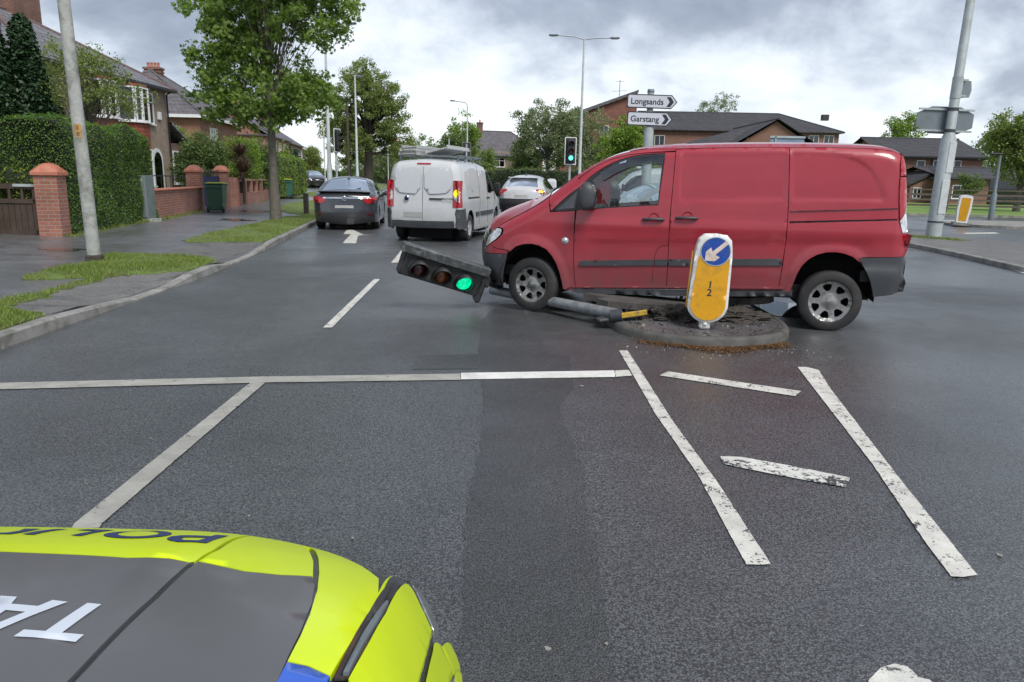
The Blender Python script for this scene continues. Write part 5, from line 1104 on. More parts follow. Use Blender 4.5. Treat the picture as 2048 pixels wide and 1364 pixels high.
# broken yellow-edged kerb flag and rubble on the island
y0_ = Vector((*G(1258, 631, .15), .16)); fl = empty('broken_base_plate', tuple(y0_), R(12), 'scuffed yellow edged plate torn up beside the fallen pole', 'plate')
mb = MB(); mb.box((.02, -.0, .0), (.36, .035, .055), bev=.006); mb.build('yellow_edge', M['yellowedge'], fl); fl.rotation_euler = (0, R(-7), R(10))
mb = MB(); mb.box((-.07, .09, -.03), (.52, .16, .03), bev=.008); mb.build('plate', M['greyplastic'], fl)
def rockmesh(n, fx, smin, smax, m, name, seed=3, zf=None, flatn=.6):
    rg = np.random.default_rng(seed); mb = MB()
    for _ in range(n):
        x, y = fx(rg); s_ = rg.uniform(smin, smax); z = (zf(x, y) if zf else 0)
        v = rg.normal(size=(9, 3)); v /= np.linalg.norm(v, axis=1)[:, None]; v *= s_*rg.uniform(.7, 1.2, (9, 1)); v[:, 2] *= flatn
        b = bmesh.new(); bv = [b.verts.new(tuple(q)) for q in v]; bmesh.ops.convex_hull(b, input=bv); b.verts.index_update()
        mb.add([(q.co.x+x, q.co.y+y, q.co.z+z+s_*.3) for q in b.verts], [tuple(w.index for w in f.verts) for f in b.faces]); b.free()
    return mb.build(name, m)
iz = lambda x, y: islz(x, y)+.0
# torn-up tarmac slab and soil heap under the van
def lump(name, c, sx, sy, sz, m, label, cat, seed, n=3, rough=.35):
    b = bmesh.new(); bmesh.ops.create_icosphere(b, subdivisions=n, radius=1); from mathutils import noise as mn
    for v in b.verts:
        d = v.co.normalized(); k = 1+rough*mn.fractal(d*1.7+Vector((seed, 0, 0)), .6, 2.2, 5)*1.2; v.co = Vector((d.x*sx*k, d.y*sy*k, max(d.z, -.15)*sz*k))
    me = bpy.data.meshes.new(name); b.to_mesh(me); b.free(); me.materials.append(m); o = bpy.data.objects.new(name, me); COL.objects.link(o); o.location = c; return tag(o, label, cat)
lump('soil_heap', (*G(1350, 632, .12), .10), .34, .24, .15, M['soil'], 'dark heap of torn-up soil left of the bollard under the van', 'soil', 2.3, 5, .38)
lump('soil_heap', (*G(1455, 628, .12), .10), .45, .3, .09, M['soil'], 'low heap of soil right behind the bollard foot', 'soil', 5.1, 5, .38)
M['clod'] = mat('broken_tarmac', (.075, .070, .066), .9, var=.35, vs=9, bmp=.012, bs=60)
def slab3(c, L, w, h, rz, ry, label):
    b = bmesh.new(); pts = []
    for i in range(14):
        t = 2*math.pi*i/14; r_ = 1+.22*math.sin(3*t+L*5)+.12*math.cos(5*t); pts.append((L/2*r_*math.cos(t), w/2*r_*math.sin(t)))
    mb = MB(); mb.prism(pts, 0, h); o = mb.build('broken_slab', M['clod']); o.location = c; o.rotation_euler = (0, ry, rz); return tag(o, label, 'slab')
slab3((*G(1300, 606, .2), .17), 1.5, .7, .07, R(4), R(3), 'lifted slab of broken tarmac under the van behind the fallen pole')
slab3((*G(1478, 604, .2), .20), .8, .5, .08, R(-8), R(-6), 'tilted slab of broken tarmac under the van just right of the bollard')
def onisl(rg):
    while True:
        a, b = rg.uniform(1.2, 2.9), rg.uniform(7.2, 9.6)
        if pip([(a, b)], inner)[0]: return a, b
M['chip'] = mat('pale_stone_chips', (.24, .23, .21), .8, var=.8, vs=2)
tag(rockmesh(320, onisl, .005, .030, M['clod'], 'rubble', 5, iz), 'dark crumbs of rubble strewn over the island', 'rubble', kind='stuff')
tag(rockmesh(60, onisl, .006, .018, M['chip'], 'rubble', 6, iz), 'pale stone chips strewn over the island', 'rubble', kind='stuff')
def nearisl(rg): t = rg.uniform(0, 1); return 1.1+1.9*t+rg.normal(0, .15), 6.95-.55*rg.random()**2+.3*abs(t-.5)
tag(rockmesh(160, nearisl, .002, .011, M['chip'], 'grit', 8), 'pale grit on the road below the island kerb', 'grit', kind='stuff')
def onroad(rg): return rg.uniform(-3, 5), rg.uniform(1.6, 11)
tag(rockmesh(120, onroad, .0015, .006, M['chip'], 'grit', 9), 'small pale stones scattered across the wet road', 'grit', kind='stuff')
for i, (px, py, a, lb) in enumerate(((1163, 773, .03, 'flat white scrap on the dark trench patch'), (1095, 1300, .022, 'trodden pale scrap low on the dark trench patch'), (705, 1078, .013, 'tiny white scrap on the road above the police car wing'), (1998, 1112, .022, 'pale blot of gum by the right edge of the road'), (1213, 1290, .012, 'small white speck at the edge of the trench patch'), (1440, 713, .03, 'pale stone chip in the brown leaf litter'), (1285, 673, .035, 'pale stone on the left end of the island'))):
    x, y = G(px, py); a *= .5; P_ = [(x+a*(1+.3*math.sin(3*t+i))*math.cos(t), y+a*(1+.3*math.cos(2*t+i))*math.sin(t)*1.1) for t in np.linspace(0, 5.9, 10)]
    mb = MB(); mb.prism(P_, .004 if py > 700 else .11, .0075 if py > 700 else .13); mb.build('litter_scrap', M['chip'], None, lb, 'litter')
# brown leaf litter along the kerb foot
rg = np.random.default_rng(4); n = 7000; pr_ = np.array(shrink(isl, -.05)); seg = pr_[(pr_[:, 1] < 7.9)]; seg = seg[np.argsort(seg[:, 0])]
t = rg.beta(1.6, 1.3, n); xs_ = 1.2+1.55*t; yk = np.interp(xs_, seg[:, 0], seg[:, 1]); d_ = np.abs(rg.normal(0, .095, n))*(1+.5*np.sin(xs_*7)); q = np.column_stack([xs_, yk-d_+.02, rg.uniform(.002, .02, n)])
a = rg.uniform(0, 6.28, n); L2 = rg.uniform(.006, .018, n); w2_ = rg.uniform(.0015, .005, n); u = np.column_stack([np.cos(a), np.sin(a), rg.normal(0, .35, n)]); w = np.column_stack([-np.sin(a), np.cos(a), rg.normal(0, .4, n)])
v = np.empty((n, 4, 3)); v[:, 0] = q-u*L2[:, None]; v[:, 1] = q+w*w2_[:, None]; v[:, 2] = q+u*L2[:, None]; v[:, 3] = q-w*w2_[:, None]
M['litter'] = leafmat('brown_leaf_litter', (.05, .028, .016), (.24, .125, .055), .1, .8)
tag(npmesh('leaf_litter', v.reshape(-1, 3), 4, M['litter']), 'brown dead leaf litter along the foot of the island kerb', 'leaf litter', kind='stuff')

# ---- columns and lamps
def column(px, py, wpx, top, label, m, name='lamp_column', rtop=.6, z=.13, pos=None, hgt=10, group=None, base=None):
    x, y = pos if pos else G(px, py, z); root = empty(name, (x, y, z-.02), 0, label, 'lamp post', group); r0 = wpx/2
    mb = MB(); 
    if base: mb.tube([(0, 0, -.1), (0, 0, base[0]), (0, 0, base[0]+.12), (0, 0, hgt)], [base[1], base[1], r0, r0*rtop], 16)
    else: mb.tube([(0, 0, -.1), (0, 0, hgt*.5), (0, 0, hgt)], [r0, r0*(1+rtop)/2, r0*rtop], 14)
    mb.build('column', m, root); return root
lc = column(190, 524, .20, 0, 'leaning weathered pale column with a small orange number patch on the left verge', M['concrete'], rtop=.72, z=.14, hgt=8.2)
lc.rotation_euler = (R(1.0), R(-.8), R(20))
mb = MB(); mb.box((0, 0, .06), (.235, .235, .16), bev=.02); mb.build('scorched_foot', M['soil'], lc)
ln_ = (0, -.098, 2.0); e_ = math.atan2(7.27, 12.99)
PM = Matrix.Rotation(R(9), 4, 'Z')
mb = MB(); n = 8; vs = []
for i in range(n+1):
    t = R(-125)+R(62)*i/n
    for z_ in (1.92, 2.13): vs.append((.0965*math.cos(t), .0965*math.sin(t), z_))
mb.add(vs, [(2*i, 2*i+2, 2*i+3, 2*i+1) for i in range(n)], True); pp = mb.build('number_patch', mat('faded_orange_patch', (.42, .24, .07), .7, var=.25, vs=12, dirt=(.30, .26, .18), dscale=14, damt=.8), lc)
for s_, z_ in (('3', 2.07), ('8', 1.98)): text('number', s_, .085, mat('patch_digit_'+s_, (.16, .10, .04), .7), pp, Matrix.Rotation(R(-4), 4, 'Z') @ Matrix.Translation((0, -.0985, z_)) @ Matrix.Rotation(R(90), 4, 'X'), .002, .0008)
def arm_lamp(root, h, L, dirx, diry=0, m=None, head=.55, rise=.25):
    m = m or M['galv']; mb = MB(); mb.tube([(0, 0, h), (dirx*L*.35, diry*L*.35, h+rise*.7), (dirx*L, diry*L, h+rise)], .035, 8); mb.build('arm', m, root)
    mb = MB(); c = (dirx*(L+head*.4), diry*(L+head*.4), h+rise+.0); mb.box(c, (head if abs(dirx) > .5 else .22, .22 if abs(dirx) > .5 else head, .10), 0, bev=.04); hd = mb.build('lantern', M['alugrey'], root)
    mb = MB(); mb.box((c[0], c[1], c[2]-.06), (head*.6 if abs(dirx) > .5 else .16, .16 if abs(dirx) > .5 else head*.6, .03), 0, bev=.012); mb.build('lens', M['clearglass'], hd)
p40 = D(661, 400, 40.0); s1 = column(0, 0, .20, 0, 'tall lamp column behind the maple sharing its spot with a traffic signal', M['galvlight'], pos=(p40[0], 40.0), hgt=8.65, rtop=.45, base=(1.9, .13)); arm_lamp(s1, 8.6, 1.1, 1, 0)
p48 = D(716, 400, 52); s2 = column(0, 0, .17, 0, 'grey lamp column on the far verge just left of the big roadside tree', M['galvlight'], pos=(p48[0], 52), hgt=7.85, rtop=.6, base=(1.6, .11)); arm_lamp(s2, 7.8, .12, 1, 0, rise=.0, head=.5)
p45 = D(1157, 400, 46); s3 = column(0, 0, .22, 0, 'tall double-armed lamp column standing beyond the red van', M['galvlight'], pos=(p45[0], 46), hgt=9.35, rtop=.42); arm_lamp(s3, 9.3, 1.55, 1, 0, rise=.12); arm_lamp(s3, 9.3, 1.55, -1, 0, rise=.22)
p66 = D(934, 380, 60); s4 = column(0, 0, .16, 0, 'swan-necked lamp column rising behind the white panel van', M['galvlight'], pos=(p66[0], 60), hgt=6.7, rtop=.6)
mb = MB(); mb.tube([(0, 0, 6.6), (-.02, 0, 6.85), (-.15, 0, 7.0), (-.45, 0, 7.05), (-1.0, 0, 7.1)], .035, 8); mb.build('arm', M['galv'], s4); mb = MB(); mb.box((-1.15, 0, 7.12), (.4, .2, .1), bev=.04); mb.build('lantern', M['alugrey'], s4)
p9 = D(852, 372, 95); s5 = column(0, 0, .13, 0, 'far slim lamp post seen above the ladders of the white van', M['galvlight'], pos=(p9[0], 95), hgt=6.2, rtop=.7); mb = MB(); mb.lathe([(.001, 6.5), (.16, 6.42), (.2, 6.3), (.1, 6.15)], n=12); mb.build('lantern', M['white'], s5)
for px, Y, h, lb in ((651, 70, 5.6, 'thin pale post between the clipped hedge and the tall lamp column'), (743-12, 74, 5.0, 'thin post right of the big roadside tree trunk'), (777, 92, 5.5, 'thin far post beside the bend of the road'), (898, 66, 4.6, 'short slim post before the grey gabled house')):
    p = D(px+0, 372, Y); c = column(0, 0, .12, 0, lb, M['galvlight'], pos=(p[0], Y), hgt=h, rtop=.8, name='post'); c['category'] = 'post'
p = D(693, 400, 55); wp = column(0, 0, .20, 0, 'dark wooden telegraph pole in front of the big roadside tree', mat('creosote_wood', (.07, .055, .045), .9, var=.3), pos=(p[0], 56), hgt=6.5, rtop=.8, name='telegraph_pole'); wp['category'] = 'pole'
# right-hand sign column
rx, ry = G(1866, 474, .10)
rc = empty('sign_column', (rx, ry, .09), 0, 'stout grey lamp column with large sign backs on the right pavement', 'lamp post')
mb = MB(); mb.tube([(0, 0, -.1), (0, 0, 2.75), (0, 0, 2.92), (0, 0, 9.0)], [.205, .20, .135, .10], 20); mb.build('column', M['galv'], rc)
mb = MB(); mb.box((.02, -.195, 1.15), (.22, .03, .95), bev=.01); mb.box((.05, -.195, 2.25), (.20, .03, .85), bev=.01); mb.build('access_door', M['galvlight'], rc)
mb = MB(); mb.tube([(0, 0, .42), (0, 0, .47)], .208, 20); mb.build('collar', M['greyplastic'], rc)
sgz = 3.27
sb = MB(); sb.prism(smoothp([(-.80, -.37), (.80, -.37), (.80, .37), (-.80, .37)], 1), -.015, .015, Matrix.Translation((-.10, .17, sgz)) @ Matrix.Rotation(R(90), 4, 'X')); sgo = sb.build('sign_back', M['alugrey'], rc)
mb = MB(); mb.box((-.10, .135, sgz+.29), (1.56, .05, .05)); mb.box((-.10, .135, sgz-.29), (1.56, .05, .05)); mb.build('fixing_rail', M['galv'], sgo)
for z_ in (sgz+.29, sgz-.29): mb = MB(); mb.tube([(0, 0, z_-.04), (0, 0, z_+.04)], .145, 18); mb.build('clamp', M['greyplastic'], rc)
fl_ = MB(); fl_.prism([(-.05, -.26), (.52, -.20), (.62, .0), (.52, .24), (-.05, .24)], -.012, .012, Matrix.Translation((.12, -.04, 4.12)) @ Matrix.Rotation(R(38), 4, 'Z') @ Matrix.Rotation(R(90), 4, 'X')); fl_.build('flag_sign_back', M['alugrey'], rc)
mb = MB(); mb.box((.12, -.03, 4.34), (.3, .06, .05)); mb.box((.12, -.03, 3.92), (.3, .06, .05)); mb.tube([(0, 0, 3.84), (0, 0, 4.42)], .14, 16); mb.build('bracket', M['galv'], rc)
rc.rotation_euler = (0, R(1.3), 0)
# small lamp by the fence
rlx, rly = G(2003, 437, .1)
rl = empty('lamp_post', (rlx, rly+.8, .1), 0, 'short curved-top grey lamp post beside the rail fence on the right', 'lamp post')
mb = MB(); mb.tube([(0, 0, -.1), (0, 0, 1.1), (0, 0, 1.2), (0, 0, 2.75), (.0, 0, 2.9)], [.13, .12, .07, .06, .06], 12); mb.build('column', M['alugrey'], rl)
mb = MB(); mb.box((-.2, 0, 2.94), (.55, .2, .1), bev=.04); mb.build('lantern', M['black'], rl)
# direction signs
sx, sy, sz_ = D(1296, 290, 21.5)
sp1 = empty('direction_signpost', (sx+.0, 21.5, .1), 0, 'grey post with the two black-bordered direction signs above the red van', 'signpost')
H1 = D(1303, 180, 21.5)[2]-.1
mb = MB(); mb.tube([(0, 0, -.1), (0, 0, D(1300, 255, 21.5)[2]-.1)], .135, 16); mb.tube([(0, 0, 2), (0, 0, H1)], .09, 16); mb.build('post', M['galv'], sp1)
mb = MB(); mb.lathe([(.001, H1+.03), (.09, H1+.02), (.10, H1-.06), (.09, H1-.07)], n=16); mb.build('post_cap', M['alugrey'], sp1)
def dirsign(pxl, pxr, pyt, pyb, word, size):
    a = D(pxl, (pyt+pyb)/2+.0, 21.36); b = D(pxr, (pyt+pyb)/2+0, 21.36); zc = D((pxl+pxr)/2, (pyt+pyb)/2, 21.36)[2]-.1; h = (D(pxl, pyt, 21.36)[2]-D(pxl, pyb, 21.36)[2])/2; x0, x1 = a[0]-sx, b[0]-sx
    rot = Matrix.Translation((0, -.14, zc)) @ Matrix.Rotation(R(1.0), 4, 'Y') @ Matrix.Rotation(R(90), 4, 'X')
    def shape(k, tip): return [(x0+k+.03, -h+k), (x1-tip-k*.4, -h+k), (x1-k*1.3, 0), (x1-tip-k*.4, h-k), (x0+k+.03, h-k), (x0+k, h-k-.03), (x0+k, -h+k+.03)]
    mb = MB(); mb.prism(shape(0, .16), -.012, .012, rot); bd = mb.build('direction_sign', M['signtext'], sp1)
    mb = MB(); mb.prism(shape(.028, .155), .0125, .0155, rot); mb.build('sign_face', M['signwhite'], bd)
    cx = x1-.30; ch = h-.055
    mb = MB(); mb.prism([(cx, -ch), (cx+.11, -ch), (cx+.20, 0), (cx+.11, ch), (cx, ch), (cx+.09, 0)], .016, .019, rot); mb.build('chevron', M['signtext'], bd)
    text('lettering', word, size, M['signtext'], bd, rot @ Matrix.Translation(((x0+cx)/2+.01, -.012, .018)), .0035, .0012)
dirsign(1254, 1355, 189, 217, 'Longsands', .215); dirsign(1254, 1345, 224, 252, 'Garstang', .215)
# sign frame seen over the roof
fx = D(1574, 285, 26); sf = empty('road_sign', (fx[0], 26, .05), 0, 'blue-grey sign back just showing over the red van roof', 'road sign')
zt = D(1574, 272, 26)[2]-.05; mb = MB(); mb.box((0, 0, zt-.35), (1.14, .03, .7), bev=.01); sbk = mb.build('sign_back', mat('bluegrey_sign', (.20, .27, .36), .5), sf)
mb = MB(); mb.box((0, -.03, zt-.04), (1.18, .04, .06)); mb.box((-.40, -.03, zt-.35), (.05, .04, .66)); mb.build('frame', M['galv'], sbk)
for s_ in (-.4, .42): mb = MB(); mb.tube([(s_, .05, 0), (s_, .05, zt-.05)], .038, 10); mb.build('post', M['galv'], sf)
# traffic signals standing
def tsignal(x, y, h, face, label, lit=None, backing=True, post=True, r=.055):
    root = empty('traffic_signal', (x, y, .1), face, label, 'traffic signal', 'traffic signals at the junction')
    if post: mb = MB(); mb.tube([(0, .12, -.1), (0, .12, h+.5)], r, 12); mb.build('pole', M['galv'], root)
    if backing: mb = MB(); mb.box((0, .03, h), (.50, .03, 1.16), bev=.012); bb = mb.build('backing_board', M['signal'], root); mb = MB(); [mb.box(c, s) for c, s in (((0, .015, h+.57), (.50, .02, .035)), ((0, .015, h-.57), (.50, .02, .035)), ((.24, .015, h), (.035, .02, 1.12)), ((-.24, .015, h), (.035, .02, 1.12)))]; mb.build('white_border', M['white'], bb)
    mb = MB(); mb.box((0, -.07, h), (.30, .18, .95), bev=.03); mb.build('signal_head', M['signal'], root)
    for k, nm, mm in ((1, 'red_lens', 'redoff'), (0, 'amber_lens', 'amberoff'), (-1, 'green_lens', 'greenfar' if lit == 'green' else 'redoff')):
        z = h+k*.30; mb = MB(); mb.lathe([(.001, -.19), (.07, -.18), (.10, -.155)], (0, 0, z), n=18, axis='y'); mb.build(nm, M[mm], root)
        mb = MB(); vs = []; n = 14
        for i in range(n+1):
            t = R(-40)+R(260)*i/n
            for rr in (.115, .105):
                for d in (-.15, -.20-.16*(.5+.5*math.sin(t))): vs.append((rr*math.cos(t), d, z+rr*math.sin(t)))
        mb.add(vs, [(4*i+a, 4*i+4+a, 4*i+4+b, 4*i+b) for i in range(n) for a, b in ((0, 1), (1, 3), (3, 2), (2, 0))], True); mb.build('visor', M['signal'], root)
    return root
g1 = D(1141, 302, 34.); tsignal(g1[0], 34., g1[2]-.1, R(4), 'standing traffic signal with green lit beyond the nose of the red van', 'green')
g2 = D(675, 281, 39.5); tsignal(g2[0], 39.5, g2[2]-.1, R(62), 'unlit traffic signal turned half away beside the tall lamp column', None, backing=True)
g3 = D(933, 305, 47); tsignal(g3[0], 47, g3[2]-.1, R(182), 'back of a traffic signal standing above the white panel van', None, backing=True)
# bollards
def bollard2(x, y, label, face_m, h=.98, rz=0, z=.1):
    root = empty('bollard', (x, y, z), rz, label, 'bollard'); q = smoothp([(-.21, 0), (.21, 0), (.21, h), (-.21, h)], 2); q = [(-.18, 0), (.18, 0), (.235, .5*h), (.22, h*.93), (.17, h*.985), (0, h), (-.17, h*.985), (-.22, h*.93), (-.235, .5*h)]
    mb = MB(); mb.prism(q, -.13, .13, Matrix.Rotation(R(90), 4, 'X')); mb.build('casing', M['white'], root)
    mb = MB(); mb.prism([(-.13, .12), (.13, .12), (.16, .5*h), (.155, h*.90), (-.155, h*.90), (-.16, .5*h)], .131, .137, Matrix.Rotation(R(90), 4, 'X')); mb.build('front_face', face_m, root)
    mb = MB(); mb.prism([(-.30, -.25), (.30, -.25), (.34, 0), (.30, .25), (-.30, .25), (-.34, 0)], -.05, .06); mb.build('base', M['kerb'], root); return root
x, y = G(1921, 447, .12); b2 = bollard2(x, y, 'white bollard with a yellow panel on the splitter island at the right', M['signyellow'], 1.12, R(-28)); b2.rotation_euler = (0, R(4), R(-20))
p = D(1103, 372, 37); bollard2(p[0], 37, 'white bollard seen between the white crossover and the red van', M['signwhite'], 1.45, 0)
M['wood'] = mat('old_dark_timber', (.055, .048, .04), .9, var=.35, vs=6, bmp=.004, bs=40)
for (px, py, lb, w_, h_) in ((613, 428, 'square dark timber post at the verge end left of the dark saloon', .16, .76), (751, 366, 'small dark timber post on the far verge right of the dark saloon', .16, .9)):
    x, y = GL(px, py) if py > 400 else (XL(58)-.5, 58); mb = MB(); mb.box((0, 0, h_/2-.05), (w_, w_, h_+.1), bev=.012); o = mb.build('timber_post', M['wood'], None, lb, 'post', 'timber verge posts'); o.location = (x, y, .12)
# roadside utility cabinet
cx_, cy_2 = GL(286, 443)
cab = empty('utility_cabinet', (cx_, cy_2, .24), R(-6), 'narrow grey-green utility cabinet standing against the privet hedge', 'cabinet')
M['cabg'] = mat('cabinet_green_grey', (.13, .165, .165), .5, var=.1, dirt=(.08, .09, .075), dscale=3, damt=.5)
mb = MB(); mb.box((-.06, .2, .60), (.46, .40, 1.22), bev=.015); mb.build('body', M['cabg'], cab); mb = MB(); mb.box((.0, -.01, .64), (.30, .02, 1.12), bev=.006); d_ = mb.build('door', mat('cabinet_door', (.19, .23, .235), .45, var=.08), cab)
mb = MB(); mb.box((.03, -.023, 1.08), (.09, .004, .08)); mb.build('notice', M['white'], d_); mb = MB(); mb.box((0, .2, .0), (.6, .42, .10)); mb.build('plinth', M['concrete'], cab)
# wheelie bins
M['bing'] = mat('green_bin_plastic', (.035, .10, .065), .4, var=.1, dirt=(.05, .07, .06), dscale=5, damt=.3); M['binlid'] = mat('lime_bin_lid', (.42, .46, .03), .4, var=.1)
M['bingl'] = mat('faded_green_bin_plastic', (.04, .14, .11), .45, var=.1)
def bin_(x, y, rz, label, s=1., m='bing'):
    root = empty('wheelie_bin', (x, y, gz(x, y)), rz, label, 'bin', 'wheelie bins on the footpath'); root.scale = (s, s, s)
    mb = MB(); vs = []
    for z, w, d in ((.06, .22, .24), (.10, .235, .26), (.95, .29, .345), (.98, .30, .36)): vs += [(-w, -d, z), (w, -d, z), (w, d, z), (-w, d, z)]
    mb.add(vs, [(4*k+i, 4*k+(i+1) % 4, 4*k+4+(i+1) % 4, 4*k+4+i) for k in range(3) for i in range(4)]+[(3, 2, 1, 0), (12, 13, 14, 15)]); mb.box((0, -.36, .97), (.62, .03, .06), bev=.01); mb.box((0, .36, .90), (.60, .05, .10), bev=.02); mb.build('body', M[m], root)
    mb = MB(); mb.box((0, -.0, 1.015), (.64, .76, .035), bev=.015); mb.box((0, .02, 1.04), (.50, .60, .03), bev=.015); l = mb.build('lid', M['binlid'], root); l.rotation_euler = (R(1.5), 0, 0)
    mb = MB(); mb.tube([(-.24, .42, 1.0), (.24, .42, 1.0)], .018, 8); mb.build('handle', M['black'], root)
    for sx_ in (-1, 1): mb = MB(); mb.lathe([(.02, -.03), (.10, -.03), (.10, .03), (.02, .03)], (sx_*.26, .26, .10), n=18, axis='x'); mb.build('wheel', M['black'], root)
    return root
x, y = GL(436, 424); bin_(x, y, R(188), 'dark green wheelie bin with lime lid beside the brick gate pillar', .97)
bin_(-13.1, 44.0, R(190), 'paler green wheelie bin with lime lid against the far clipped hedge', 1., 'bingl')
# rail fence on the right
M['rail'] = mat('weathered_fence_rail', (.10, .085, .07), .9, var=.3, vs=5)
fn = empty('rail_fence', (27, 42.6, .1), 0, 'weathered four-rail timber fence along the lawn on the right', 'fence')
A0 = Vector((13, 45.6)); A1 = Vector((42, 40.0)); dd = (A1-A0); Ln = dd.length; dn = dd.normalized(); an = math.atan2(dn.y, dn.x); k = 0
while k*2.35 < Ln:
    p = A0+dn*(k*2.35)-Vector((27, 42.6)); mb = MB(); mb.box((p.x, p.y, .62), (.13, .10, 1.32), an, bev=.01); mb.build('post', M['rail'], fn); k += 1
c = (A0+A1)/2-Vector((27, 42.6))
for z_ in (.35, .66, .95, 1.22): mb = MB(); mb.box((c.x, c.y-.07, z_), (Ln, .045, .11 if z_ < 1.2 else .07), an); mb.build('rail', M['rail'], fn)
# manhole and puddle marks on the footpath
x, y = GL(520, 487)
# ================================================================ WALLS, GATES, HEDGES ON THE LEFT
M['brickred'] = brick('orange_red_brick', (.34, .135, .09), (.27, .105, .072), (.33, .25, .21), var=.25)
M['brickdark'] = brick('dark_red_brick', (.17, .075, .05), (.22, .095, .062), (.20, .17, .15))
M['brickbrown'] = brick('brown_brick', (.27, .132, .095), (.21, .105, .078), (.20, .15, .12), var=.2)
M['coping'] = mat('terracotta_coping', (.42, .155, .10), .6, var=.2, vs=5, bmp=.003)
M['slate'] = brick('slate_tiles', (.15, .145, .165), (.205, .20, .22), (.045, .043, .05), row=.22, wid=.32, msize=.012, bmp=.012, rough=.5, var=.35)
M['tiledark'] = brick('dark_concrete_tiles', (.042, .041, .046), (.060, .058, .064), (.018, .018, .02), row=.30, wid=.33, msize=.016, bmp=.015, rough=.7, var=.25)
M['tileroof2'] = brick('weathered_roof_tiles', (.11, .102, .112), (.14, .13, .14), (.035, .033, .036), row=.26, wid=.30, msize=.013, bmp=.012, rough=.6)
M['render'] = mat('tan_pebbledash', (.29, .225, .175), .9, var=.15, vs=6, bmp=.012, bs=45, dirt=(.13, .11, .09), dscale=2, damt=.5)
M['tilehung'] = brick('red_hung_tiles', (.36, .085, .055), (.28, .065, .045), (.10, .035, .028), row=.16, wid=.20, msize=.012, bmp=.015, rough=.7)
M['pane'] = glass('house_pane', see=.10); M['curtain'] = mat('net_curtain', (.42, .44, .45), .8, var=.25, vs=9)
M['upvc'] = mat('white_upvc', (.70, .71, .72), .35, var=.04); M['room'] = mat('dim_room', (.035, .034, .034), .9, var=.4)
M['ridge'] = mat('red_ridge_tiles', (.13, .085, .08), .8, var=.3, vs=6)
M['gatewood'] = mat('brown_gate_boards', (.060, .040, .030), .6, var=.25, vs=5, bmp=.003, bs=30)
M['iron'] = mat('black_ironwork', (.02, .022, .026), .5); M['navy'] = mat('navy_gate_paint', (.015, .025, .09), .4)
def pline(y): return -9.35-.148*(y-15.5)          # the property line beside the footpath
def pillar(x, y, w, h, label, z=.24, cap=True, m='brickred', grp='brick gate pillars'):
    root = empty('gate_pillar', (x, y, z), R(8), label, 'gate pillar', grp)
    mb = MB(); mb.box((0, 0, h/2-.05), (w, w, h+.1)); mb.build('shaft', M[m], root)
    if cap:
        c = w/2+.045; mb = MB(); mb.box((0, 0, h+.045), (2*c, 2*c, .09), bev=.015)
        V = []; F = []; nr = 7
        for i in range(nr):
            t = i/(nr-1)*math.pi/2; rr = (c-.02)*math.cos(t)*.98+.004; zz_ = h+.09+.17*math.sin(t)
            for k in range(24):
                a = 2*math.pi*k/24; q = max(abs(math.cos(a)), abs(math.sin(a))); sq = lerp(1/q, 1, min(1, i/2.5)); V.append((rr*math.cos(a)*sq, rr*math.sin(a)*sq, zz_))
        F = [(i*24+k, i*24+(k+1) % 24, (i+1)*24+(k+1) % 24, (i+1)*24+k) for i in range(nr-1) for k in range(24)]+[tuple((nr-1)*24+k for k in range(24))]
        mb.add(V, F, True); mb.build('cap', M['coping'], root)
    return root
x, y = GL(112, 471); pillar(x, y, .44, 1.22, 'nearest brick gate pillar with a domed terracotta cap beside the brown gate', gz(x, y))
g = empty('garden_gate', (x-.28, y-.02, gz(x, y)), 0, 'brown boarded timber gate with square openings near its top', 'gate')
mb = MB(); 
for k in range(9): mb.box((-.06-k*.12, 0, .34), (.112, .035, .62), bev=.004)
mb.build('boards', M['gatewood'], g)
mb = MB(); mb.box((-.54, -.01, .70), (1.1, .06, .09)); mb.box((-.54, -.01, 1.0), (1.1, .06, .10)); mb.box((-.04, -.01, .5), (.09, .06, 1.0)); mb.box((-1.04, -.01, .5), (.09, .06, 1.0)); mb.box((-.54, -.01, .06), (1.1, .06, .09))
for k in range(1, 4): mb.box((-.04-k*.25, -.01, .85), (.05, .045, .24))
mb.build('frame', M['gatewood'], g); mb = MB(); mb.box((-.16, -.06, 1.02), (.55, .02, .055)); mb.box((.04, -.06, .98), (.05, .03, .14)); mb.build('latch', M['galv'], g)
g.rotation_euler = (0, 0, R(4))
# low brick wall, pillars, blue gate, low wall with piers
w0 = GL(300, 439); w1_ = GL(407, 421)
def wall(p, q, h, th, label, m='brickred', cop='coping', z=.22, name='brick_wall', ch=.07, cw=.05):
    p = Vector(p); q = Vector(q); c = (p+q)/2; d = q-p; a = math.atan2(d.y, d.x); root = empty(name, (c.x, c.y, z), a, label, 'wall')
    mb = MB(); mb.box((0, 0, h/2-.05), (d.length, th, h+.1)); mb.build('brickwork', M[m], root)
    if cop:
        mb = MB(); n = max(1, int(d.length/.45)); L = d.length/n
        for i in range(n): mb.box((-d.length/2+L*(i+.5), 0, h+ch/2), (L-.008, th+2*cw, ch), bev=.02)
        mb.build('coping', M[cop], root)
    return root
wp0 = Vector((w0[0], w0[1])); wp1 = Vector((w1_[0], w1_[1])); wdir = (wp1-wp0).normalized()
wall(wp0-wdir*1.6, wp1-wdir*.25, .78, .22, 'low red brick wall with terracotta coping between the hedge and the green bin')
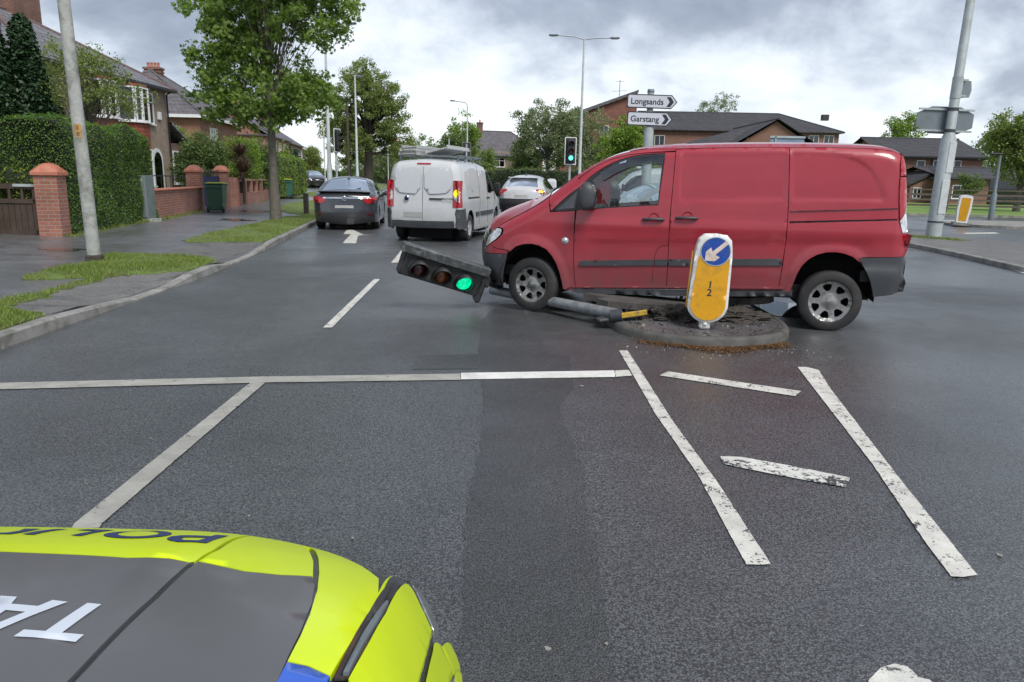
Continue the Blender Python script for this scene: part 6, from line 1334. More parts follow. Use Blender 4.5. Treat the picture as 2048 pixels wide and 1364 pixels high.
# second pair of pillars around the blue gate
def onP(px, Y, z=.25): d = ray(px, 400); return (d[0]/d[1]*Y, Y)
P2 = onP(392, 27.2); P3 = onP(446, 29.6)
pillar(P2[0], P2[1], .46, 1.30, 'brick pillar with terracotta dome cap behind the dark green bin', .25); pillar(P3[0], P3[1], .46, 1.32, 'brick pillar with terracotta dome cap on the far side of the navy gate', .25)
gt = empty('drive_gate', ((P2[0]+P3[0])/2, (P2[1]+P3[1])/2, .25), math.atan2(P3[1]-P2[1], P3[0]-P2[0]), 'navy painted gate with spiked top between two domed brick pillars', 'gate')
Lg = math.hypot(P3[0]-P2[0], P3[1]-P2[1])-.5; mb = MB(); mb.box((0, 0, .62), (Lg, .03, 1.1)); mb.build('panel', M['navy'], gt); mb = MB()
n = 14
for i in range(n): x_ = -Lg/2+Lg*(i+.5)/n; mb.tube([(x_, 0, 1.15), (x_, 0, 1.36+.05*math.cos(i))], .014, 6); mb.tube([(x_, 0, 1.34), (x_, 0, 1.42)], [.025, .002], 6)
mb.build('spikes', M['iron'], gt)
gt2 = empty('side_gate', (wp1.x-1.7, wp1.y+1.2, .25), R(20), 'dark iron gate leaf standing open behind the low brick wall', 'gate'); mb = MB()
for i in range(12): mb.box((-.9+i*.16, 0, .62), (.02, .02, 1.1))
mb.box((0, 0, .15), (2, .03, .04)); mb.box((0, 0, 1.15), (2, .03, .04)); mb.build('bars', M['iron'], gt2)
A = onP(468, 31.5); Bq = onP(530, 38.5)
pillar(A[0], A[1], .42, 1.12, 'plain brick pier without a cap beyond the navy gate', .25, cap=False, grp=None)
lw = wall((A[0]+.05, A[1]+.3), Bq, .50, .22, 'low brick wall with stubby piers and iron panels beyond the navy gate', cop=None)
d_ = Vector(Bq)-Vector((A[0]+.05, A[1]+.3)); mb = MB()
for i in range(1, 5): mb.box((-d_.length/2+d_.length*i/5, 0, .72), (.30, .26, .55))
mb.box((0, 0, 1.02), (d_.length, .26, .06)); mb.build('piers', M['brickred'], lw); mb = MB()
for i in range(40): mb.box((-d_.length/2+d_.length*(i+.5)/40, 0, .74), (.02, .02, .46))
mb.build('iron_panels', M['iron'], lw)
C3 = onP(600, 52); wall(Bq, C3, .55, .25, 'mossy dark stone retaining wall under the far clipped hedge', 'brickdark', None)

# ================================================================ HOUSES
def window(parent, x, y, z, w, h, face, nx=2, ny=0, top=.32, curtain=True, name='window', depth=.05):
    """a white framed window on a wall whose outward normal is at angle 'face' (radians); x, y, z is the centre"""
    Mx = Matrix.Translation((x, y, z)) @ Matrix.Rotation(face+math.pi/2, 4, 'Z'); fw = .06
    mb = MB(); mb.box((0, -.02, h/2-fw/2), (w, depth, fw), M=Mx); mb.box((0, -.02, -h/2+fw/2), (w, depth, fw), M=Mx); mb.box((-w/2+fw/2, -.02, 0), (fw, depth, h-2*fw), M=Mx); mb.box((w/2-fw/2, -.02, 0), (fw, depth, h-2*fw), M=Mx)
    for i in range(1, nx): mb.box((-w/2+w*i/nx, -.018, 0), (fw*.8, depth, h-2*fw), M=Mx)
    if top: mb.box((0, -.016, h/2-h*top), (w-2*fw, depth, fw*.7), M=Mx)
    f = mb.build(name, M['upvc'], parent)
    mb = MB(); mb.box((0, -.004, 0), (w-fw, .008, h-fw), M=Mx); mb.build('pane', M['pane'], f)
    mb = MB(); mb.cur = 0; mb.box((0, .012, 0), (w-fw, .006, h-fw), M=Mx); mb.build('room', M['room'], f)
    if curtain:
        mb = MB()
        for sx in (-1, 1): mb.box((sx*(w/2-w*.17), .0045, 0), (w*.28, .006, h-fw*1.2), M=Mx)
        mb.build('curtain', M['curtain'], f)
    mb = MB(); mb.box((0, -.05, -h/2-.03), (w+.1, .12, .05), M=Mx); mb.build('sill', M['upvc'], f); return f
def hiproof(parent, x0, x1, y0, y1, ze, zr, over, m, hip=(1, 1), axis='y', name='roof', soff=None, ridge=True, hipk=1.0):
    """hipped or gabled roof; ridge along axis"""
    x0 -= over; x1 += over; y0 -= over; y1 += over
    if axis == 'y':
        xc = (x0+x1)/2; hd = (x1-x0)/2*hipk; a = (xc, y0+(hd if hip[0] else 0), zr); b = (xc, y1-(hd if hip[1] else 0), zr)
    else:
        yc = (y0+y1)/2; hd = (y1-y0)/2*hipk; a = (x0+(hd if hip[0] else 0), yc, zr); b = (x1-(hd if hip[1] else 0), yc, zr)
    c = [(x0, y0, ze), (x1, y0, ze), (x1, y1, ze), (x0, y1, ze)]; V = c+[a, b]+[(p[0], p[1], p[2]-.12) for p in c]
    if axis == 'y': F = [(1, 2, 5, 4), (3, 0, 4, 5)]+([(0, 1, 4)] if hip[0] else [])+([(2, 3, 5)] if hip[1] else [])
    else: F = [(0, 1, 5, 4), (2, 3, 4, 5)]+([(1, 2, 5)] if hip[1] else [])+([(3, 0, 4)] if hip[0] else [])
    F += [(0, 6, 7, 1), (1, 7, 8, 2), (2, 8, 9, 3), (3, 9, 6, 0), (9, 8, 7, 6)]
    o = mk(name, V, F, m, parent)
    if ridge:
        mb = MB(); mb.tube([a, b], .09, 8)
        for p, q in ((c[0], a), (c[1], a if axis == 'y' else b), (c[2], b), (c[3], b if axis == 'y' else a)):
            if (axis == 'y' and ((q is a and hip[0]) or (q is b and hip[1]))) or (axis == 'x' and ((q is a and hip[0]) or (q is b and hip[1]))): mb.tube([p, q], .08, 8)
        mb.build('ridge_tiles', M['ridge'] if ridge == 1 else m, o)
    return o
def chimney(parent, x, y, z0, z1, wx, wy, m, pots=4, along='y'):
    mb = MB(); mb.box((x, y, (z0+z1)/2), (wx, wy, z1-z0)); mb.box((x, y, z1-.30), (wx+.10, wy+.10, .12)); mb.box((x, y, z1-.06), (wx+.16, wy+.16, .14)); c = mb.build('chimney', m, parent)
    for i in range(pots):
        t = (i+.5)/pots-.5; mb = MB(); mb.lathe([(.10, z1), (.12, z1+.05), (.095, z1+.12), (.09, z1+.32), (.115, z1+.36), (.08, z1+.36), (.075, z1)], (x+(t*wx*.85 if along == 'x' else 0), y+(t*wy*.85 if along == 'y' else 0), 0), n=12); mb.build('chimney_pot', M['coping'], c)
    return c
# ---- near semi-detached house (front faces the road, +x)
HX, HY0, HY1, HZ = -15.85, 26.0, 35.4, .26
h1 = empty('semi_detached_house', (HX, 29.4, HZ), R(0), 'hipped slate-roofed semi with curved bays and hung red tiles behind the privet hedge', 'house')
L0, L1 = HY0-29.4, HY1-29.4; EZ = 4.9
mb = MB(); mb.box((-4.1, (L0+L1)/2, EZ/2), (8.2, L1-L0, EZ)); mb.build('wall', M['render'], h1)
rf1 = hiproof(h1, -8.2, 0, L0, L1, EZ, 7.35, .35, M['slate'], hipk=.98)
chimney(rf1, -4.1, 2.6, 6.4, 8.8, .75, 1.75, M['brickdark'], 4)
mb = MB(); mb.box((.36, (L0+L1)/2, EZ-.05), (.11, L1-L0+.7, .10)); mb.tube([(.10, L1-.12, 0), (.10, L1-.12, EZ-.25), (.34, L1-.12, EZ-.08)], .04, 8); mb.tube([(.10, 1.35, 0), (.10, 1.35, EZ-.2)], .04, 8); mb.build('gutter', M['iron'], h1)
def bay(parent, yc, w, d, z0, z1, roofed=True):
    n = 7; pts = [(d*math.cos(t)**.7 if abs(t) < 1.57 else 0, yc+w/2*math.sin(t)) for t in np.linspace(-math.pi/2+.001, math.pi/2-.001, 9)]
    pts = [(0, yc-w/2), (d*.78, yc-w/2+.22*w), (d, yc-w*.13), (d, yc+w*.13), (d*.78, yc+w/2-.22*w), (0, yc+w/2)]
    mb = MB(); mb.prism([(0.0, pts[0][1])]+pts[1:-1]+[(0, pts[-1][1])], 0, z1); b = mb.build('bay', M['tilehung'], parent)
    for zc, hh in ((3.95, 1.35), (1.45, 1.5)):
        for p, q in zip(pts[:-1], pts[1:]):
            c = ((p[0]+q[0])/2, (p[1]+q[1])/2); L = math.hypot(q[0]-p[0], q[1]-p[1]); a = math.atan2(q[0]-p[0], -(q[1]-p[1])); fc = math.atan2(-(q[0]-p[0]), (q[1]-p[1])); nx_, ny_ = math.cos(fc), math.sin(fc)
            window(b, c[0]+nx_*.012, c[1]+ny_*.012, zc, L-.02, hh, fc, nx=1, top=.30, curtain=(L > .6))
    return b
bay(h1, 2.65, 2.05, .62, 0, EZ-.15); bay(h1, .25, 1.8, .55, 0, EZ-.15)
window(h1, .012, 4.25, 3.95, .78, 1.30, 0, nx=2, top=.3)
mb = MB()   # arched porch
q = [(.9*.5*math.cos(t)*1.1, 1.75+.55*math.sin(t)) for t in np.linspace(0, math.pi, 13)]; pp_ = [(.5, 0)]+q+[(-.5, 0)]
mb.prism(pp_, 0, .03, Matrix.Translation((.005, 4.7, 0)) @ Matrix.Rotation(R(90), 4, 'Z') @ Matrix.Rotation(R(90), 4, 'X')); dr = mb.build('porch_door', M['upvc'], h1)
mb = MB(); mb.prism([(a*.72, .25+b*.82) for a, b in pp_], .031, .04, Matrix.Translation((.005, 4.7, 0)) @ Matrix.Rotation(R(90), 4, 'Z') @ Matrix.Rotation(R(90), 4, 'X')); mb.build('pane', M['pane'], dr)
mb = MB(); mb.box((.04, 5.15, 3.7), (.10, .28, .34), bev=.02); mb.build('alarm_box', M['upvc'], h1)
# lean-to at the far end
mb = MB(); mb.box((-1.6, L1+.95, 1.3), (3.0, 1.9, 2.6)); ext = mb.build('side_extension', M['brickdark'], h1)
mb = MB(); mb.add([(.2, L1, 3.5), (-3.2, L1, 3.5), (-3.2, L1+2.2, 2.6), (.2, L1+2.2, 2.6), (.2, L1, 3.38), (-3.2, L1, 3.38), (-3.2, L1+2.2, 2.48), (.2, L1+2.2, 2.48)], [(0, 1, 2, 3), (7, 6, 5, 4), (0, 3, 7, 4), (3, 2, 6, 7), (1, 5, 6, 2)]); lr = mb.build('roof', M['slate'], ext); mb = MB(); mb.box((.2, L1+1.1, 2.95), (.02, 0.02, .02)); mb.box((.24, L1+2.25, 2.5), (.1, .1, .14)); mb.box((-1.5, L1+2.25, 2.5), (3.5, .1, .14)); mb.build('fascia', M['upvc'], ext)
window(ext, -.09, L1+1.0, 1.5, 1.1, 1.5, 0, nx=2, top=.3)
# ---- second house
h2 = empty('detached_house', (-21.2, 52.2, HZ), R(6), 'dark hip-roofed house with white gutters and red brick walls behind the maple', 'house')
mb = MB(); mb.box((-4.3, 4.8, 2.5), (8.6, 9.6, 5.0)); mb.build('wall', M['brickred'], h2); rf2_ = hiproof(h2, -8.6, 0, 0, 9.6, 5.0, 8.3, .4, M['tileroof2'], hipk=.95, ridge=2)
mb = MB(); mb.box((-4.3, -.42, 4.93), (9.4, .12, .20)); mb.box((.42, 4.8, 4.93), (.12, 10.4, .20)); mb.build('gutter', M['upvc'], h2)
chimney(rf2_, -4.4, 5.0, 7.0, 8.55, 1.1, .7, M['brickdark'], 4, 'x'); window(h2, -2.0, -.012, 3.7, 1.4, 1.2, R(-90), nx=2); window(h2, .012, 3.0, 3.7, 1.8, 1.3, 0, nx=3)
mb = MB(); mb.box((-3.1, 1.4, 6.05), (.25, .1, .5)); mb.build('roof_vent', M['iron'], h2)
# ---- far houses along the left
def smallhouse(x, y, w, d, ze, zr, rz, label, wall_='brickred', roof='tileroof2', ax='y', hip=(0, 0), ch=True, bays=True, z=.26):
    h = empty('brick_house', (x, y, z), rz, label, 'house', 'houses along the road'); mb = MB(); mb.box((-w/2, d/2, ze/2), (w, d, ze)); mb.build('wall', M[wall_], h)
    r_ = hiproof(h, -w, 0, 0, d, ze, zr, .3, M[roof], hip=hip, axis=ax, ridge=2)
    if not hip[0] and ax == 'y':
        mb = MB(); mb.add([(-w, -.0, ze-.12), (0, -.0, ze-.12), (-w/2, -.0, zr-.15)], [(0, 1, 2)]); mb.add([(-w, d, ze-.12), (0, d, ze-.12), (-w/2, d, zr-.15)], [(0, 1, 2)]); mb.build('gable', M[wall_], h)
    if ch: chimney(r_, -w/2, d*.5, zr-.8, zr+1.3, .7, 1.3, M['brickdark'], 4)
    for yy in np.arange(1.8, d-1, 3.2):
        for zz_ in (1.5, 3.9): window(h, .012, float(yy), zz_, 1.6, 1.25, 0, nx=3)
    window(h, -w*.5, -.012, 3.9, 1.2, 1.2, R(-90), nx=2)
    return h
smallhouse(-24.5, 76, 8, 15, 5.0, 7.6, R(8), 'first far terrace house with bay windows beyond the maple trunk', hip=(0, 0))
smallhouse(-27.5, 93, 8, 16, 5.0, 7.7, R(9), 'second far terrace house with a chimney seen over the clipped hedge')
smallhouse(-31.5, 112, 9, 14, 5.0, 7.8, R(12), 'third far terrace house with a dark hipped roof left of the signal', hip=(1, 1))
smallhouse(-27, 152, 14, 9, 4.6, 7.0, R(-75), 'low pale house at the bend of the road behind the big tree', 'render', hip=(1, 1))
smallhouse(-12, 165, 14, 9, 4.6, 7.0, R(-85), 'far rendered house at the bend right of the big tree', 'render', hip=(1, 1))
# ---- grey gabled house straight ahead
p = D(1012, 300, 104); gh = empty('gabled_house', (p[0]+5, 104, .1), R(14), 'grey-roofed house with a thin chimney beyond the trees straight ahead', 'house')
mb = MB(); mb.box((-4.5, 4, 2.4), (9, 8, 4.8)); mb.build('wall', M['render'], gh); r_ = hiproof(gh, -9, 0, 0, 8, 4.3, 7.6, .4, M['tileroof2'], hip=(0, 1), axis='x', ridge=2, hipk=.9); chimney(r_, -7.9, 4, 6.2, 8.7, .7, .7, M['brickdark'], 1)
mb = MB(); mb.add([(-9, 0, 4.2), (-9, 8, 4.2), (-9, 4, 7.4)], [(0, 1, 2)]); mb.build('gable', M['render'], gh); window(gh, -6, -.012, 3.4, 1.4, 1.2, R(-90)); window(gh, -3, -.012, 1.4, 1.6, 1.3, R(-90))
# ---- brick care-home style blocks on the right
def block(name, x, y, w, d, ze, zr, rz, label, hip=(0, 0), ax='x', wins=(), wall_='brickbrown', roof='tiledark', z=.1):
    h = empty(name, (x, y, z), rz, label, 'building'); mb = MB(); mb.box((w/2, d/2, ze/2), (w, d, ze)); mb.build('wall', M[wall_], h); hiproof(h, 0, w, 0, d, ze, zr, .45, M[roof], hip=hip, axis=ax, ridge=2)
    if ax == 'y':
        for yy in (0, d): mb = MB(); mb.add([(0, yy, ze-.12), (w, yy, ze-.12), (w/2, yy, zr-.20)], [(0, 1, 2)]); mb.build('gable', M[wall_], h)
    else:
        for xx, hp in ((0, hip[0]), (w, hip[1])):
            if not hp: mb = MB(); mb.add([(xx, 0, ze-.12), (xx, d, ze-.12), (xx, d/2, zr-.20)], [(0, 1, 2)]); mb.build('gable', M[wall_], h)
    for wx, wz, ww, wh in wins: window(h, wx, -.012, wz, ww, wh, R(-90), nx=2 if ww > .9 else 1, top=0)
    return h
def X_(px, Y): d = ray(px, 330); return float(d[0]/d[1]*Y)
def Z_(px, py, Y): return D(px, py, Y)[2]-.1
# long block behind
xa, xb = X_(1292, 92), X_(1672, 92)
ba = block('care_home_wing', xa, 92, xb-xa, 11, Z_(1500, 262, 92), Z_(1500, 226, 97), 0, 'long two-storey brick wing with a dark hipped roof behind the red van', hip=(0, 1), wins=[(X_(px, 92)-xa, Z_(px, 281, 92), 1.2, 1.2) for px in (1316, 1622, 1652)])
mb = MB(); mb.box((X_(1653, 95)-xa, 5, Z_(1650, 234, 96)), (.8, .6, .7)); mb.build('vent_stack', M['tiledark'], ba)
# front gabled wing
ya = 74; xg0, xg1 = X_(1452, ya), X_(1640, ya)
zg = Z_(1545, 238, ya); ze_ = Z_(1480, 300, ya)
bg = block('front_wing', xg0-.0, ya, xg1-xg0, 14, ze_, zg, R(0), 'brick wing with a broad plain gable facing the road above the van roof', ax='y')
# its lower roof running to the left
mb = MB(); xl_ = X_(1300, ya+3); xm = X_(1548, ya); V = [(xl_, ya+2.0, ze_-1.2), (xm, ya-.1, ze_+.0), (xm, ya+5, zg+.02), (X_(1535, ya+4), ya+5, zg+.02)]
rt = empty('side_wing', (xl_, ya+1, .1), 0, 'low brick wing with a long dark roof sloping up to the plain gable', 'building')
xe0, xe1 = 0, xg0-xl_+.5
mb = MB(); mb.box(((xe0+xe1)/2, 4, (ze_-.9)/2), (xe1-xe0, 7.5, ze_-.9)); mb.build('wall', M['brickbrown'], rt)
mb = MB(); zl = ze_-.9; q1 = xe1+ (xg1-xg0)/2-.6
V = [(-.6, -.3, zl), (xe1, -.3, zl), (xe1, 8.3, zl), (-.6, 8.3, zl), (2.0, 4, zl+1.2), (q1, 4, zg-.1)]
mb.add(V, [(0, 1, 5, 4), (3, 4, 5, 2), (0, 4, 3), (0, 3, 2, 1), (1, 2, 5)]); mb.build('roof', M['tiledark'], rt)
# tall red gable behind the trees with an aerial
yr_ = 88; t0, t1 = X_(1120, yr_), X_(1268, yr_)
rgb = empty('brick_block', (t0, yr_, .1), 0, 'tall red brick block with a steep mono-pitch roof and an aerial behind the trees', 'building')
zt_, zb_ = Z_(1262, 184, yr_), Z_(1150, 226, yr_); wdt = t1-t0
mb = MB(); mb.prism([(0, 0), (wdt, 0), (wdt, zt_-.1), (0, zb_-.9)], 0, 9, Matrix.Translation((0, 9, 0)) @ Matrix.Rotation(R(90), 4, 'X')); mb.build('wall', brick('red_gable_brick', (.24, .085, .062), (.20, .07, .052), (.2, .13, .11)), rgb)
mb = MB(); mb.prism([(-.5, zb_-1.05), (wdt+.05, zt_-.08), (wdt+.05, zt_+.22), (-.5, zb_-.65)], -.6, 9.4, Matrix.Translation((0, 9, 0)) @ Matrix.Rotation(R(90), 4, 'X')); mb.build('roof', M['tileroof2'], rgb)
for px, py in ((1180, 310), (1205, 262)): window(rgb, X_(px, yr_)-t0, -.012, Z_(px, py, yr_), 1.0, 1.2, R(-90), top=0)
ax_ = X_(1237, yr_)-t0; az0 = Z_(1237, 190, yr_); mb = MB(); mb.tube([(ax_, 2, az0-.5), (ax_, 2, Z_(1237, 155, yr_))], .035, 6); za = Z_(1237, 158, yr_); mb.tube([(ax_-.5, 2, za), (ax_+.5, 2, za)], .018, 5); mb.tube([(ax_-.8, 2, za-1.1), (ax_+.8, 2, za-1.0)], .018, 5)
for k in range(6): mb.tube([(ax_-.45+k*.18, 1.8, za), (ax_-.45+k*.18, 2.2, za)], .012, 4)
mb.build('aerial', M['iron'], rgb)
# right-hand block
yb_ = 68; r0, r1 = X_(1775, yb_), X_(1965, yb_)
bb_ = block('care_home_block', r0, yb_, r1-r0, 10, Z_(1880, 315, yb_), Z_(1880, 278, yb_+5), R(0), 'two-storey brown brick block with small white windows behind the right sign column', hip=(0, 0), wins=[(X_(px, yb_)-r0, Z_(px, 332, yb_), ww, wh) for px, ww, wh in ((1841, .75, 1.0), (1874, .75, 1.0), (1908, 1.2, .95))])
xx = X_(1862, yb_)-r0; mb = MB(); mb.tube([(xx, -.06, 0), (xx, -.06, Z_(1880, 316, yb_))], .05, 8); mb.build('downpipe', M['iron'], bb_)
mb = MB(); mb.box(((r1-r0)/2, -.5, Z_(1880, 314.5, yb_)), (r1-r0+.8, .12, .12)); mb.build('gutter', M['iron'], bb_)
y3 = 62; l0, l1 = X_(1896, y3), X_(2130, y3)
bc = block('day_centre', l0, y3, l1-l0, 9, Z_(1980, 356, y3), Z_(1980, 336, y3+4), 0, 'low single-storey brick day centre with a dark roof behind the rail fence', hip=(0, 0), wins=[(X_(1927, y3)-l0, Z_(1927, 384, y3), 1.3, 1.1)])
mb = MB(); mb.box((X_(2010, y3)-l0+2, -.03, Z_(2010, 382, y3)-.1), (6.0, .05, 2.0)); mb.build('dark_glazing', M['glassdark'], bc)
xo = X_(1826, 64); pr2 = empty('entrance_canopy', (xo, 64, .1), 0, 'small brick entrance with a steep dark pent roof left of the sign column', 'building')
wq = X_(1892, 64)-xo; zq0, zq1 = Z_(1832, 372, 64), Z_(1888, 340, 64); mb = MB(); mb.prism([(0, 0), (wq, 0), (wq, zq1), (0, zq0)], 0, 3.5, Matrix.Translation((0, 3.5, 0)) @ Matrix.Rotation(R(90), 4, 'X')); mb.build('wall', M['brickbrown'], pr2)
mb = MB(); mb.prism([(-.4, zq0-.05), (wq, zq1+.12), (wq, zq1+.40), (-.4, zq0+.2)], -.35, 3.7, Matrix.Translation((0, 3.5, 0)) @ Matrix.Rotation(R(90), 4, 'X')); mb.build('roof', M['tiledark'], pr2)
window(pr2, .6, -.012, Z_(1832, 386, 64), .7, .9, R(-90), nx=2, top=0)

# ================================================================ PLANTS
M['bark'] = mat('dark_bark', (.050, .042, .034), .95, var=.4, vs=9, bmp=.03, bs=22); M['barkgrey'] = mat('grey_bark', (.13, .118, .098), .95, var=.3, vs=8, bmp=.02, bs=25)
LM = dict(
    maple=leafmat('maple_leaves', (0.084, 0.138, 0.036), (0.264, 0.36, 0.0984), 0.45), lime=leafmat('lime_leaves', (0.0897, 0.157, 0.0239), (0.284, 0.3887, 0.0747), 0.4), olive=leafmat('olive_leaves', (0.1063, 0.1438, 0.0438), (0.2875, 0.3375, 0.125), 0.4),
    privet=leafmat('privet_leaves', (0.0438, 0.0975, 0.025), (0.1688, 0.2812, 0.0475), 0.3), conifer=leafmat('conifer_sprays', (0.013, 0.0358, 0.0163), (0.0455, 0.0894, 0.0358), 0.15), yellowg=leafmat('yellow_green_leaves', (.10, .15, .012), (.26, .32, .04), .3),
    grey=leafmat('grey_green_leaves', (0.1003, 0.1312, 0.0729), (0.3098, 0.3463, 0.2187), 0.35), dull=leafmat('dull_green_leaves', (0.0688, 0.1148, 0.0459), (0.1951, 0.2525, 0.0918), 0.35), ruddy=leafmat('bronze_leaves', (.05, .03, .025), (.12, .07, .06), .15), far=leafmat('far_tree_leaves', (0.1031, 0.1594, 0.0562), (0.2438, 0.3187, 0.1125), 0.35))
def leaves(cen, rad, per, size, seed, shape=4, up=.35, spread=.55):
    rg = np.random.default_rng(seed); n = len(cen)*per; c = np.repeat(np.asarray(cen, float), per, 0); r = np.repeat(np.asarray(rad, float), per, 0)
    d = rg.normal(size=(n, 3)); d /= np.linalg.norm(d, axis=1)[:, None]; p = c+d*r*(rg.random((n, 1))**spread)
    nr = rg.normal(size=(n, 3))*.8+d*.5+np.array([0, 0, up]); nr /= np.linalg.norm(nr, axis=1)[:, None]; a = np.cross(nr, rg.normal(size=(n, 3))); a /= np.linalg.norm(a, axis=1)[:, None]; b = np.cross(nr, a)
    s = size*rg.uniform(.6, 1.25, (n, 1))
    if shape == 4: O_ = [(-1, 0), (-.1, .55), (1, 0), (-.1, -.55)]
    else: O_ = [(-.9, 0), (-.35, .25), (-.55, .8), (.1, .42), (.35, .95), (.45, .28), (1.1, 0), (.45, -.28), (.35, -.95), (.1, -.42), (-.55, -.8), (-.35, -.25)]
    v = np.empty((n, len(O_), 3))
    for i, (u, w) in enumerate(O_): v[:, i] = p+(a*u+b*w)*s*.5+nr*(abs(w)*-.12)*s
    return v.reshape(-1, 3), len(O_)
def tree(name, label, x, y, z0, trunk, blobs, leafm, per=60, size=.14, nsub=90, seed=1, shape=4, r0=.18, bark='bark', subr=(.35, .6), lean=(0, 0), limbs=14, group=None, flat=.8, cat='tree', up=.35, sparse=0., limbk=1.):
    """blobs: (dx, dy, z, rx, ry, rz) ellipsoids that make up the crown"""
    rg = np.random.default_rng(seed); root = empty(name, (x, y, z0), 0, label, cat, group); vol = np.array([b[3]*b[4]*b[5] for b in blobs])**.8; vol /= vol.sum(); cs = []
    for b, k in zip(blobs, np.round(vol*nsub).astype(int)):
        for _ in range(max(2, k)):
            d = rg.normal(size=3); d /= np.linalg.norm(d); q = rg.random()**.45; cs.append((b[0]+d[0]*b[3]*q, b[1]+d[1]*b[4]*q, b[2]+d[2]*b[5]*q))
    cs = np.array(cs); rr = rg.uniform(*subr, len(cs)); rad = np.column_stack([rr, rr, rr*flat])
    top = max(b[2]+b[5]*.5 for b in blobs); mb = MB(); zs = np.linspace(-.1, top, 9)
    tp = [(lean[0]*(z/top)+(.06*rg.normal() if 0 < i < 8 else 0)*(z/top), lean[1]*(z/top), z) for i, z in enumerate(zs)]; tr_ = [r0*(1.35 if i == 0 else 1.0*(1-.85*(i/8)**1.1)) for i in range(9)]
    mb.tube(tp, tr_, 12); mb.build('trunk', M[bark], root)
    mb = MB(); idx = rg.permutation(len(cs))[:limbs*3]
    for j, i in enumerate(idx):
        c = cs[i]; zb = trunk+(min(c[2], top)-trunk)*rg.uniform(.1, .55) if c[2] > trunk else trunk*.9; zb = min(max(zb, trunk*.8), top*.9); b0 = np.array([lean[0]*zb/top, lean[1]*zb/top, zb]); m_ = b0*.45+c*.55+np.array([0, 0, .10*np.linalg.norm(c-b0)*rg.uniform(-.5, 1.3)])+rg.normal(size=3)*.08
        r_ = r0*limbk*(.30 if j < limbs else .14); mb.tube([b0, b0*.7+m_*.3, m_, c], [r_, r_*.8, r_*.5, r_*.16], 6, cap=False)
    mb.build('limbs', M[bark], root)
    v, k = leaves(cs, rad, per, size, seed+5, shape, up); o = npmesh('crown', v, k, LM[leafm], root); return root
def at(px, Y): d = ray(px, 340); return float(d[0]/d[1]*Y)
# maple on the verge
mx, my = GL(552, 440)
S = 24.1/1500*1.0
def mpz(py): return D(552, py, my)[2]-.13
tree('maple_tree', 'tall street maple growing from the verge left of the dark saloon', mx, my, .13, 2.3,
     [(.10, 0, 4.0, 1.9, 1.6, .85), (-1.3, .2, 4.6, 1.1, 1.3, .9), (1.15, -.2, 3.7, 1.0, 1.1, .8), (-1.7, 0, 3.75, .95, 1.0, .75), (0, 0, 3.2, 1.2, 1.2, .45), (-.9, 0, 3.2, .9, .9, .4), (-.3, .3, 5.6, 1.8, 1.7, 1.1), (1.3, 0, 6.1, 1.35, 1.4, 1.0), (-1.2, 0, 6.4, 1.3, 1.3, 1.1), (.3, 0, 7.3, 2.1, 1.9, 1.3), (1.9, .2, 6.9, .95, 1.0, .8), (-.2, 0, 8.6, 1.8, 1.7, 1.2), (.3, 0, 9.6, 1.0, 1.0, .8)],
     'maple', per=66, size=.145, nsub=540, seed=3, shape=12, r0=.145, subr=(.24, .44), limbs=40, bark='barkgrey', limbk=.62)
# big roadside tree and its company
bx_, by_ = at(737, 60), 60.
tree('roadside_tree', 'big grey-green tree on the far verge behind the two lamp columns', bx_, by_, .12, 3.4,
     [(0, 0, 6.8, 2.7, 2.5, 2.6), (-1.9, 0, 5.4, 1.5, 1.6, 1.6), (1.9, 0, 5.2, 1.6, 1.6, 1.8), (-.3, 0, 8.8, 1.7, 1.6, 1.5), (1.6, 0, 7.4, 1.5, 1.4, 1.5), (-2.4, 0, 7.2, 1.0, 1.0, 1.0), (0, 0, 4.2, 2.6, 2.2, 1.0), (2.6, 0, 3.6, 1.1, 1.2, 1.0)], 'olive', per=95, size=.16, nsub=420, seed=8, r0=.42, subr=(.3, .55), limbs=40, bark='bark')
tree('young_tree', 'slighter olive tree in front gardens right behind the telegraph pole', at(700, 72), 72, .26, 2.2, [(0, 0, 4.4, 2.2, 2.0, 2.2), (-1.6, 0, 5.6, 1.2, 1.2, 1.6), (1, 0, 3.2, 1.6, 1.4, 1.2)], 'olive', per=60, size=.2, nsub=150, seed=9, r0=.16)
def ftree(px, Y, top, w, label, lm, seed, base=0.35, n=140, size=.24, name='background_tree', per=55, trunk=None, r0=.18, group='trees beyond the road', bark='barkgrey', subr=(.4, .75)):
    X = at(px, Y); H_ = D(px, top, Y)[2]; W_ = w/1500*Y/2; lo = H_*base; hh = (H_-lo)/2; rg = np.random.default_rng(seed)
    bl = [(0, 0, lo+hh, W_*.72, W_*.72, hh*.92)]
    for k in range(7): a = rg.uniform(0, 6.28); rr = rg.uniform(.35, .62); bl.append((W_*rr*math.cos(a), W_*rr*math.sin(a), lo+hh*rg.uniform(.35, 1.6), W_*rg.uniform(.28, .45), W_*.36, hh*rg.uniform(.25, .42)))
    return tree(name, label, X, Y, .05, trunk if trunk else lo*.9, bl, lm, per=per, size=size, nsub=n, seed=seed, r0=r0, bark=bark, subr=subr, limbs=16, group=group)
ftree(820, 112, 262, 110, 'rounded green tree beyond the bend above the white van ladders', 'far', 21, .2)
ftree(868, 100, 268, 90, 'rounded pale tree right of the slim lamp post over the ladders', 'far', 22, .2)
ftree(925, 92, 218, 76, 'upright bright green tree rising behind the swan-necked lamp', 'lime', 23, .3)
ftree(912, 80, 262, 120, 'broad dull tree behind the back of the far signal', 'dull', 24, .15, n=180)
ftree(965, 96, 290, 80, 'low green tree left of the grey gabled house', 'far', 25, .15)
ftree(775, 125, 300, 90, 'far dull tree where the road bends away', 'dull', 26, .1)
ftree(720, 135, 305, 130, 'far tree behind the trunk of the big roadside tree', 'dull', 27, .1)
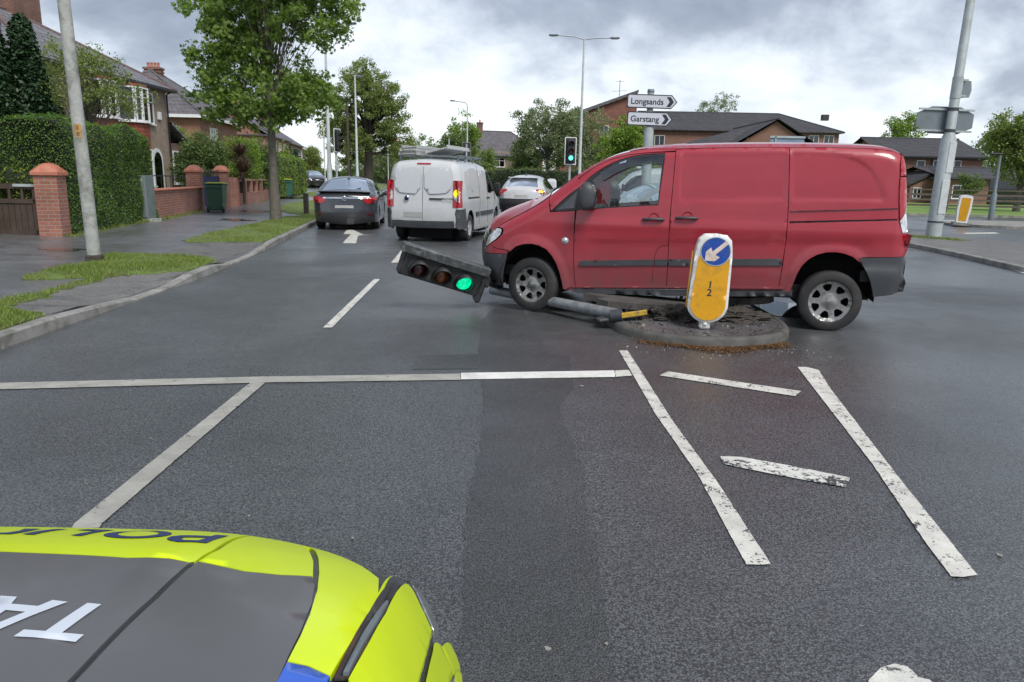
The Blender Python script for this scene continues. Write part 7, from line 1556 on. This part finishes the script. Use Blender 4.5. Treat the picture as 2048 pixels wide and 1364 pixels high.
ftree(625, 110, 292, 60, 'small rusty-green tree by the far terrace', 'olive', 28, .15)
ftree(1094, 62, 184, 165, 'tall blossom-tipped green tree left of the double-armed lamp', 'grey', 31, .22, n=300, size=.17, per=70, subr=(.3, .55))
ftree(1052, 66, 240, 90, 'bushy dull tree shading the hedge straight ahead', 'dull', 32, .1, n=180, size=.18, per=70)
ftree(1172, 64, 202, 165, 'grey blossoming tree behind the double-armed lamp', 'grey', 33, .18, n=260, size=.16, per=70, subr=(.3, .55))
ftree(1240, 48, 224, 150, 'bright yellow-green tree just above the windscreen of the red van', 'lime', 34, .1, n=220, size=.16, per=65, subr=(.25, .45))
ftree(1425, 120, 180, 110, 'round loose tree rising over the long dark roof', 'grey', 35, .35, n=150, per=36)
ftree(1805, 95, 218, 105, 'round green tree behind the right block left of the sign column', 'lime', 36, .3, n=200, per=55)
ftree(1985, 90, 232, 100, 'thin hazy tree right of the sign column over the roof', 'grey', 37, .3, n=110, per=36)
ftree(2045, 46, 190, 190, 'large olive tree leaning in from the right edge over the day centre', 'olive', 38, .16, n=300, size=.18, per=60, subr=(.3, .6))
ftree(1945, 55, 345, 60, 'small ornamental tree before the low day centre', 'dull', 39, .3, n=70, size=.12, per=50, subr=(.2, .35))
ftree(2120, 78, 220, 200, 'further olive tree beyond the right edge', 'olive', 40, .2, n=120)
# conifers and garden trees by the first house
def conifer(px, Y, top, w, label, seed):
    X = at(px, Y); H_ = D(px, top, Y)[2]-.26; root = empty('conifer', (X, Y, .26), 0, label, 'conifer', 'dark conifers by the first house'); rg = np.random.default_rng(seed); W_ = w/1500*Y/2
    mb = MB(); mb.tube([(0, 0, -.1), (0, 0, H_*.9)], [.12, .02], 8); mb.build('trunk', M['bark'], root)
    n = 420; z = H_*rg.random(n)**.8; t = z/H_; r = W_*np.minimum(1, (1-t)*2.4)**.7*(.65+.35*rg.random(n)); a = rg.uniform(0, 6.28, n); c = np.column_stack([r*np.cos(a)*.8, r*np.sin(a)*.8, z]); rad = np.column_stack([np.full(n, .26), np.full(n, .26), np.full(n, .42)])
    v, k = leaves(c, rad, 80, .13, seed, 4, .8); npmesh('crown', v, k, LM['conifer'], root)
conifer(14, 20, 62, 60, 'left dark conifer behind the privet hedge', 51); conifer(74, 20.5, 58, 76, 'right dark conifer behind the privet hedge', 52)
conifer(108, 23, 170, 60, 'shorter dark conifer right of the tall pair', 53)
gx_ = at(188, 21.5)
tree('garden_tree', 'sprawling pale olive garden tree in front of the first house bays', gx_, 21.5, .26, 1.6, [(0, 0, 3.5, 1.3, 1.2, 1.0), (-.5, 0, 4.2, .8, .9, .6), (1.0, 0, 3.3, .7, .9, .5), (.1, 0, 4.2, .8, .9, .5)], 'olive', per=40, size=.075, nsub=200, seed=12, r0=.09, bark='barkgrey', subr=(.18, .34), limbs=34)
# ---- hedges: a clipped body thick with leaves
def hedge(name, label, path, w, h, lm, n, size, seed, z=.25, rnd=.12, wav=.05, group=None, topm=None, cat='hedge'):
    """path: list of (x, y) along the centre line"""
    rg = np.random.default_rng(seed); P_ = [Vector(p) for p in path]; L = [0]
    for a, b in zip(P_[:-1], P_[1:]): L.append(L[-1]+(b-a).length)
    m = max(6, int(L[-1]/.3)); prof = []
    for t in np.linspace(0, 1, 5): prof.append((-w/2*(1-.06*t), t*(h-rnd)))
    for t in np.linspace(0, math.pi/2, 4)[1:]: prof.append((-w/2*.94+rnd*(1-math.cos(t)), h-rnd+rnd*math.sin(t)))
    prof += [(-w*.15, h+.02), (w*.15, h+.02)]; prof = prof+[(-a, b) for a, b in reversed(prof[:-2])]
    V = []; k = len(prof); from mathutils import noise as mn
    def ctr(s):
        s = min(max(s, 0), L[-1]); i = max(j for j in range(len(L)) if L[j] <= s+1e-9); i = min(i, len(P_)-2); t = (s-L[i])/(L[i+1]-L[i]); d = (P_[i+1]-P_[i]).normalized(); return P_[i].lerp(P_[i+1], t), Vector((-d.y, d.x))
    for i in range(m+1):
        c, nr = ctr(L[-1]*i/m); e = 0.80+.20*min(1, min(i, m-i)/1.5)
        for a, b in prof:
            q = Vector((c.x+nr.x*a*e, c.y+nr.y*a*e, b)); dn_ = mn.fractal(q*1.1+Vector((seed, 0, 0)), .7, 2, 3)*wav*2; sc_ = 1+dn_/max(.3, w/2); V.append((c.x+nr.x*a*e*sc_, c.y+nr.y*a*e*sc_, z+b*(e*.12+.88)+(dn_ if b > .1 else 0)))
    F = [(i*k+j, i*k+j+1, (i+1)*k+j+1, (i+1)*k+j) for i in range(m) for j in range(k-1)]+[tuple(range(k)), tuple(m*k+j for j in reversed(range(k)))]
    V = np.array(V); tri = []
    for f in F[:-2]: tri += [(f[0], f[1], f[2]), (f[0], f[2], f[3])]
    for f in F[-2:]: tri += [(f[0], f[i], f[i+1]) for i in range(1, len(f)-1)]
    tri = np.array(tri); A_a, B_b, C_c = V[tri[:, 0]], V[tri[:, 1]], V[tri[:, 2]]; cr_ = np.cross(B_b-A_a, C_c-A_a); ar = np.linalg.norm(cr_, axis=1); pk = rg.choice(len(tri), n, p=ar/ar.sum()); nrm = cr_[pk]/ar[pk][:, None]
    cen = V.mean(0); sg = np.sign(((A_a[pk]-cen)*nrm).sum(1)); nrm *= sg[:, None]*1.0; u, w_ = rg.random((2, n)); fl = u+w_ > 1; u[fl] = 1-u[fl]; w_[fl] = 1-w_[fl]
    p = A_a[pk]+(B_b-A_a)[pk]*u[:, None]+(C_c-A_a)[pk]*w_[:, None]+nrm*rg.normal(.0, size*.55, (n, 1)); p[:, 2] += (nrm[:, 2] > .6)*rg.random(n)*size*1.4
    nr = nrm*.6+rg.normal(size=(n, 3))*.6+np.array([0, 0, .25]); nr /= np.linalg.norm(nr, axis=1)[:, None]; a = np.cross(nr, rg.normal(size=(n, 3))); a /= np.linalg.norm(a, axis=1)[:, None]; b = np.cross(nr, a); s = size*rg.uniform(.6, 1.3, (n, 1))
    v = np.empty((n, 4, 3))
    for i, (uu, ww) in enumerate([(-1, 0), (-.1, .5), (1, 0), (-.1, -.5)]): v[:, i] = p+(a*uu+b*ww)*s*.5
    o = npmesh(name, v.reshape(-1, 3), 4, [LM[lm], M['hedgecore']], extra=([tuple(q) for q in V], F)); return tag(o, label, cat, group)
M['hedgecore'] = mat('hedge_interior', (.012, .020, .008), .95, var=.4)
hf0_, hf1_ = GL(133, 472), GL(322, 437)
hd0 = Vector(hf0_)+Vector((-.65, .15)); hd1 = Vector(hf1_)+Vector((-.75, -.3))
zt1 = D(200, 250, 16.5)[2]-.25
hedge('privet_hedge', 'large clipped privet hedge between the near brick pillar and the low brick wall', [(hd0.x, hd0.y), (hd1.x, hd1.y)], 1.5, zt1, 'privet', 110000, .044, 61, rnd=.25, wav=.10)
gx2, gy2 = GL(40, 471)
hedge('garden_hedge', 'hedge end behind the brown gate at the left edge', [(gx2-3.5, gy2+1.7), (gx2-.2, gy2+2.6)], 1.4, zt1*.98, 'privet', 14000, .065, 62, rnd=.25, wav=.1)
hedge('golden_shrub', 'yellow-green shrub showing over the brown gate', [(gx2-.6, gy2+.7), (gx2+.35, gy2+.75)], .6, 1.22, 'yellowg', 5000, .06, 63, rnd=.25, wav=.12, cat='shrub')
hedge('ivy_clump', 'ivy on the gatepost at the very left edge', [(gx2-1.25, gy2-.1), (gx2-.72, gy2)], .5, 1.5, 'privet', 4500, .06, 64, rnd=.2, wav=.12, cat='ivy')
# garden greenery beyond the second drive
def bush(px, Y, top, w, label, lm, seed, n=80, size=.10, per=60, z=.26, name='bush', base=.0, subr=(.25, .45)):
    X = at(px, Y); H_ = D(px, top, Y)[2]-z; W_ = w/1500*Y/2
    bl = [(0, 0, H_*.5, W_*.8, W_*.6, H_*.42), (W_*.4, 0, H_*.62, W_*.45, W_*.5, H_*.3), (-W_*.4, 0, H_*.45, W_*.5, W_*.5, H_*.35)]
    return tree(name, label, X, Y, z, H_*.2, bl, lm, per=per, size=size, nsub=n, seed=seed, r0=.06, subr=subr, limbs=8, cat='bush')
bush(400, 33, 250, 110, 'tall soft green bush beyond the navy gate against the second house', 'dull', 71, 200, .10, 90)
bush(470, 36, 262, 120, 'feathery green bush behind the cordyline', 'lime', 72, 220, .10, 80)
bush(520, 39, 268, 90, 'green bush directly behind the maple trunk', 'dull', 73, 160, .10, 80)
bush(365, 38, 236, 60, 'yellow-green bush by the lean-to of the first house', 'lime', 74, 90, .10, 60)
bush(560, 50, 278, 44, 'pale flowering shrub topping the far clipped hedge', 'yellowg', 75, 70, .12, 60)
bush(585, 53, 285, 40, 'dark rounded shrub behind the far clipped hedge', 'conifer', 76, 70, .12, 60)
bush(430, 37, 330, 150, 'low dark shrubbery behind the brick piers', 'dull', 77, 160, .10, 80)
def spiky(px, Y, zc, r, label, n=220, seed=1, z=.3):
    X = at(px, Y); rg = np.random.default_rng(seed); root = empty('cordyline', (X, Y, z), 0, label, 'cordyline', 'dark red spiky cordylines'); mb = MB(); mb.tube([(0, 0, 0), (0, 0, zc)], [.07, .05], 8); mb.build('stem', M['bark'], root); V = []
    for _ in range(n):
        a = rg.uniform(0, 6.28); e = rg.uniform(-.5, 1.4); d = np.array([math.cos(a)*math.cos(e), math.sin(a)*math.cos(e), math.sin(e)]); s_ = np.cross(d, [0, 0, 1.]); s_ /= np.linalg.norm(s_)+1e-6; L = r*rg.uniform(.7, 1.1); c = np.array([0, 0, zc]); w = .022
        p1 = c+d*L*.5; p2 = c+d*L+np.array([0, 0, -.12*L]); V += [c-s_*w*.5, c+s_*w*.5, p1+s_*w]+[c-s_*w*.5, p1+s_*w, p1-s_*w]+[p1-s_*w, p1+s_*w, p2]
    npmesh('leaf_rosette', np.array(V), 3, LM['ruddy'], root)
zc1 = D(482, 312, 32.5)[2]-.3; spiky(482, 32.5, zc1, .85, 'upper dark red cordyline behind the brick piers', seed=3); spiky(486, 31.8, D(486, 345, 31.8)[2]-.3, .8, 'lower dark red cordyline just behind the brick pier', n=220, seed=4)
# clipped bright hedges further on
hedge('clipped_hedge', 'long bright clipped hedge above the dark retaining wall on the left', [(at(548, 41.5)-.6, 41.5), (at(600, 50)-.7, 50), (at(616, 56)-.9, 56)], 1.4, 2.15, 'lime', 26000, .10, 81, rnd=.3, wav=.12, z=.3)
hedge('far_hedge', 'dark far hedge along the outside of the bend', [(-42, 148), (-26, 150), (-12, 142), (-5, 120)], 2, 2.2, 'dull', 9000, .3, 82, z=.0, wav=.2)
hedge('roadside_hedge', 'dark roadside hedge beneath the trees straight ahead', [(-3.0, 88), (-.5, 66), (1.2, 57), (9.5, 53)], 1.5, 1.95, 'dull', 26000, .12, 83, z=.1, wav=.12)
hedge('roadside_shrubs', 'straggly pale shrubs left of the roadside hedge', [(-6.5, 102), (-3.2, 90)], 1.6, 2.0, 'olive', 6000, .2, 84, z=.0, wav=.3, cat='shrub')
# far backdrop of trees
def mass(path, h, label, lm, seed, n=26000):
    rg = np.random.default_rng(seed); P_ = [np.array(p, float) for p in path]; cs = []
    for a, b in zip(P_[:-1], P_[1:]):
        L = np.linalg.norm(b-a)
        for _ in range(int(L*1.6)): t = rg.random(); q = a+(b-a)*t; cs.append((q[0]+rg.normal()*2, q[1]+rg.normal()*2, h*rg.uniform(.15, .85)*(1+.3*math.sin(q[0]*.18+seed)*math.cos(q[0]*.07))))
    cs = np.array(cs); rr = rg.uniform(1.0, 2.0, len(cs)); v, k = leaves(cs, np.column_stack([rr, rr, rr*.8]), max(10, n//len(cs)), .5, seed); o = npmesh('distant_trees', v, k, LM[lm]); return tag(o, label, 'trees', kind='stuff')
mass([(-130, 190), (-60, 205), (0, 190), (60, 165), (110, 150)], 7.5, 'distant belt of trees closing the view', 'far', 91, 30000)
mass([(-75, 130), (-50, 90), (-42, 60)], 6, 'distant garden trees behind the left houses', 'dull', 92, 12000)
# fallen twig on the path, tufts along walls
def tufts(path, n, h, label, spread=.08):
    rg = np.random.default_rng(5); P_ = np.array(path); t = rg.random(n)*(len(P_)-1); i = t.astype(int); q = P_[i]+(P_[np.minimum(i+1, len(P_)-1)]-P_[i])*(t-i)[:, None]+rg.normal(0, spread, (n, 2)); z = np.array([gz(a, b) for a, b in q]); th = rg.uniform(0, 6.28, n); H_ = h*rg.uniform(.3, 1.2, n); v = np.empty((n, 3, 3)); w = .008
    v[:, 0] = np.column_stack([q[:, 0]-np.cos(th)*w, q[:, 1]-np.sin(th)*w, z]); v[:, 1] = np.column_stack([q[:, 0]+np.cos(th)*w, q[:, 1]+np.sin(th)*w, z]); v[:, 2] = np.column_stack([q[:, 0]+rg.normal(0, .4, n)*H_, q[:, 1]+rg.normal(0, .4, n)*H_, z+H_])
    return tag(npmesh('weeds', v.reshape(-1, 3), 3, M['blade']), label, 'weeds', kind='stuff')
tufts([GL(135, 474), GL(270, 447), GL(322, 440), GL(405, 423)], 1600, .09, 'weeds along the foot of the hedge and low wall', .07)
tufts([GL(470, 412), GL(530, 402)], 500, .10, 'weeds along the foot of the brick piers', .06)
_gz = gz; gz = lambda x, y: .10
tufts([G(1820, 473, .1), G(1850, 476, .1), G(1885, 478, .1), G(1920, 481, .1)], 900, .07, 'weeds around the foot of the right sign column', .12); gz = _gz
